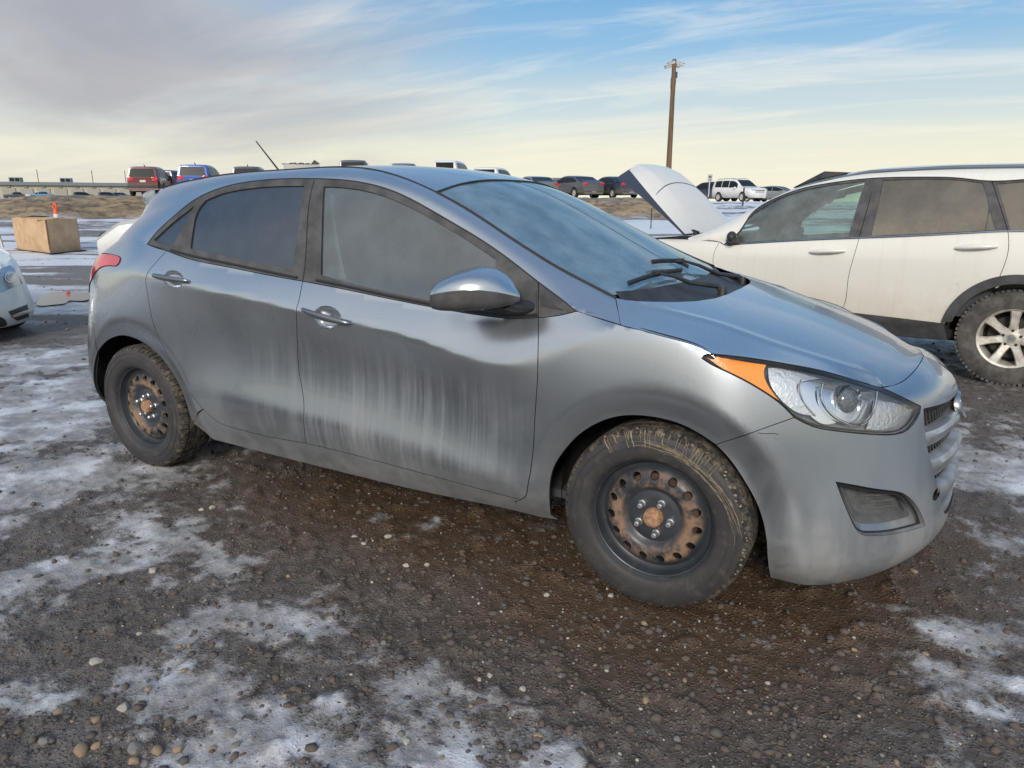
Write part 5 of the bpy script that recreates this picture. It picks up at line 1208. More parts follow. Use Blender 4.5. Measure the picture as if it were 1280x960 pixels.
def ground_mat():
    k = NT('muddy_gravel_and_ice')
    def attr(n): a = k.n.new('ShaderNodeAttribute'); a.attribute_name = n; return a.outputs['Fac']
    co = k.co(); sn, mud, bank = attr('snow'), attr('mud'), attr('bank')
    x, y, z = k.xyz()
    n1 = k.noise(3.2, 8, .62); n2 = k.noise(22, 8, .70); n3 = k.noise(110, 5, .7); v1 = k.vor(75); v2 = k.vor(190)
    grit = k.vor(140, out='Color'); gs = k.n.new('ShaderNodeSeparateColor'); k.l.new(grit, gs.inputs[0])
    # dirt: grey-brown frozen gravel, browner where it thawed
    nm = k.noise(6, 6, .6); dry = k.mix(k.ss(n2, .3, .7), (.075, .063, .058), (.25, .222, .208)); dry = k.mix(k.ss(nm, .35, .65, 0, .8), dry, k.mix(k.ss(n2, .3, .7), (.050, .040, .035), (.155, .128, .112))); wet = k.mix(n2, (.058, .033, .018), (.165, .100, .056))
    dirt = k.mix(mud, dry, wet)
    peb = k.ss(gs.outputs[0], .74, .92); dirt = k.mix(k.math('MULTIPLY', peb, k.ss(v2, .45, .2)), dirt, k.mix(gs.outputs[1], (.10, .085, .07), (.26, .22, .17)))
    dirt = k.mix(k.ss(n3, .3, .62, .0, .5), k.mix(.5, dirt, (.035, .03, .027)), dirt)
    # ice and dirty snow
    ice = k.mix(k.ss(n2, .3, .75), (.19, .182, .18), (.37, .365, .37)); ice = k.mix(k.math('MULTIPLY', k.ss(n1, .44, .66), k.ss(sn, .45, 1.0)), ice, (.62, .64, .68))
    far = k.math('DISTANCE', 0, 0) if False else None
    n7 = k.noise(8, 7, .66, .6); e = k.math('ADD', sn, k.math('ADD', k.math('MULTIPLY', k.math('SUBTRACT', n7, .5), 1.1), k.math('ADD', k.math('MULTIPLY', k.math('SUBTRACT', n2, .5), 1.0), k.math('MULTIPLY', k.math('SUBTRACT', n3, .5), .7))))
    f = k.math('MULTIPLY', k.ss(e, .20, .72), k.ss(e, -.2, 1.1, .35, 1.0))
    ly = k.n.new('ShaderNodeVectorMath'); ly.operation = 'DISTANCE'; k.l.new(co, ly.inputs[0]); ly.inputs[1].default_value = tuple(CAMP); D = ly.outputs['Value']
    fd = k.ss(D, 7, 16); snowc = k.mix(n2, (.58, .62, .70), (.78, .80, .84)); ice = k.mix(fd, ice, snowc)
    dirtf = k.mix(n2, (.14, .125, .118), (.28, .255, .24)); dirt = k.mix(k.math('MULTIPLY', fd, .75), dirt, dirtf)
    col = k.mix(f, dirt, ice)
    # bank: brown soil with dead grass
    bs = k.mix(k.ss(n1, .35, .65), (.075, .052, .036), (.19, .135, .075)); g_ = k.noise(1.3, 8, .7, vec=k.co(scale=(1, 1, 4))); bs = k.mix(k.ss(g_, .42, .60), bs, (.33, .235, .12)); bs = k.mix(k.math('MULTIPLY', k.ss(n1, .62, .70), .0), bs, (.7, .72, .76))
    col = k.mix(bank, col, bs)
    wetf = k.math('MULTIPLY', mud, k.math('SUBTRACT', 1.0, f))
    rough = k.math('SUBTRACT', k.mix(f, k.lin(n2, .3, .7, .36, .85), k.lin(n2, .3, .7, .24, .6)), k.math('MULTIPLY', wetf, .30))
    h = k.math('ADD', k.math('MULTIPLY', n2, .6), k.math('ADD', k.math('MULTIPLY', k.ss(v1, .0, .5, 1, 0), .5), k.math('MULTIPLY', k.ss(v2, 0, .5, 1, 0), .3)))
    h = k.math('MULTIPLY', h, k.lin(f, 0, 1, 1.0, .28)); h = k.math('ADD', h, k.math('MULTIPLY', n3, .25))
    k.set(base=col, rough=rough, spec=.5, normal=k.bump(h, .85, .012)); return k.m
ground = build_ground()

# gravel ------------------------------------------------------------------
def ico(sub=1):
    bm = bmesh.new(); bmesh.ops.create_icosphere(bm, subdivisions=sub, radius=1); V = np.array([tuple(v.co) for v in bm.verts]); F_ = np.array([[v.index for v in f.verts] for f in bm.faces]); bm.free(); return V, F_
def gz(x, y):
    x = np.atleast_1d(x).astype(float); y = np.atleast_1d(y).astype(float); z, D, _, _ = broad(x, y); s, m = masks(x, y, D)
    return z+relief(x, y, D)*(1-.45*s*(1-sst(D, 9, 14)))+.006*s-.004
def stone_mat(name, a, b, rough=.8):
    k = NT(name); n = k.noise(30, 6, .65); g = k.geo(); k.set(base=k.mix(n, a, b), rough=rough, normal=k.bump(k.noise(140, 5), .4, .004)); return k.m
SM = [stone_mat('stone_grey', (.13, .12, .11), (.26, .24, .22)), stone_mat('stone_tan', (.20, .145, .09), (.34, .26, .175)), stone_mat('stone_pale', (.30, .27, .22), (.46, .43, .37)), stone_mat('stone_dark', (.05, .045, .042), (.12, .108, .10)), stone_mat('clod', (.065, .050, .042), (.14, .112, .094), .95)]
def gravel(name, n, r0, r1, s0, s1, mi, sub, seed, label=None, snowbias=0, sink=.25, spread=48):
    g = np.random.default_rng(seed); V0, F0 = ico(sub)
    a = AZ0+np.radians(g.uniform(-spread, spread, n)); r = np.sqrt(g.uniform(r0**2, r1**2, n)) if r1 < 6 else r0*(r1/r0)**g.random(n)
    x = CAMP[0]+r*np.sin(a); y = CAMP[1]+r*np.cos(a)
    s, m = masks(x, y, r); k = g.random(n) < np.clip(1-s*.75, .08, 1); x, y, r = x[k], y[k], r[k]; n = len(x)
    sz = s0*(s1/s0)**(g.random(n)**2.2); z = gz(x, y)
    P = V0[None]*(1+.28*np.sin(V0[None]*g.uniform(1, 4, (n, 1, 3))+g.uniform(0, 6, (n, 1, 3))).mean(2, keepdims=True)) * (1+g.uniform(-.22, .22, (n, len(V0), 1)))
    P = P*np.stack([g.uniform(.75, 1.35, n), g.uniform(.75, 1.3, n), g.uniform(.45, .8, n)], 1)[:, None]*sz[:, None, None]
    t = g.uniform(0, 6.28, n); c, s_ = np.cos(t)[:, None], np.sin(t)[:, None]
    W = np.stack([P[..., 0]*c-P[..., 1]*s_+x[:, None], P[..., 0]*s_+P[..., 1]*c+y[:, None], P[..., 2]+(z+sz*sink)[:, None]], -1).reshape(-1, 3)
    Fc = (F0[None]+(np.arange(n)*len(V0))[:, None, None]).reshape(-1, 3)
    me = bpy.data.meshes.new(name); me.vertices.add(len(W)); me.vertices.foreach_set('co', W.ravel()); me.loops.add(Fc.size); me.polygons.add(len(Fc)); me.loops.foreach_set('vertex_index', Fc.ravel()); me.polygons.foreach_set('loop_start', np.arange(0, Fc.size, 3))
    for q in (mi if isinstance(mi, (list, tuple)) else [mi]): me.materials.append(SM[q])
    if isinstance(mi, (list, tuple)): me.polygons.foreach_set('material_index', np.repeat(g.integers(0, len(mi), n), len(F0)).astype(np.int32))
    me.polygons.foreach_set('use_smooth', np.ones(len(Fc), bool)); me.update(calc_edges=True)
    o = link(name, me); o['kind'] = 'stuff'; o['label'] = label; o['category'] = 'gravel'; return o
gravel('gravel', 9000, .9, 6.5, .0016, .0065, [0, 0, 2, 3, 1, 4, 3, 4], 1, 11, 'loose mixed gravel scattered over the frozen mud of the lot')
gravel('mud_crumbs', 14000, .9, 6.5, .003, .015, [4, 4, 3], 1, 12, 'dark crumbs of frozen mud lying between the ice patches', sink=.1)
gravel('pebbles', 5000, 4, 22, .004, .020, [0, 3, 4, 3], 1, 13, 'small dark pebbles spread over the far part of the lot')
STONES = [(120.5, 826, 17, 2), (73.5, 889, 15, 1), (154, 886, 17, 2), (289, 918, 19, 0), (100, 937, 22, 1), (121.5, 931, 14, 1), (170, 936, 21, 0), (196, 940, 17, 1), (224, 937, 14, 1), (295, 933, 13, 0), (192.5, 721, 13, 2), (174, 792, 10, 2), (195, 842, 13, 0), (229, 827, 11, 0), (186, 861, 12, 1), (230, 839, 11, 1), (599, 846, 9, 2), (613, 842, 9, 2), (502, 918, 12, 0), (509, 928, 12, 2), (485, 670, 11, 2), (508, 705, 9, 2), (534, 705, 8, 2), (455, 680, 7, 2), (443, 667, 9, 2), (357, 872, 9, 1), (266, 936, 11, 1), (56, 927, 15, 0), (117, 901, 16, 1), (55, 907, 11, 3), (47, 722, 14, 3), (237, 810, 8, 1), (223, 811, 9, 1), (361, 719, 7, 1), (513, 841, 12, 0), (480, 802, 9, 0), (132, 938, 13, 3), (182, 954, 14, 0), (167, 952, 15, 1), (342, 867, 8, 0), (438, 910, 15, 3), (552, 950, 12, 1),
    (653, 860, 11, 2), (806, 778, 11, 1), (764, 743, 9, 2), (806, 875, 12, 1), (687, 862, 9, 0), (937, 891, 9, 1), (856, 851, 8, 1), (672, 920, 15, 1), (1067, 812, 8, 1), (1157, 817, 10, 1), (1120, 954, 10, 1), (744, 829, 7, 0), (960, 852, 8, 2), (684, 743, 9, 2), (1191, 940, 12, 1), (846, 922, 13, 0), (701, 844, 10, 0), (1142, 715, 9, 1), (265, 634, 10, 2), (252, 637, 7, 2)]
def stones():
    V0, F0 = ico(3); g = np.random.default_rng(4)
    nm = {0: ('grey rounded stone lying loose on the frozen mud', 'grey stones on the lot'), 1: ('tan rounded stone lying loose on the frozen mud', 'tan stones on the lot'), 2: ('pale cream stone lying loose on the frozen mud', 'pale stones on the lot'), 3: ('blackish lump of stone stuck in the frozen mud', 'blackish stones on the lot')}
    meshes = {}
    for px, py, w, c in STONES:
        p = on_z(px, py); D = float((p-CAMP)@_F); s = w/FPX*D*.47; p = on_z(px, py+w*.12)
        v = g.integers(0, 4)
        if (v, c) not in meshes:
            q = V0.copy(); gg = np.random.default_rng(100+v*7+c); 
            for _ in range(13):       # knock flats off a ball
                d = gg.normal(size=3); d /= np.linalg.norm(d); h = gg.uniform(.58, .86); t = q@d; q = q-np.maximum(t-h, 0)[:, None]*d*.95
            q *= np.array([1.15, .9, .68]); meshes[(v, c)] = mesh_from('stone', q, F0, True, (SM[c],)); meshes[(v, c)].set_sharp_from_angle(angle=R(20))
        o = bpy.data.objects.new('stone', meshes[(v, c)]); COL.objects.link(o)
        o.location = (p[0], p[1], float(gz(p[0], p[1])[0])+s*.10); o.scale = (s, s, s); o.rotation_euler = (g.uniform(-.2, .2), g.uniform(-.2, .2), g.uniform(0, 6.3))
        tag(o, nm[c][0], 'stone', nm[c][1])
stones()
# ------------------------------------------------------------------ white crossover parked behind, bonnet up
CR_TH = R(-10); _p = on_z(1253, 483)
CR_AX = np.array([math.cos(CR_TH), math.sin(CR_TH), 0]); CR_AY = np.array([-math.sin(CR_TH), math.cos(CR_TH), 0])
CR_O = _p+CR_AY*.88
crv = thing('crossover', 'dirty white crossover with its bonnet propped up, standing behind the grey hatchback', 'car', tuple(CR_O), CR_TH)
# local frame: x toward its tail, y away from the camera, z up; origin on the ground under the rear axle
def paint_white():
    k = NT('dirty_white_paint'); x, y, z = k.xyz(); n = k.noise(5, 8, .65); n2 = k.noise(40, 6, .7)
    st = k.noise(1, 5, .6, .2, vec=k.co(scale=(26, 4, 1.2)))
    d = k.math('ADD', k.math('MULTIPLY', k.ss(z, 1.0, .32), k.ss(n, .25, .7, .35, .95)), k.math('MULTIPLY', k.ss(st, .52, .7), .18), clamp=True)
    spl = k.math('MULTIPLY', k.math('MULTIPLY', k.ss(x, -.75, -.35), k.ss(x, -.1, -.35)), k.math('MULTIPLY', k.ss(z, .95, .72), k.ss(k.noise(40, 7, .75), .56, .70)))
    c = k.mix(k.math('MULTIPLY', d, .8), (.70, .685, .64), k.mix(n2, (.40, .35, .28), (.55, .50, .42))); c = k.mix(k.math('MULTIPLY', spl, .55), c, (.24, .16, .09))
    k.set(base=c, rough=k.lin(d, 0, 1, .38, .8), coat=k.lin(d, 0, .6, .35, 0), coatr=.12); return k.m
M['white'] = paint_white()
M['glass_green'] = glass_mat('green_glass', (.55, .72, .66), 1.9, .16, (.50, .57, .53))
M['glass_dusty'] = glass_mat('dusty_tinted_glass', (.10, .10, .10), 1.9, .30, (.34, .30, .245), tz=(1.02, 1.40), dscale=3)
M['clad'] = plain('grey_cladding', (.050, .052, .055), .65, var=.3, vs=10)
M['alloy'] = plain('dirty_alloy', (.60, .57, .51), .5, .5, var=.25, vs=16, bumps=(60, .15))
M['tyre2'] = plain('dusty_tyre', (.085, .080, .074), .9, var=.4, vs=14, bumps=(60, .3))
CX = [1.0, .72, .35, 0, -.6, -1.2, -1.8, -2.25, -2.6, -3.0, -3.35, -3.52]
def cr(ys, zs): return [(x, y, z) for x, y, z in zip(CX, ys, zs)]
CA = cr([.72,.80,.82,.825,.83,.83,.83,.83,.82,.80,.72,.50], [.36,.34,.31,.30,.28,.28,.28,.28,.27,.27,.27,.27])
CB = cr([.76,.86,.885,.888,.888,.888,.888,.888,.88,.87,.79,.55], [.44,.43,.42,.42,.42,.42,.42,.42,.42,.42,.42,.42])
CC = cr([.78,.87,.905,.908,.902,.900,.900,.903,.905,.89,.82,.58], [.66,.66,.66,.66,.66,.64,.64,.64,.66,.66,.64,.62])
CD = cr([.775,.865,.90,.907,.906,.906,.904,.898,.885,.86,.79,.56], [.955,.945,.935,.925,.905,.885,.87,.86,.85,.83,.80,.76])
CE = cr([.74,.83,.862,.868,.870,.868,.862,.855,.84,.80,.72,.50], [1.15,1.145,1.14,1.13,1.085,1.045,1.0,.975,.985,.97,.92,.86])
CF = cr([.62,.69,.705,.71,.712,.712,.735,.80,.83,.77,.68,.46], [1.46,1.49,1.505,1.515,1.525,1.505,1.36,1.11,1.00,.985,.935,.87])
CG = cr([.54,.60,.62,.625,.63,.632,.655,.70,.76,.70,.60,.42], [1.515,1.545,1.562,1.573,1.578,1.556,1.42,1.18,1.02,1.01,.96,.88])
CHc = cr([0]*12, [1.56,1.59,1.612,1.626,1.633,1.612,1.48,1.23,1.05,1.07,1.0,.90])
def build_crv_skin():
    rails = [CA, CB, CC, CD, CE, CF, CG, CHc]; A = [np.array(r, float)[::-1] for r in rails]; u = A[0][:, 0]; q = np.linspace(u[0], u[-1], 260)
    T = [np.stack([q, ncs(u, a[:, 1], q), ncs(u, a[:, 2], q)], 1) for a in A]; v = np.linspace(0, 1, 10); g = [(T[0][:, None]*(1-v)[None, :, None]+T[1][:, None]*v[None, :, None])]
    v2 = np.linspace(0, 1, 24); g.append(para((T[1], T[2], T[3]), v2)[:, 1:])
    m = (T[3]+T[4])/2; m[:, 1] += .006; g.append(para((T[3], m, T[4]), np.linspace(0, 1, 14))[:, 1:])
    m = (T[4]+T[5])/2; m[:, 1] += .018; g.append(para((T[4], m, T[5]), np.linspace(0, 1, 18))[:, 1:])
    m = (T[5]+T[6])/2; m[:, 1] += .008; g.append(para((T[5], m, T[6]), np.linspace(0, 1, 10))[:, 1:])
    m = T[6]*.45+T[7]*.55; m[:, 2] += .018; g.append(para((T[6], m, T[7]), np.linspace(0, 1, 20))[:, 1:])
    G = smooth_v(np.concatenate(g, 1), 2); G[..., 1] *= -1; return Skin(G)
CRS = build_crv_skin(); CS = [CRS]
def crv_rot(): 
    B = np.stack([CR_AX, CR_AY, np.array([0, 0, 1.0])]); return B
LCAM[0] = crv_rot() @ (CAMP-CR_O); LCAM[1] = crv_rot()
def cp(name, segs, **k): return panel(name, segs, CS, parent=crv, **k)
c_belt = [(905, 306), (935, 304.3), (1000, 300.5), (1074, 297.5)]
c_belt2 = [(1074, 297.5), (1150, 294.5), (1231, 290.2), (1260, 289.5)]
c_B = [(1074, 297.5), (1067.5, 320), (1060, 350), (1056, 379)]; c_B = c_B+[X(-1.19, -.9, .45)]
c_rb = [X(-1.19, -.9, .45), X(-.8, -.9, .43), X(-.50, -.9, .43)]
c_arch = arch(0, .435, 165, 84, 16, cz=.37)
ap = lambda r, a0, a1, n=16: [X(r*math.cos(R(a0+(a1-a0)*i/n)), -.9, .37+r*math.sin(R(a0+(a1-a0)*i/n))) for i in range(n+1)]
c_front = [X(-2.30, -.9, .975), X(-2.33, -.9, .80), X(-2.22, -.9, .56), X(-2.16, -.9, .45)]
cfd = cp('front_door', [[X(-2.30, -.9, .975), (905, 306)]+c_belt[1:], c_B, [X(-1.19, -.9, .45), X(-1.7, -.9, .45), X(-2.16, -.9, .45)], rev(c_front)], mat=M['white'], gap=.002, step=.03)
crd = cp('rear_door', [c_belt2, [(1260, 289.5), (1261, 302.5), (1259, 320), (1250, 345), (1244, 361)], ap(.445, 99, 165), [ap(.445, 165, 165, 1)[0], X(-.43, -.9, .43), X(-.50, -.9, .43)], rev(c_rb), rev(c_B)], mat=M['white'], gap=.002, step=.03)
c_top = [(905, 306), (925, 288.5), (940, 266.5), (966, 249.5), (1000, 236.5), (1035, 229.3), (1090, 223), (1150, 221.5), (1200, 222.8), (1240, 226.5)]
rq = cp('rear_quarter', [[(1260, 289.5), X(.35, -.86, 1.135), X(.72, -.83, 1.145), X(.93, -.77, 1.15)], [X(.93, -.77, 1.15), X(.95, -.8, .9), X(.95, -.76, .46)], [X(.95, -.76, .46), X(.47, -.9, .44)], ap(.445, 15, 99), [(1244, 361), (1250, 345), (1259, 320), (1261, 302.5), (1260, 289.5)]], mat=M['white'], gap=.002, step=.035)
wing = cp('front_wing', [[X(-2.30, -.9, .975), X(-2.62, -.84, .985), X(-3.0, -.80, .97), X(-3.35, -.72, .92)], [X(-3.35, -.72, .92), X(-3.35, -.8, .62), X(-3.05, -.88, .45)], [X(-2.62+.445*math.cos(R(a)), -.9, .37+.445*math.sin(R(a))) for a in range(168, 10, -12)], [X(-2.185, -.9, .46), X(-2.16, -.9, .45)], c_front[::-1]], mat=M['white'], gap=.002, step=.035)
front = cp('front_bumper', [[X(-3.35, -.72, .92), X(-3.50, -.5, .86)], [X(-3.50, -.5, .86), X(-3.50, -.5, .45), X(-3.49, -.5, .30)], [X(-3.49, -.5, .30), X(-3.1, -.78, .30), X(-3.05, -.88, .45)], [X(-3.05, -.88, .45), X(-3.35, -.8, .62), X(-3.35, -.72, .92)]], d=(.6, .8, 0), mat=M['white'], step=.04)
# window surround and panes
GF_ = [[(919.5, 303), (923, 287.5), (940, 269.5), (966, 252.5), (1000, 239.3), (1035, 232.3), (1082, 226.3)], [(1082, 226.3), (1070, 265), (1061, 296)], [(1061, 296), (1000, 299), (960, 301), (919.5, 303)]]
GB_ = [[(1104, 225.4), (1155, 223.8), (1197.5, 225), (1228, 228.5)], [(1228, 228.5), (1236, 259), (1231, 288)], [(1231, 288), (1160, 291.5), (1089, 294.5)], [(1089, 294.5), (1097, 258), (1104, 225.4)]]
GT_ = [[(1237, 262), (1241, 275), (1245, 287.3)], [(1245, 287.3), (1232.5, 288)], [(1232.5, 288), (1237, 262)]]
GQ_ = [[(1246, 230), X(.25, -.70, 1.49), X(.45, -.70, 1.46), X(.62, -.71, 1.38)], [X(.62, -.71, 1.38), X(.66, -.78, 1.18)], [X(.66, -.78, 1.18), X(.3, -.8, 1.16), (1263, 287.5)], [(1263, 287.5), (1255, 258), (1246, 230)]]
TOPB = c_top+[X(.25, -.70, 1.515), X(.5, -.69, 1.485), X(.70, -.69, 1.39)]
cp('window_surround', [TOPB, [X(.70, -.69, 1.39), X(.76, -.8, 1.15)], [X(.76, -.8, 1.15), X(.35, -.86, 1.14), (1260, 290)]+c_belt2[::-1][1:], c_belt[::-1]], mat=M['trim'], holes=[GF_, GB_, GT_, GQ_], off=.001, gap=.001, step=.03)
cp('front_door_window', GF_, mat=M['glass_green'], off=-.006, gap=-.004, flange=0, step=.05)
cp('rear_door_window', GB_, mat=M['glass_dusty'], off=-.006, gap=-.004, flange=0, step=.05)
cp('rear_door_quarter_window', GT_, mat=M['glass_dusty'], off=-.006, gap=-.003, flange=0, step=.03)
cp('rear_quarter_window', GQ_, mat=M['glass_dusty'], off=-.006, gap=-.004, flange=0, step=.05)
def cstrip(name, pts, r, mat, lift=.002, step=.05, par=None):
    L = dens(resolve(pts, CS), step)
    for sg in (1, -1): b = MB(); b.tube([(p[0], (p[1]-lift)*sg, p[2]) for p in L], r, 6); b.build(name, mat, par or crv)
cstrip('belt_chrome', [(907, 306), (935, 304.3), (1000, 300.5), (1074, 297.5), (1150, 294.5), (1231, 290.2), (1262, 289), X(.35, -.86, 1.137), X(.72, -.83, 1.147)], .006, M['chrome'], .004)
cstrip('window_edge', c_top+[X(.25, -.70, 1.517), X(.5, -.69, 1.487)], .005, M['rubber'], .0)
cstrip('door_frame_seam', [(1095, 222.6), (1085, 258), (1074, 297)], .003, M['dark'], .001)
cstrip('door_frame_seam', [(1240, 227), (1250, 257), (1260, 289)], .003, M['dark'], .001)
# pillars and roof
q_ = np.linspace(-2.52, .98, 40); G_ = [np.array(r, float)[::-1] for r in (CG, CHc, CF, CE)]
roofe = [X(x, -float(np.interp(x, G_[0][:, 0], G_[0][:, 1])), float(np.interp(x, G_[0][:, 0], G_[0][:, 2]))) for x in q_]
ctop3 = [X(*p) for p in resolve(TOPB, CS)]
cp('body_side', [rev(roofe), [roofe[0], X(-2.62, -.84, .99), X(-2.30, -.86, .978), ctop3[0]], ctop3, [ctop3[-1], X(.76, -.8, 1.15), X(.93, -.77, 1.15)], [X(.93, -.77, 1.15), X(.97, -.65, 1.42), roofe[-1]]], d=(0, .85, -.5), mat=M['white'], gap=.001, step=.03)
rf = [X(-1.42, 0, 1.60), X(-1.40, -.3, 1.59), X(-1.34, -.60, 1.55)]
ir = [p for p in roofe if p[1] >= -1.34]
panel('roof', [rf, [rf[-1]]+ir, [ir[-1], X(.98, 0, 1.58)], [X(.98, 0, 1.58), rf[0]]], CS, d=(0, 0, -1), parent=crv, mat=M['white'], mirror='join', step=.06, flange=0)
il = [p for p in roofe if p[1] <= -1.34]
panel('windscreen', [rev(rf), [rf[0], X(-2.5, 0, 1.06)], [X(-2.5, 0, 1.06), X(-2.47, -.4, 1.06), il[0]], il+[rf[-1]]], CS, d=(0, 0, -1), parent=crv, mat=M['glass_green'], mirror='join', step=.08, flange=0, off=-.003)
# roof rails, open sunroof wind deflector
L = [(p[1]+.02, p[2]+.012, p[3]+.014) for p in roofe if -1.5 < p[1] < .85]
for sg in (1, -1): b = MB(); b.tube([(a, b_*sg, c) for a, b_, c in L], .014, 8); b.build('roof_rail', M['railgrey'] if 'railgrey' in M else M.setdefault('railgrey', plain('rail_grey', (.16, .19, .24), .35, .5)), crv)
b = MB(); b.add([(-1.84, -.40, 1.455), (-1.84, .40, 1.455), (-1.60, .42, 1.53), (-1.60, -.42, 1.53), (-1.58, -.40, 1.592), (-1.58, .40, 1.592), (-1.36, -.40, 1.578), (-1.36, .40, 1.578)], [(0, 1, 5, 4), (0, 4, 3), (1, 2, 5), (4, 5, 7, 6), (3, 4, 6), (2, 7, 5), (0, 3, 6, 7, 2, 1)]); b.build('sunroof_deflector', M['plastic'], crv, smooth=False)
# cladding
cp('sill_cladding', [[X(-2.19, -.9, .45), X(-1.19, -.9, .45), X(-.44, -.9, .43)], [X(-.44, -.9, .43), X(-.40, -.86, .295)], [X(-.40, -.86, .295), X(-1.2, -.83, .285), X(-2.2, -.83, .285)], [X(-2.2, -.83, .285), X(-2.19, -.9, .45)]], mat=M['clad'], step=.04, off=.008, gap=.001)
for cx_ in (0, -2.62):
    o_ = [X(cx_+.462*math.cos(R(a)), -.9, .37+.462*math.sin(R(a))) for a in range(172, 7, -8)]; i_ = [X(cx_+.395*math.cos(R(a)), -.9, .37+.395*math.sin(R(a))) for a in range(8, 173, 8)]
    cp('arch_cladding', [o_, [o_[-1], i_[0]], i_, [i_[-1], o_[0]]], mat=M['clad'], step=.03, off=.012, gap=.0, flange=.03, lip=0)
# door handles
for (a, b_), pr in ((((1012.5, 315), (1057, 313.5)), cfd), (((1194.5, 310), (1247.5, 308)), crd)):
    pa, pb = resolve([a], CS)[0], resolve([b_], CS)[0]
    for sg, dr in ((1, pr[0]), (-1, pr[1])):
        b = MB(); pts = [pa+(pb-pa)*t+np.array([0, -.008-.028*math.sin(math.pi*t)**.7, .004*math.sin(math.pi*t)]) for t in np.linspace(0, 1, 9)]
        b.tube([p*np.array([1, sg, 1]) for p in pts], [.010, .015, .018, .018, .018, .018, .017, .014, .009], 10); c_ = (pa+pb)/2; b.ell(c_*np.array([1, sg, 1]), (.055, .008, .030), 14, 8); b.build('door_handle', M['white'], dr)
# mirrors
for sg in (1, -1):
    b = MB(); b.ell((-2.16, -.93*sg, 1.025), (.045, .075, .052), 16, 10, Matrix.Rotation(.3*sg, 3, 'Z')); b.tube([(-2.15, -.9*sg, 1.0), (-2.19, -.85*sg, .985)], [.03, .05], 8); b.build('door_mirror', M['plastic'], crv)
# propped bonnet
def crv_hood():
    ns, nt = 22, 26; H0 = np.array([-2.70, 0, 1.03]); tip = np.array([-3.45, 0, 1.735]); dr = tip-H0; Lh = np.linalg.norm(dr); dr /= Lh; nrm_ = np.array([-dr[2], 0, dr[0]]); nrm_ = -nrm_ if nrm_[2] < 0 else nrm_
    V = []; 
    for i in range(ns):
        s = i/(ns-1)
        for j in range(nt):
            t = -1+2*j/(nt-1); w = .665-.09*s**2; fr = 1-.11*abs(t)**2.4*s; y = t*w-.075
            p = H0+dr*Lh*s*fr; bend = (.075*math.sin(math.pi*min(1, s*.9))-.05*max(0, (s-.70)/.30)**2)*(1-abs(t)**2.6)-(.012*math.sin(math.pi*s)+.03*s**3)*abs(t)**2.6+.010*math.exp(-((abs(t)-.55)/.08)**2)*s
            V.append(p+np.array([0, y, 0])+nrm_*bend)
    V = np.array(V); S_h = np.repeat(np.arange(ns)/(ns-1), nt); V2 = V-nrm_*(.02+.13*S_h**1.6)[:, None]+dr*(.05*S_h**3)[:, None]; n = ns*nt; idx = np.arange(n).reshape(ns, nt); Q = [(idx[i, j], idx[i, j+1], idx[i+1, j+1], idx[i+1, j]) for i in range(ns-1) for j in range(nt-1)]
    b = MB(); b.add(V, Q); o = b.build('bonnet', M['white'], crv)
    b = MB(); rim = list(idx[0])+list(idx[1:, -1])+list(idx[-1, ::-1][1:])+list(idx[::-1, 0][1:-1]); m = len(rim)
    b.add(list(V2)+[V[i]-nrm_*.002 for i in rim], [tuple(reversed(q)) for q in Q]+[(rim[k], rim[(k+1) % m], n+(k+1) % m, n+k) for k in range(m)]); b.build('bonnet_underside', plain('underside_blue_grey', (.035, .05, .085), .5), o)
    # dark tube laid across the outer skin in place of the fold's shade
    i_ = 13; b = MB(); b.tube([V[idx[i_, j]]-dr*.10*((j-(nt-1)/2)/(nt/2))**2+nrm_*.0008 for j in range(1, nt-1)], .005, 5); b.build('bonnet_crease_shade', M['clad'], o)
    b = MB(); b.tube([(-3.22, .45, .97), (-3.02, .50, 1.40)], .006, 6); b.build('prop_rod', M['rubber'], crv)
    b = MB(); b.box((-3.02, 0, .72), (.8, 1.36, .45)); b.build('engine', M['dark'], crv, bevel=.04)
    b = MB(); b.box((-2.46, 0, 1.0), (.22, 1.44, .06)); b.tube([(-2.5, -.45, 1.06), (-2.38, -.1, 1.12), (-2.30, .12, 1.15)], .012, 6); b.tube([(-2.5, .2, 1.06), (-2.38, .5, 1.11)], .012, 6); b.build('scuttle_panel', M['plastic'], crv)
    b = MB(); b.tube([(-2.60, -.66, 1.0), (-2.66, -.66, 1.07), (-2.60, -.66, 1.04)], .018, 8); b.build('bonnet_hinge', M['rubber'], crv)
crv_hood()
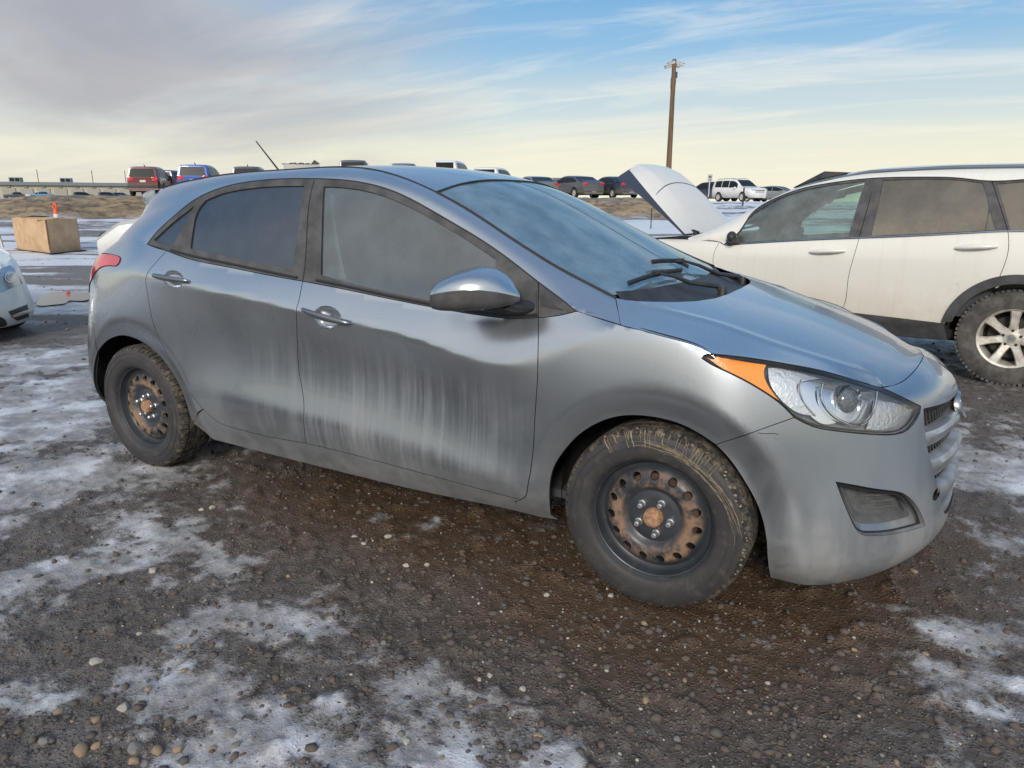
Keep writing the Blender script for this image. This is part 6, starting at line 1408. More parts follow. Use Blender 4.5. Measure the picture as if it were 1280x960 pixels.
# wheels
def alloy_wheel():
    w = bpy.data.objects.new('wheel', None); COL.objects.link(w); w.parent = crv
    b = MB(); b.lathe([(.215, -.09), (.222, -.104), (.25, -.110), (.29, -.110), (.325, -.103), (.346, -.088), (.355, -.068), (.359, -.03), (.360, 0), (.359, .03), (.355, .068), (.346, .088), (.325, .103), (.25, .11), (.215, .09)], 64, 'Y')
    for k in range(64):
        a = 2*math.pi*k/64
        b.box((.352*math.cos(a), -.082, .352*math.sin(a)), (.016, .03, .022), 0, Matrix.Rotation(-a, 3, 'Y')); 
    b.build('tyre', M['tyre2'], w, auto=R(30))
    b = MB(); b.lathe([(.205, -.094), (.219, -.104), (.222, -.096), (.214, -.085), (.205, -.06), (.19, .02), (.19, .09)], 64, 'Y'); b.lathe([(.0, -.078), (.03, -.078), (.034, -.071), (.072, -.066), (.078, -.05)], 40, 'Y')
    for k in range(7):
        a = 2*math.pi*k/7+math.pi/2
        V = []
        for r, hw, y in ((.05, .034, -.066), (.10, .028, -.078), (.15, .029, -.086), (.195, .037, -.092), (.212, .044, -.094)):
            for s, dy in ((-1, .016), (-.72, 0), (.72, 0), (1, .016), (.8, .045), (-.8, .045)): V.append((r*math.cos(a)-s*hw*math.sin(a), y+dy, r*math.sin(a)+s*hw*math.cos(a)))
        b.add(V, [(i*6+j, i*6+(j+1) % 6, (i+1)*6+(j+1) % 6, (i+1)*6+j) for i in range(4) for j in range(6)])
    b.build('rim', M['alloy'], w, auto=R(30))
    b = MB(); b.lathe([(0, -.0795), (.026, -.0795), (.028, -.077)], 24, 'Y'); b.box((-.008, -.081, 0), (.006, .004, .026)); b.box((.008, -.081, 0), (.006, .004, .026)); b.box((0, -.081, 0), (.016, .004, .005)); b.build('centre_cap', M['chromed'], w)
    for k in range(5):
        a = 2*math.pi*k/5+math.pi/2; b = MB(); b.lathe([(0, -.076), (.010, -.076), (.0115, -.066), (.0115, -.056)], 6, 'Y', (.057*math.cos(a), 0, .057*math.sin(a))); b.build('lug_nut', M['rubber'], w, auto=R(25))
    b = MB(); b.lathe([(0, -.0), (.16, .0), (.16, .02)], 32, 'Y'); b.build('brake_disc', plain('dark_brake', (.045, .040, .036), .7, .3, var=.4, vs=20), w)
    b = MB(); b.lathe([(0, .03), (.2, .03)], 24, 'Y'); b.build('brake_shield', M['dark'], w); return w
aw = alloy_wheel()
for i, (x, y, rz) in enumerate(((0, -.77, 0), (-2.62, -.77, 0), (0, .77, math.pi), (-2.62, .77, math.pi))):
    w = aw if i == 0 else copy_tree(aw, crv); w.location = (x, y, .36); w.rotation_euler = (0, R(8*i), rz)
for cx_ in (0, -2.62):
    for sg in (1, -1):
        b = MB(); n = 20; V = []
        for k in range(n+1):
            a = R(-5+190*k/n)
            for y, r in ((-.86, .425), (-.55, .42)): V.append((cx_+r*math.cos(a), y*sg, .37+r*math.sin(a)))
        b.add(V, [(k*2, k*2+2, k*2+3, k*2+1) for k in range(n)]); b.add([(cx_-.43, -.55*sg, .25), (cx_+.43, -.55*sg, .25), (cx_+.43, -.55*sg, .82), (cx_-.43, -.55*sg, .82)], [(0, 1, 2, 3)]); b.build('wheel_house', M['liner'], crv)
b = MB(); b.box((-1.25, 0, .34), (1.75, 1.62, .06)); b.box((-1.2, 0, .40), (4.2, 1.05, .10)); b.box((.93, 0, .62), (.06, 1.4, .55)); b.build('underbody', M['liner'], crv)
b = MB(); b.box((.955, 0, .80), (.05, 1.5, .78), taper=(1, .94)); b.build('tailgate', M['white'], crv, bevel=.02)
b = MB(); b.box((.93, 0, 1.35), (.04, 1.18, .40), taper=(1, .85)); b.build('rear_window', M['glass_dusty'], crv)
b = MB(); b.box((-.22, .0, .28), (.10, .10, .04)); b.build('tow_eye', plain('red_paint', (.45, .03, .06), .5), crv)
# cabin
b = MB()
for sy in (-.38, .38):
    b.box((-1.42, sy, .72), (.52, .5, .18)); b.box((-1.12, sy, 1.05), (.14, .46, .62), 0, Matrix.Rotation(R(14), 3, 'Y'), (1, .75)); b.box((-1.02, sy, 1.43), (.09, .27, .17), 0, Matrix.Rotation(R(14), 3, 'Y'), (1, .85))
b.box((-.10, 0, .72), (.5, 1.3, .18)); b.box((.15, 0, 1.02), (.14, 1.3, .56), 0, Matrix.Rotation(R(16), 3, 'Y')); b.build('seat', plain('pale_cloth', (.30, .29, .26), .9), crv, bevel=.03)
b = MB(); b.box((-2.2, 0, .85), (.42, 1.4, .32)); b.build('dashboard', M['interior'], crv, bevel=.05)
V = []; Fc = []
for i in range(24):
    a = 2*math.pi*i/24
    for k in range(6):
        t = 2*math.pi*k/6; r = .18+.014*math.cos(t); v = Matrix.Rotation(R(26), 3, 'Y') @ Vector((.014*math.sin(t), r*math.cos(a), r*math.sin(a))); V.append((-1.86+v.x, -.38+v.y, 1.03+v.z))
b = MB(); b.add(V, [(i*6+k, ((i+1) % 24)*6+k, ((i+1) % 24)*6+(k+1) % 6, i*6+(k+1) % 6) for i in range(24) for k in range(6)]); b.build('steering_wheel', M['interior'], crv)
for sg in (1, -1): b = MB(); b.box((-1.7, -.80*sg, .72), (1.0, .05, .5)); b.box((-.62, -.80*sg, .76), (.9, .05, .55)); b.build('door_card', M['interior'], crv)
LCAM[0] = CAMP; LCAM[1] = np.eye(3)
# ------------------------------------------------------------------ cars far off, and the car at the left edge
FAR = {}
def fmat(name, base, rough=.32, metal=.3, coat=.5):
    if name not in FAR:
        k = NT(name); n = k.noise(2.2, 6, .65); z = k.xyz()[2]; d = k.math('MULTIPLY', k.ss(z, .95, .2), k.ss(n, .2, .8, .2, .8))
        k.set(base=k.mix(d, base, (.26, .24, .22)), rough=k.lin(d, 0, 1, rough, .8), metal=metal, coat=k.lin(d, 0, 1, coat, 0)); FAR[name] = k.m
    return FAR[name]
M['farglass'] = plain('dark_car_glass', (.016, .019, .024), .25, 0, .12)
M['lampclear'] = plain('lamp_clear', (.62, .64, .66), .15, .4)
M['plate'] = plain('number_plate', (.6, .6, .58), .5)
# profile: list of (x fraction from tail 0 to nose 1, belt z, roof z, half width factor); z in fractions of the height
KINDS = {
 'suv':   dict(L=4.75, W=1.88, H=1.74, wr=.37, x=[0, .02, .07, .20, .40, .56, .64, .72, .80, .92, .98, 1.0], top=[.62, .93, .975, 1.0, 1.0, .97, .86, .70, .635, .60, .54, .46], belt=[.60, .62, .625, .62, .605, .595, .59, .585, .58, .55, .50, .44], w=[.86, .93, .98, 1, 1, 1, 1, 1, .99, .96, .88, .74], glass=(.08, .665), rear=(.60, .92), pill=(.26, .44), wheels=(.20, .79)),
 'sedan': dict(L=4.80, W=1.84, H=1.46, wr=.33, x=[0, .02, .08, .16, .28, .44, .56, .66, .74, .82, .94, 1.0], top=[.60, .70, .735, .78, .955, 1.0, .985, .88, .735, .68, .60, .46], belt=[.58, .665, .69, .69, .68, .665, .655, .65, .645, .63, .57, .44], w=[.84, .92, .97, 1, 1, 1, 1, 1, .99, .97, .90, .72], glass=(.17, .71), rear=(.70, .94), pill=(.34, .49), wheels=(.205, .80)),
 'truck': dict(L=5.6, W=1.95, H=1.85, wr=.39, x=[0, .01, .05, .32, .36, .42, .60, .68, .74, .82, .96, 1.0], top=[.60, .62, .625, .625, .72, .97, 1.0, .93, .72, .66, .62, .50], belt=[.58, .60, .605, .605, .61, .62, .62, .615, .61, .60, .55, .46], w=[.94, .97, .98, 1, 1, 1, 1, 1, 1, .99, .94, .84], glass=(.375, .72), rear=(.66, .93), pill=(.47, .56), wheels=(.20, .80)),
 'van':   dict(L=5.3, W=1.95, H=2.05, wr=.35, x=[0, .01, .04, .20, .45, .64, .74, .80, .86, .93, .98, 1.0], top=[.92, .965, .985, 1.0, 1.0, .985, .90, .74, .62, .56, .50, .42], belt=[.56, .56, .56, .56, .56, .55, .545, .54, .535, .51, .46, .40], w=[.93, .96, .98, 1, 1, 1, 1, 1, .99, .95, .88, .76], glass=(.06, .79), rear=(.58, .92), pill=(.30, .58), wheels=(.18, .82))}
def far_car(kind, paint, name, label, cat, loc, heading, S=1.0, H=None, rails=False, lampstyle='corner', dark_glass=True, lamps=True, antenna=False):
    K = KINDS[kind]; L = K['L']*S; W = K['W']*S; Hh = (H or K['H'])*S; t = thing(name, label, cat, loc, heading)
    xs = np.array(K['x']); q = np.linspace(0, 1, 34); 
    top = np.interp(q, xs, K['top'])*Hh; belt = np.interp(q, xs, K['belt'])*Hh; w = np.interp(q, xs, K['w'])*W/2
    top = np.maximum(top, belt+.01); X_ = (q-.5)*L
    def yroof(tp, bl, ww): return ww*(1-.24*np.clip((tp-bl)/(.40*Hh), 0, 1))
    gy = yroof(top, belt, w)
    rows = [(w*.86, np.full_like(q, .17*Hh)), (w*.98, np.full_like(q, .24*Hh)), (w, .42*Hh+0*q), (w*.995, belt*.90), (w*.955, belt), ((w*.955+gy)/2+.006, (belt+top)/2-.0*q), (gy, top-.045*Hh*np.clip((top-belt)/(.2*Hh), 0, 1)), (gy*.90, top-.012), (gy*.5, top+.004), (gy*0, top+.010)]
    G = np.stack([np.stack([X_, y, z], 1) for y, z in rows], 1); V = []; 
    full = np.concatenate([G*np.array([1, -1, 1]), (G[:, ::-1])[:, 1:]], 1); n = full.shape[1]; V = full.reshape(-1, 3)
    Fc = [(i*n+k, i*n+k+1, (i+1)*n+k+1, (i+1)*n+k) for i in range(len(q)-1) for k in range(n-1)]
    Fc.append(tuple(range(n))[::-1]); Fc.append(tuple((len(q)-1)*n+k for k in range(n)))
    cuts = [(x-.5)*L for x in K['wheels']]; r_ = K['wr']*S
    # wheel openings: lift the lower rows over the wheels
    V = V.copy()
    for c in cuts:
        dd = np.abs(V[:, 0]-c); up = np.sqrt(np.clip((r_*1.16)**2-dd**2, 0, None)); lift = np.where((V[:, 2] < .5*Hh) & (dd < r_*1.16) & (np.abs(V[:, 1]) > W*.3), np.maximum(V[:, 2], r_+up), V[:, 2]); V[:, 2] = lift
    me = mesh_from('body', V, Fc, True, (paint,)); me.set_sharp_from_angle(angle=R(40)); body = link('body', me, t)
    # glass: side bands and front / rear screens laid on the shell
    def surf(x, row, f):    # point between two rows
        i = np.interp(x, X_, np.arange(len(q))); a = G[int(i)]; b = G[min(int(i)+1, len(q)-1)]; p = a+(b-a)*(i-int(i)); return p[row]*(1-f)+p[row+1]*f
    x0, x1 = ((v-.5)*L for v in K['glass']); ps = [x0]+[(v-.5)*L for v in K['pill']]+[x1]
    gm = M['farglass']
    for a, b in zip(ps[:-1], ps[1:]):
        for sg in (1, -1):
            P_ = []; xx = np.linspace(a+.03*S, b-.03*S, 9)
            lo = []; mi = []; hi = []
            for x in xx:
                p0 = surf(x, 4, .12); pm_ = surf(x, 5, 0); p1 = surf(x, 5, .80)
                if p1[2]-p0[2] < .03*S: continue
                lo.append(p0+np.array([0, .010, 0])); mi.append(pm_+np.array([0, .012, 0])); hi.append(p1+np.array([0, .012, .002]))
            if len(lo) < 2: continue
            m = len(lo); VV = [v*np.array([1, -sg, 1]) for v in lo+mi+hi]; FF = [(r*m+i, r*m+i+1, r*m+m+i+1, r*m+m+i) for r in range(2) for i in range(m-1)]
            if sg < 0: FF = [f[::-1] for f in FF]
            link('side_window', mesh_from('side_window', VV, FF, True, (gm,)), t)
    def screen(nm, zs0, zs1, rear):
        # trapezoid across the car, following the top profile
        idx = range(len(q)) if rear else range(len(q)-1, -1, -1); prof = []
        for i in idx:
            prof.append((X_[i], top[i], gy[i]))
            if top[i] >= .99*Hh: break
        pr = np.array(prof); zz = np.linspace(zs0*Hh, zs1*Hh, 7); out = []
        o = np.argsort(pr[:, 1]); xz = np.interp(zz, pr[o, 1], pr[o, 0]); yz = np.interp(zz, pr[o, 1], pr[o, 2])*.86
        sgn = -1 if rear else 1; VV = []
        for x, y, z in zip(xz, yz, zz):
            for u in np.linspace(-1, 1, 5): VV.append((x+sgn*(.012+.02*(1-u*u)*0), u*y, z+.010))
        link(nm, mesh_from(nm, VV, [((i*5+k, i*5+k+1, (i+1)*5+k+1, (i+1)*5+k) if not rear else (i*5+k, (i+1)*5+k, (i+1)*5+k+1, i*5+k+1)) for i in range(6) for k in range(4)], True, (gm,)), t)
    screen('rear_window', K['rear'][0]+.03, K['rear'][1]-.01, True); screen('windscreen', (.66 if kind != 'van' else .60), .95, False)
    xr = -L/2
    for sg in ((1, -1) if lamps else ()):
        b = MB(); zc = belt[1]*.92 if kind != 'sedan' else belt[2]*.90; b.box((xr+.07*S, sg*W*.345, zc), (.16*S, W*.17, .13*Hh if kind in ('suv', 'van', 'truck') else .11*Hh)); b.build('tail_lamp', M['redlens'], t, bevel=.02)
        b = MB(); b.box((L/2-.16*S, sg*W*.33, .50*Hh), (.26*S, W*.17, .10*Hh)); b.build('headlamp', M['lampclear'], t, bevel=.03)
        b = MB(); b.box(((K['glass'][1]-.535)*L, sg*(W/2+.09*S), belt[20]+.03*S), (.12*S, .19*S, .13*S)); b.build('door_mirror', paint, t, bevel=.03)
        b = MB(); 
        for hx in (K['pill'][0]-.01, K['pill'][1]-.01): b.box(((hx-.5)*L+.12*S, sg*(W/2+.004), belt[12]*.88), (.18*S, .03*S, .028*S))
        b.build('door_handle', paint, t)
    b = MB(); b.box((xr+.05*S, 0, .33*Hh), (.16*S, W*.86, .10*Hh)); b.build('rear_bumper', M['clad'] if kind != 'sedan' else paint, t, bevel=.03)
    b = MB(); b.box((xr+.006, 0, .30*Hh+.20*Hh*(kind != 'sedan')), (.03, .32*S, .12*S)); b.build('number_plate', M['plate'], t)
    b = MB(); b.box((L/2-.06*S, 0, .44*Hh), (.10*S, W*.50, .13*Hh)); 
    for k in range(3): b.box((L/2+.0*S, 0, (.39+.045*k)*Hh), (.03*S, W*.48, .012*Hh))
    b.build('grille', M['plastic'], t, bevel=.008)
    b = MB(); b.box((0, 0, .19*Hh), (L*.86, W*.72, .10*Hh)); b.build('underbody', M['dark'], t)
    if rails:
        for sg in (1, -1): b = MB(); b.tube([((x-.5)*L, sg*W*.34, Hh*z+.03*S) for x, z in ((.10, .965), (.13, 1.0), (.4, 1.015), (.55, .99))], .022*S, 6); b.build('roof_rail', M['chromed'], t)
    if antenna: b = MB(); b.tube([((.2-.5)*L, 0, Hh), ((.16-.5)*L, 0, Hh+.12)], [.03, .012], 5); b.build('antenna', M['rubber'], t)
    wproto = None
    for c in cuts:
        for sg in (1, -1):
            if wproto is None:
                w_ = bpy.data.objects.new('wheel', None); COL.objects.link(w_); w_.parent = t
                b = MB(); b.lathe([(.60*r_, -.10), (.75*r_, -.115), (.93*r_, -.10), (r_, -.06), (r_, .06), (.9*r_, .10)], 28, 'Y'); b.build('tyre', M['rubber'], w_)
                b = MB(); b.lathe([(0, -.10), (.15*r_, -.10), (.2*r_, -.085), (.54*r_, -.09), (.62*r_, -.105), (.62*r_, .0)], 24, 'Y'); b.build('rim', M['alloy'], w_); wproto = w_
            else: w_ = copy_tree(wproto, t)
            w_.location = (c, -sg*(W/2-.115*S), r_); w_.rotation_euler = (0, 0, 0 if sg > 0 else math.pi)
    return t
def heading_from(px, D, rel):
    """car heading so that its nose points rel degrees right of straight-away"""
    a = pix_az(px); return math.pi/2-(a+R(rel))
def place(px, D): a = pix_az(px); x = CAMP[0]+D*math.sin(a); y = CAMP[1]+D*math.cos(a); return (x, y, float(ground_z(x, y)[0])+.02)
def fc(px, D, rel, kind, paint, name, label, cat='car', dz=0, **k):
    p = place(px, D); return far_car(kind, paint, name, label, cat, (p[0], p[1], p[2]+dz), heading_from(px, D, rel), **k)
red = fmat('maroon_paint', (.115, .018, .022)); blue = fmat('blue_paint', (.03, .085, .33)); blk = fmat('black_paint', (.012, .013, .016)); gry = fmat('grey_paint', (.13, .14, .155), metal=.6); sil = fmat('silver_paint', (.27, .285, .30), metal=.6); nav = fmat('navy_paint', (.020, .030, .060)); wht = fmat('white_paint', (.72, .72, .70), metal=0)
fc(192, 49, 12, 'suv', red, 'maroon_suv', 'maroon sport utility vehicle seen from behind on top of the dirt bank at left', 'suv', antenna=True, S=.96)
fc(219, 52, 20, 'suv', nav, 'dark_crossover', 'dark crossover tucked between the maroon and the blue vehicles on the bank', S=.92)
fc(255, 46, 12, 'suv', blue, 'blue_crossover', 'bright blue crossover with red tail lamps on top of the dirt bank', antenna=True, S=.98)
fc(284, 58, 18, 'suv', gry, 'grey_car', 'grey car half hidden just right of the blue crossover', S=.9)
fc(317, 47, 8, 'suv', blk, 'black_suv', 'black vehicle roof showing beside the antenna of the grey hatchback', 'suv', S=.98, antenna=True)
fc(446, 46, 4, 'suv', blk, 'dark_suv', 'dark vehicle whose roof peeks above the middle of the hatchback roof', 'suv', H=1.83, dz=.28)
fc(507, 46, 4, 'suv', nav, 'dark_suv', 'dark vehicle low behind the hatchback roof, left of the white van', 'suv', H=1.74, dz=.22)
fc(566, 47, 12, 'van', wht, 'white_van', 'white van roof rising behind the hatchback windscreen', 'van', H=2.02, S=.88, dz=.42)
fc(618, 44.5, 16, 'suv', wht, 'white_suv', 'white vehicle with a big dark rear window behind the hatchback windscreen', 'suv', S=.98)
fc(667, 52, -22, 'sedan', sil, 'silver_sedan', 'silver saloon seen from behind, leftmost of the three saloons on the gravel bank', 'sedan', S=1.02)
fc(694, 62, 0, 'suv', blk, 'black_crossover', 'black car glimpsed between the silver and the grey saloons', S=.95)
fc(717, 50, -32, 'sedan', gry, 'grey_sedan', 'grey saloon with red tail lamps in the middle of the gravel bank', 'sedan', S=1.0)
fc(765, 50, -31, 'sedan', nav, 'dark_blue_sedan', 'dark blue saloon at the right end of the gravel bank', 'sedan', S=.97)
fc(884, 68, -66, 'suv', nav, 'dark_suv', 'dark vehicle parked behind the small sign post at right', 'suv', S=.97)
fc(922, 63, 138, 'suv', wht, 'white_off_roader', 'white boxy off-roader facing right near the sign post', 'suv', S=1.0, H=1.80, rails=True)
fc(954, 78, 120, 'sedan', blk, 'black_sedan', 'black car behind the bonnet end of the white off-roader', 'sedan')
fc(968, 70, 112, 'sedan', sil, 'pale_sedan', 'pale silver car just left of the white crossover roof', 'sedan', S=.95)
def debris_truck():
    p = place(379, 46); t = thing('scrap_trailer', 'flat grey wrecked load with a ragged end showing above the hatchback roof', 'trailer', p, heading_from(379, 46, 88))
    b = MB(); b.box((0, 0, 1.35), (2.0, 1.8, 1.0)); b.build('body', fmat('weathered_white', (.42, .42, .40), .8, 0, 0), t, bevel=.06)
    b = MB()
    for i in range(14): b.box((-.9+.13*i, random.uniform(-.6, .6), 1.88+random.uniform(-.02, .08)), (random.uniform(.1, .4), .5, .05), random.uniform(-.4, .4), Matrix.Rotation(random.uniform(-.4, .4), 3, 'Y'))
    b.add([(.5, -.5, 1.85), (1.1, -.3, 1.9), (.75, -.4, 2.15), (.9, -.1, 2.05)], [(0, 1, 2), (1, 3, 2), (0, 2, 3)]); b.build('scrap_load', fmat('scrap_dark', (.10, .10, .10), .7, .3, 0), t, smooth=False)
    b = MB()
    for x in (-.6, .6):
        for s in (-1, 1): b.lathe([(0, -.1), (.34, -.1), (.36, 0), (.34, .1), (0, .1)], 20, 'Y', (x, s*.8, .36))
    b.build('wheel', M['rubber'], t); b = MB(); b.box((0, 0, .72), (2.2, 1.7, .22)); b.build('frame', M['dark'], t)
debris_truck()
# tiny vehicles before the warehouse
for px, D, c, nm, lb in ((47, 236, wht, 'white_pickup', 'tiny white pickup parked before the long warehouse'), (53, 229, fmat('sky_blue_paint', (.10, .28, .50)), 'blue_pickup', 'tiny blue pickup before the warehouse at far left'), (105, 225, blk, 'black_car', 'tiny black car at the foot of the warehouse, left of two'), (136, 222, nav, 'navy_car', 'tiny dark car at the foot of the warehouse, next to the maroon vehicle'), (152, 230, fmat('teal_paint', (.08, .18, .24)), 'teal_car', 'tiny teal car partly behind the maroon vehicle'), (20, 238, gry, 'grey_pickup', 'tiny grey car at the far left before the warehouse')):
    fc(px, D, 80 if px != 53 else 95, 'suv' if 'car' in nm else 'truck', c, nm, lb, 'car' if 'car' in nm else 'pickup', dz=0)

# white saloon cut off by the left edge: its nose is in view
def left_car():
    hd = R(4); Rz = np.array([[math.cos(hd), -math.sin(hd), 0], [math.sin(hd), math.cos(hd), 0], [0, 0, 1]])
    corner = on_z(30, 419); O = corner-Rz @ np.array([1.97, .56, 0]); O[2] = 0
    t = thing('white_saloon', 'white saloon cut off by the left edge, only its nose and one headlamp showing', 'car', tuple(O), hd); t.scale = (1, 1, .87); Si = np.diag([1, 1, 1/.87])
    pw = fmat('cold_white_paint', (.74, .76, .74), metal=0)
    mir = np.array([1, -1, 1])
    def both(nm, sk, mat, Gsel=None):
        G = sk.G if Gsel is None else Gsel; nx, ny = G.shape[:2]; idx = np.arange(nx*ny).reshape(nx, ny); Q = np.stack([idx[:-1, :-1], idx[1:, :-1], idx[1:, 1:], idx[:-1, 1:]], -1).reshape(-1, 4); A = G.reshape(-1, 3); k = len(A)
        if sk is LOWER:       # open the wheel arches
            c = A[Q].mean(1); keep = np.ones(len(Q), bool)
            for wx in (-HW, HW): keep &= ~((np.hypot(c[:, 0]-wx, c[:, 2]-.315) < .36) & (np.abs(c[:, 1]) > .6))
            Q = Q[keep]
        me = mesh_from(nm, np.concatenate([A, A*mir]), [tuple(f) for f in Q]+[tuple(k+i for i in f[::-1]) for f in Q], True, (mat,)); return link(nm, me, t)
    both('body', LOWER, pw); both('bonnet', HOOD, pw); both('cabin', GREEN, M['farglass'])
    # measured in its own frame; its left side is toward the right of the picture, so work mirrored
    LCAM[0] = (Si @ Rz.T @ (CAMP-O))*mir; LCAM[1] = np.diag(mir) @ Si @ Rz.T
    sk = [LOWER, HOOD]
    def pn(nm, segs, mat, off, flange=.01, holes=()): return panel(nm, segs, sk, d=(-.8, .6, 0), step=.02, off=off, mat=mat, parent=t, gap=0, flange=flange, lip=0, holes=holes)
    pn('headlamp', [[(-14, 352), (-4, 342), (6, 334), (12, 331.5)], [(12, 331.5), (20, 340), (27.5, 354)], [(27.5, 354), (14, 360), (-6, 367), (-14, 368)], [(-14, 368), (-14, 352)]], M['lampblue'], .004)
    pn('lamp_rim', [pix_ellipse(11.5, 346.5, 7, 7, 0, 16)+[(18.5, 346.5)]], M['chromed'], .009, holes=[[pix_ellipse(11.5, 346.5, 5, 5, 0, 16)+[(16.5, 346.5)]]])
    pn('lamp_lens', [pix_ellipse(11.5, 346.5, 5, 5, 0, 16)+[(16.5, 346.5)]], M['lampclear'], .012)
    pn('bumper_intake', [[(10, 389.5), (22, 385), (34, 380.5)], [(34, 380.5), (35.5, 392), (36, 396)], [(36, 396), (29, 398.5), (22, 401)], [(22, 401), (16, 397), (10, 389.5)]], M['plastic'], .003)
    pn('daylight_bar', [[(13, 394), (24, 390), (36.5, 386)], [(36.5, 386), (37, 389.5)], [(37, 389.5), (26, 393.5), (15, 397)], [(15, 397), (13, 394)]], M['chromed'], .016)
    pn('lower_intake', [[(-12, 395), (0, 396), (8, 407)], [(8, 407), (0, 409), (-12, 412)], [(-12, 412), (-12, 395)]], M['plastic'], .003)
    pn('bumper_lip', [[(-12, 414), (10, 411), (26, 406.5), (37, 402)], [(37, 402), (37, 405), (26, 411), (10, 415.5), (-12, 418.5)], [(-12, 418.5), (-12, 414)]], pw, .014)
    LCAM[0] = CAMP; LCAM[1] = np.eye(3)
    for x, y, rz in ((HW, -.772, 0), (-HW, -.772, 0), (HW, .772, math.pi), (-HW, .772, math.pi)):
        w = copy_tree(aw, t); w.location = (x, y, .365); w.scale = (.90, .90, .90/.87); w.rotation_euler = (0, 0, rz)
    b = MB(); b.box((-.1, 0, .30), (3.2, 1.3, .2)); b.build('underbody', M['dark'], t)
M['lampblue'] = plain('lamp_housing_grey', (.30, .34, .38), .15, .5, coat=.5)
left_car()
# ------------------------------------------------------------------ box, cone, posts, pole, sign, warehouse
def cardboard_box():
    a, b_, c = on_z(23, 314), on_z(64, 319.5), on_z(101, 315.5)
    t = thing('cardboard_box', 'big worn brown cardboard crate standing on a snow strip at left', 'box', tuple(b_))
    u = a-b_; v = c-b_; u[2] = v[2] = 0; h = .86
    k = NT('worn_cardboard'); n = k.noise(3, 7, .6); n2 = k.noise(40, 5); k.set(base=k.mix(k.ss(n, .35, .7), k.mix(n2, (.52, .345, .20), (.62, .43, .265)), (.44, .28, .16)), rough=.9, normal=k.bump(k.noise(5, 4), .4, .03)); cm = k.m
    def pnl(p0, p1, nm, lean=.03, bend=.02):
        n = 12; V = []; d = p1-p0; out = np.array([d[1], -d[0], 0]); out /= np.linalg.norm(out)
        for i in range(n+1):
            for j in range(9):
                s, q = i/n, j/8; w = .012*math.sin(s*7+q*4)+bend*math.sin(math.pi*s)*math.sin(math.pi*q)
                p = p0+d*s+np.array([0, 0, h*q*(1+.02*math.sin(s*5))])+out*(w+lean*q); V.append(p)
        m = (n+1)*9; V += [p-out*.018 for p in V]
        Fc = [(i*9+j, (i+1)*9+j, (i+1)*9+j+1, i*9+j+1) for i in range(n) for j in range(8)]; Fc += [tuple(m+q for q in f[::-1]) for f in Fc]
        Fc += [(i*9+8, (i+1)*9+8, m+(i+1)*9+8, m+i*9+8) for i in range(n)]
        V = [p-b_ for p in V]; me = mesh_from(nm, V, Fc, True, (cm,)); me.set_sharp_from_angle(angle=R(40)); return link(nm, me, t)
    d4 = b_+u+v
    pnl(a, b_, 'side_panel'); pnl(b_, c, 'side_panel'); pnl(c, d4, 'side_panel'); pnl(d4, a, 'side_panel')
    # flaps
    for p0, p1, q, nm in ((a, b_, .035, 0), (b_, c, .02, 0), (d4, a, .06, 0)):
        d = p1-p0; inn = np.array([-d[1], d[0], 0]); inn /= np.linalg.norm(inn); V = [p0+np.array([0, 0, h]), p1+np.array([0, 0, h]), p1-d*.1+inn*.42+np.array([0, 0, h+q]), p0+d*.1+inn*.42+np.array([0, 0, h+q*.6])]; V = [x-b_ for x in V]
        V += [x-np.array([0, 0, .012]) for x in V]; link('flap', mesh_from('flap', V, [(0, 1, 2, 3), (7, 6, 5, 4), (0, 4, 5, 1), (1, 5, 6, 2), (2, 6, 7, 3), (3, 7, 4, 0)], False, (cm,)), t)
    b = MB(); cc = (u+v)/2; b.prism([tuple(x) for x in (u*1.08-v*.06+np.array([0, 0, .0]), -u*.08-v*.08, v*1.1-u*.1, u*1.05+v*1.05)], (0, 0, .06)); b.build('pallet_base', M['liner'], t)
cardboard_box()
def delineator():
    p = on_z(66, 309.5); p = at_d(66, 309.5, float(np.hypot(*(p-CAMP)[:2])))
    D = 22.5; a = pix_az(66.5); x = CAMP[0]+D*math.sin(a); y = CAMP[1]+D*math.cos(a); z0 = float(ground_z(x, y)[0])
    t = thing('traffic_delineator', 'orange and white traffic delineator standing behind the cardboard crate', 'traffic cone', (x, y, z0))
    t.scale = (.62, .62, .80)
    og = plain('orange_plastic', (.80, .10, .03), .5); wh = plain('white_band', (.75, .72, .68), .5)
    b = MB(); b.lathe([(.0, 0), (.28, 0), (.28, .05), (.12, .08), (.11, .62), (.10, .98)], 20, 'Z'); b.lathe([(.10, 1.14), (.10, 1.20), (.085, 1.23)], 20, 'Z'); b.build('post', og, t)
    b = MB(); b.lathe([(.104, .80), (.104, 1.13)], 20, 'Z'); b.build('reflective_band', wh, t)
    V = []; b = MB(); n = 18
    pts = [(.0+.09*math.cos(2*math.pi*k/n), 0, 1.33+.115*math.sin(2*math.pi*k/n)) for k in range(n+1)]; b.tube(pts, .038, 8, False); b.build('grip_loop', og, t)
delineator()
def thin_post():
    p = on_z(4.5, 312.5); t = thing('metal_post', 'thin pale metal post at the left edge beside the cardboard crate', 'post', tuple(p))
    b = MB(); b.tube([(0, 0, 0), (-.12, 0, .45), (-.20, 0, 1.05)], .035, 10); b.build('pipe', plain('galvanised', (.45, .46, .46), .5, .6), t)
thin_post()
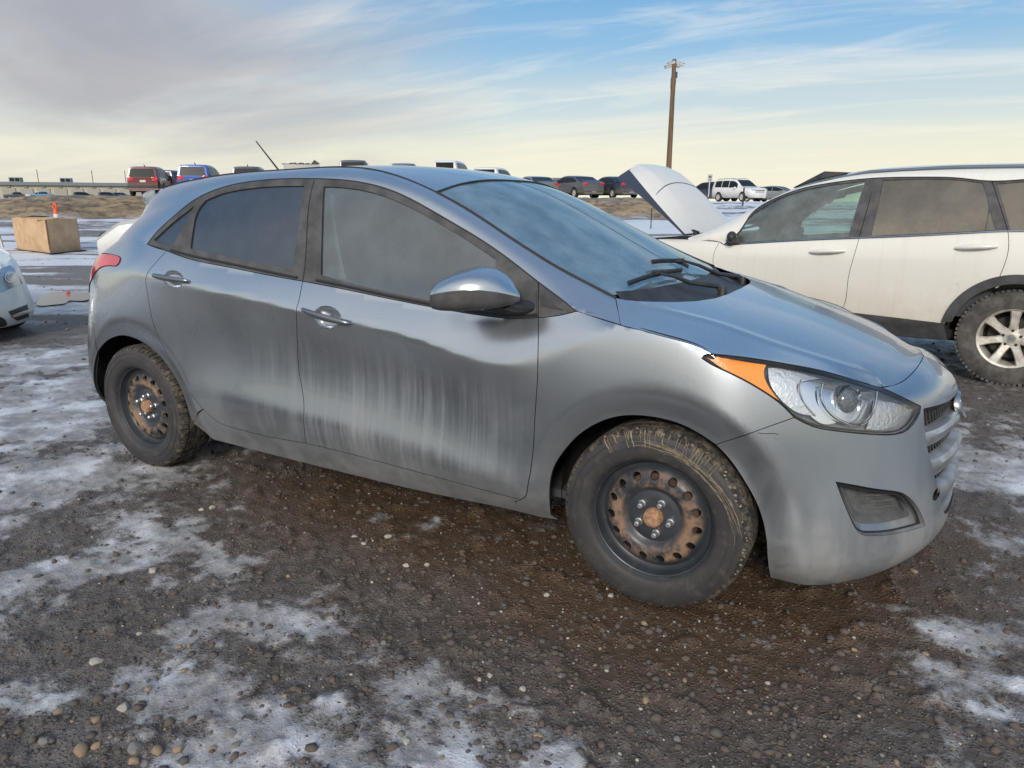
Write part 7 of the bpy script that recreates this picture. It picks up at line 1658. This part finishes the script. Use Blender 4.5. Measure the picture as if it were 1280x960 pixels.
def utility_pole():
    D = 42.0; a = pix_az(833); p0 = np.array([CAMP[0]+D*math.sin(a), CAMP[1]+D*math.cos(a), 0]); z0 = float(ground_z(p0[0], p0[1])[0]); p0[2] = z0
    top = at_d(843, 75, D); t = thing('utility_pole', 'tall brown wooden pole with security cameras at its top', 'pole', tuple(p0))
    k = NT('weathered_pole_wood'); g = k.noise(1, 6, .6, .3, vec=k.co(scale=(16, 16, .7))); k.set(base=k.mix(k.ss(g, .3, .7), (.085, .050, .028), (.20, .125, .075)), rough=.9, normal=k.bump(g, .5, .02)); wood = k.m
    d = top-p0; L = d[2]; b = MB(); V = [np.array([d[0]*s, d[1]*s, L*s]) for s in np.linspace(0, 1, 12)]; b.tube(V, [.165-.055*s for s in np.linspace(0, 1, 12)], 16); b.build('trunk', wood, t)
    rt = np.array([_R[0], _R[1], 0]); met = plain('camera_housing', (.38, .38, .38), .5); dk = plain('bracket', (.06, .06, .06), .6)
    def at(f, s): return V[-1]*f+rt*s+np.array([0, 0, 0])
    def cam_(f, s, yawd, nm='security_camera', size=.16, dome=False):
        base = at(f, 0); tip = at(f, s); b = MB(); b.tube([base, tip], .02, 6); br = b.build('camera_bracket', dk, t)
        b = MB()
        if dome: b.ell(tip+np.array([0, 0, -.02]), (size*.7, size*.7, size*.7), 12, 8); b.lathe([(0, .1), (.12, .1), (.12, .03), (0, .03)], 12, 'Z', tip)
        else:
            m = Matrix.Rotation(yawd, 3, 'Z') @ Matrix.Rotation(R(14), 3, 'Y'); b.box(tip, (.40, .15, .14), 0, m); b.box(tip+np.array(m @ Vector((.05, 0, .085))), (.44, .19, .02), 0, m)
        b.build(nm, met, t, bevel=.01)
    ry = math.atan2(_R[1], _R[0])
    cam_(.955, -.30, ry+math.pi+.3); cam_(.965, .22, 0, dome=True); cam_(.972, .30, ry-.2); cam_(.978, -.12, ry+2.6)
    b = MB(); b.box(at(.90, .12), (.14, .14, .30)); b.build('junction_box', dk, t)
    b = MB(); b.tube([at(.90, .17), at(.86, .14), at(.82, .12), at(.60, .10)], .014, 6); b.tube([at(.88, -.13), at(.84, -.15), at(.80, -.12)], .012, 6); b.build('conduit', dk, t)
    b = MB(); b.lathe([(0, .06), (.10, .03), (.125, -.03)], 14, 'Z', V[-1]); b.build('pole_cap', dk, t)
    s0 = at_d(834.3, 218, D-.17)-p0; b = MB(); b.box(s0, (.30, .02, .42), ry); pl = b.build('pole_notice', plain('paper_notice', (.62, .58, .55), .7), t)
    b = MB(); n_ = np.array([-VIEWD[0], -VIEWD[1], 0])*.014; b.box(s0+n_+np.array([0, 0, .06]), (.20, .004, .06), ry); b.box(s0+n_+np.array([0, 0, -.06]), (.20, .004, .03), ry); b.box(s0+n_+np.array([0, 0, -.13]), (.16, .004, .02), ry); b.build('notice_print', plain('faded_red_print', (.50, .22, .20), .7), pl)
utility_pole()
def small_sign():
    D = 50; a = pix_az(884.5); x = CAMP[0]+D*math.sin(a); y = CAMP[1]+D*math.cos(a); z0 = float(ground_z(x, y)[0])
    t = thing('sign_post', 'small grey sign on a thin post in front of the dark vehicle at right', 'sign', (x, y, z0)); ry = math.atan2(_R[1], _R[0]); tz = at_d(884.5, 218.5, D)[2]-z0
    b = MB(); b.tube([(0, 0, 0), (0, 0, tz)], .035, 8); b.build('post', plain('pale_post', (.50, .50, .48), .6), t)
    b = MB(); b.box((-VIEWD[0]*.05, -VIEWD[1]*.05, tz-.20), (.30, .02, .46), ry); pl = b.build('sign_plate', plain('sign_grey', (.40, .40, .38), .5), t)
    b = MB(); b.box((-VIEWD[0]*.064, -VIEWD[1]*.064, tz-.14), (.18, .006, .14), ry); b.box((-VIEWD[0]*.064, -VIEWD[1]*.064, tz-.33), (.20, .006, .05), ry); b.build('sign_print', plain('sign_dark', (.10, .10, .11), .6), pl)
    D = 50; a = pix_az(928); x = CAMP[0]+D*math.sin(a); y = CAMP[1]+D*math.cos(a); z0 = float(ground_z(x, y)[0])
    t = thing('bollard', 'thin dark post standing before the white off-roader', 'post', (x, y, z0)); b = MB(); b.tube([(0, 0, 0), (0, 0, 1.15)], .05, 8); b.build('pipe', M['rubber'], t)
    D = 30; a = pix_az(814.5); x = CAMP[0]+D*math.sin(a); y = CAMP[1]+D*math.cos(a); z0 = float(ground_z(x, y)[0])
    t = thing('black_stake', 'thin black stake in the snow under the raised white bonnet', 'post', (x, y, z0)); b = MB(); b.tube([(0, 0, 0), (0, 0, .80)], .022, 6); b.build('rod', M['rubber'], t)
small_sign()
def warehouse():
    D = 260; a0, a1 = pix_az(-420), pix_az(215); P0 = np.array([CAMP[0]+D*1.12*math.sin(a0), CAMP[1]+D*1.12*math.cos(a0)]); P1 = np.array([CAMP[0]+D*math.sin(a1), CAMP[1]+D*math.cos(a1)]); d = P1-P0; L = np.linalg.norm(d); ang = math.atan2(d[1], d[0])
    H = at_d(100, 228.5, D)[2]; zb = 0.4
    t = thing('warehouse', 'long low beige warehouse with a flat dark roof edge on the horizon at left', 'building', (P0[0], P0[1], zb), ang); H -= zb
    k = NT('beige_wall_panels'); wv = k.n.new('ShaderNodeTexWave'); wv.inputs['Scale'].default_value = .35; k.l.new(k.co(scale=(1, 0, 0)), wv.inputs[0]); k.set(base=k.mix(wv.outputs[0], (.42, .41, .33), (.50, .49, .41)), rough=.8)
    b = MB(); b.box((L/2, 30, H/2), (L, 60, H)); b.build('wall', k.m, t)
    b = MB(); b.box((L/2, 29.7, H-.35), (L+1.2, 61.2, .95)); b.build('roof_edge', plain('roof_edge_blue_grey', (.16, .19, .22), .6), t)
    dk = plain('loading_door', (.33, .33, .29), .7)
    for i in range(26):
        x = L*(.04+.037*i); b = MB(); b.box((x, -.15, 2.2), (3.4, .3, 4.0)); o = b.build('loading_door', dk, t)
        b = MB(); b.box((x, -.33, 4.6), (1.0, .2, .5)); b.build('wall_lamp', plain('wl', (.2, .2, .18)) if i == 0 else bpy.data.materials['wl'], t)
    for px in (17, 83):
        aa = pix_az(px); q = np.array([CAMP[0]+D*1.02*math.sin(aa), CAMP[1]+D*1.02*math.cos(aa)]); s = float(np.dot(q-P0, d/L)); b = MB(); b.box((s, 6, H+.9), (2.9, 4, 1.3)); u = b.build('rooftop_unit', plain('hvac_grey', (.24, .27, .29), .6) if px == 17 else bpy.data.materials['hvac_grey'], t)
        b = MB(); b.box((s-.7, 3.9, H+.9), (1.0, .3, .8)); b.box((s+.7, 3.9, H+.9), (1.0, .3, .8)); b.build('vent', M['dark'], u)
    for px in (20, 100, 147): aa = pix_az(px); q = np.array([CAMP[0]+D*.97*math.sin(aa), CAMP[1]+D*.97*math.cos(aa)]); s = float(np.dot(q-P0, d/L)); b = MB(); b.tube([(s, 20, H), (s, 20, H+4.5)], .10, 5); b.build('mast', M['dark'], t)
warehouse()
fc(360, 12.6, -92, 'sedan', wht, 'parked_white_sedan', 'white car mostly hidden behind the hatchback, only its rounded nose showing left of the tail', S=1.14, lamps=False)
def puddle(px, py, rx, ry, nm, seed):
    c = on_z(px, py); g = np.random.default_rng(seed); n = 48; V = []; z = max(float(gz(c[0]+dx, c[1]+dy)[0]) for dx in (-.2, 0, .2) for dy in (-.2, 0, .2))
    for i in range(n):
        a = 2*math.pi*i/n; r = 1+.22*math.sin(2*a+seed)+.16*math.sin(3*a+2*seed)+.09*math.sin(7*a); vd = np.array([c[0]-CAMP[0], c[1]-CAMP[1], 0]); vd /= np.linalg.norm(vd); sd_ = np.array([vd[1], -vd[0], 0]); q = c+sd_*rx*r*math.cos(a)+vd*ry*r*math.sin(a); V.append((q[0], q[1], z+.012))
    k = NT('meltwater'); k.set(base=(.045, .030, .024), rough=.04, spec=.8, normal=k.bump(k.noise(14, 3), .03, .01)); me = mesh_from(nm, V+[(c[0], c[1], z+.012)], [(i, (i+1) % n, n) for i in range(n)], True, (k.m,)); o = link(nm, me); o['kind'] = 'structure'
SIDED_3 = np.array([SIDED[0], SIDED[1], 0]); VIEW_3 = np.array([VIEWD[0], VIEWD[1], 0])
puddle(80, 373, .28, .85, 'puddle', 1)
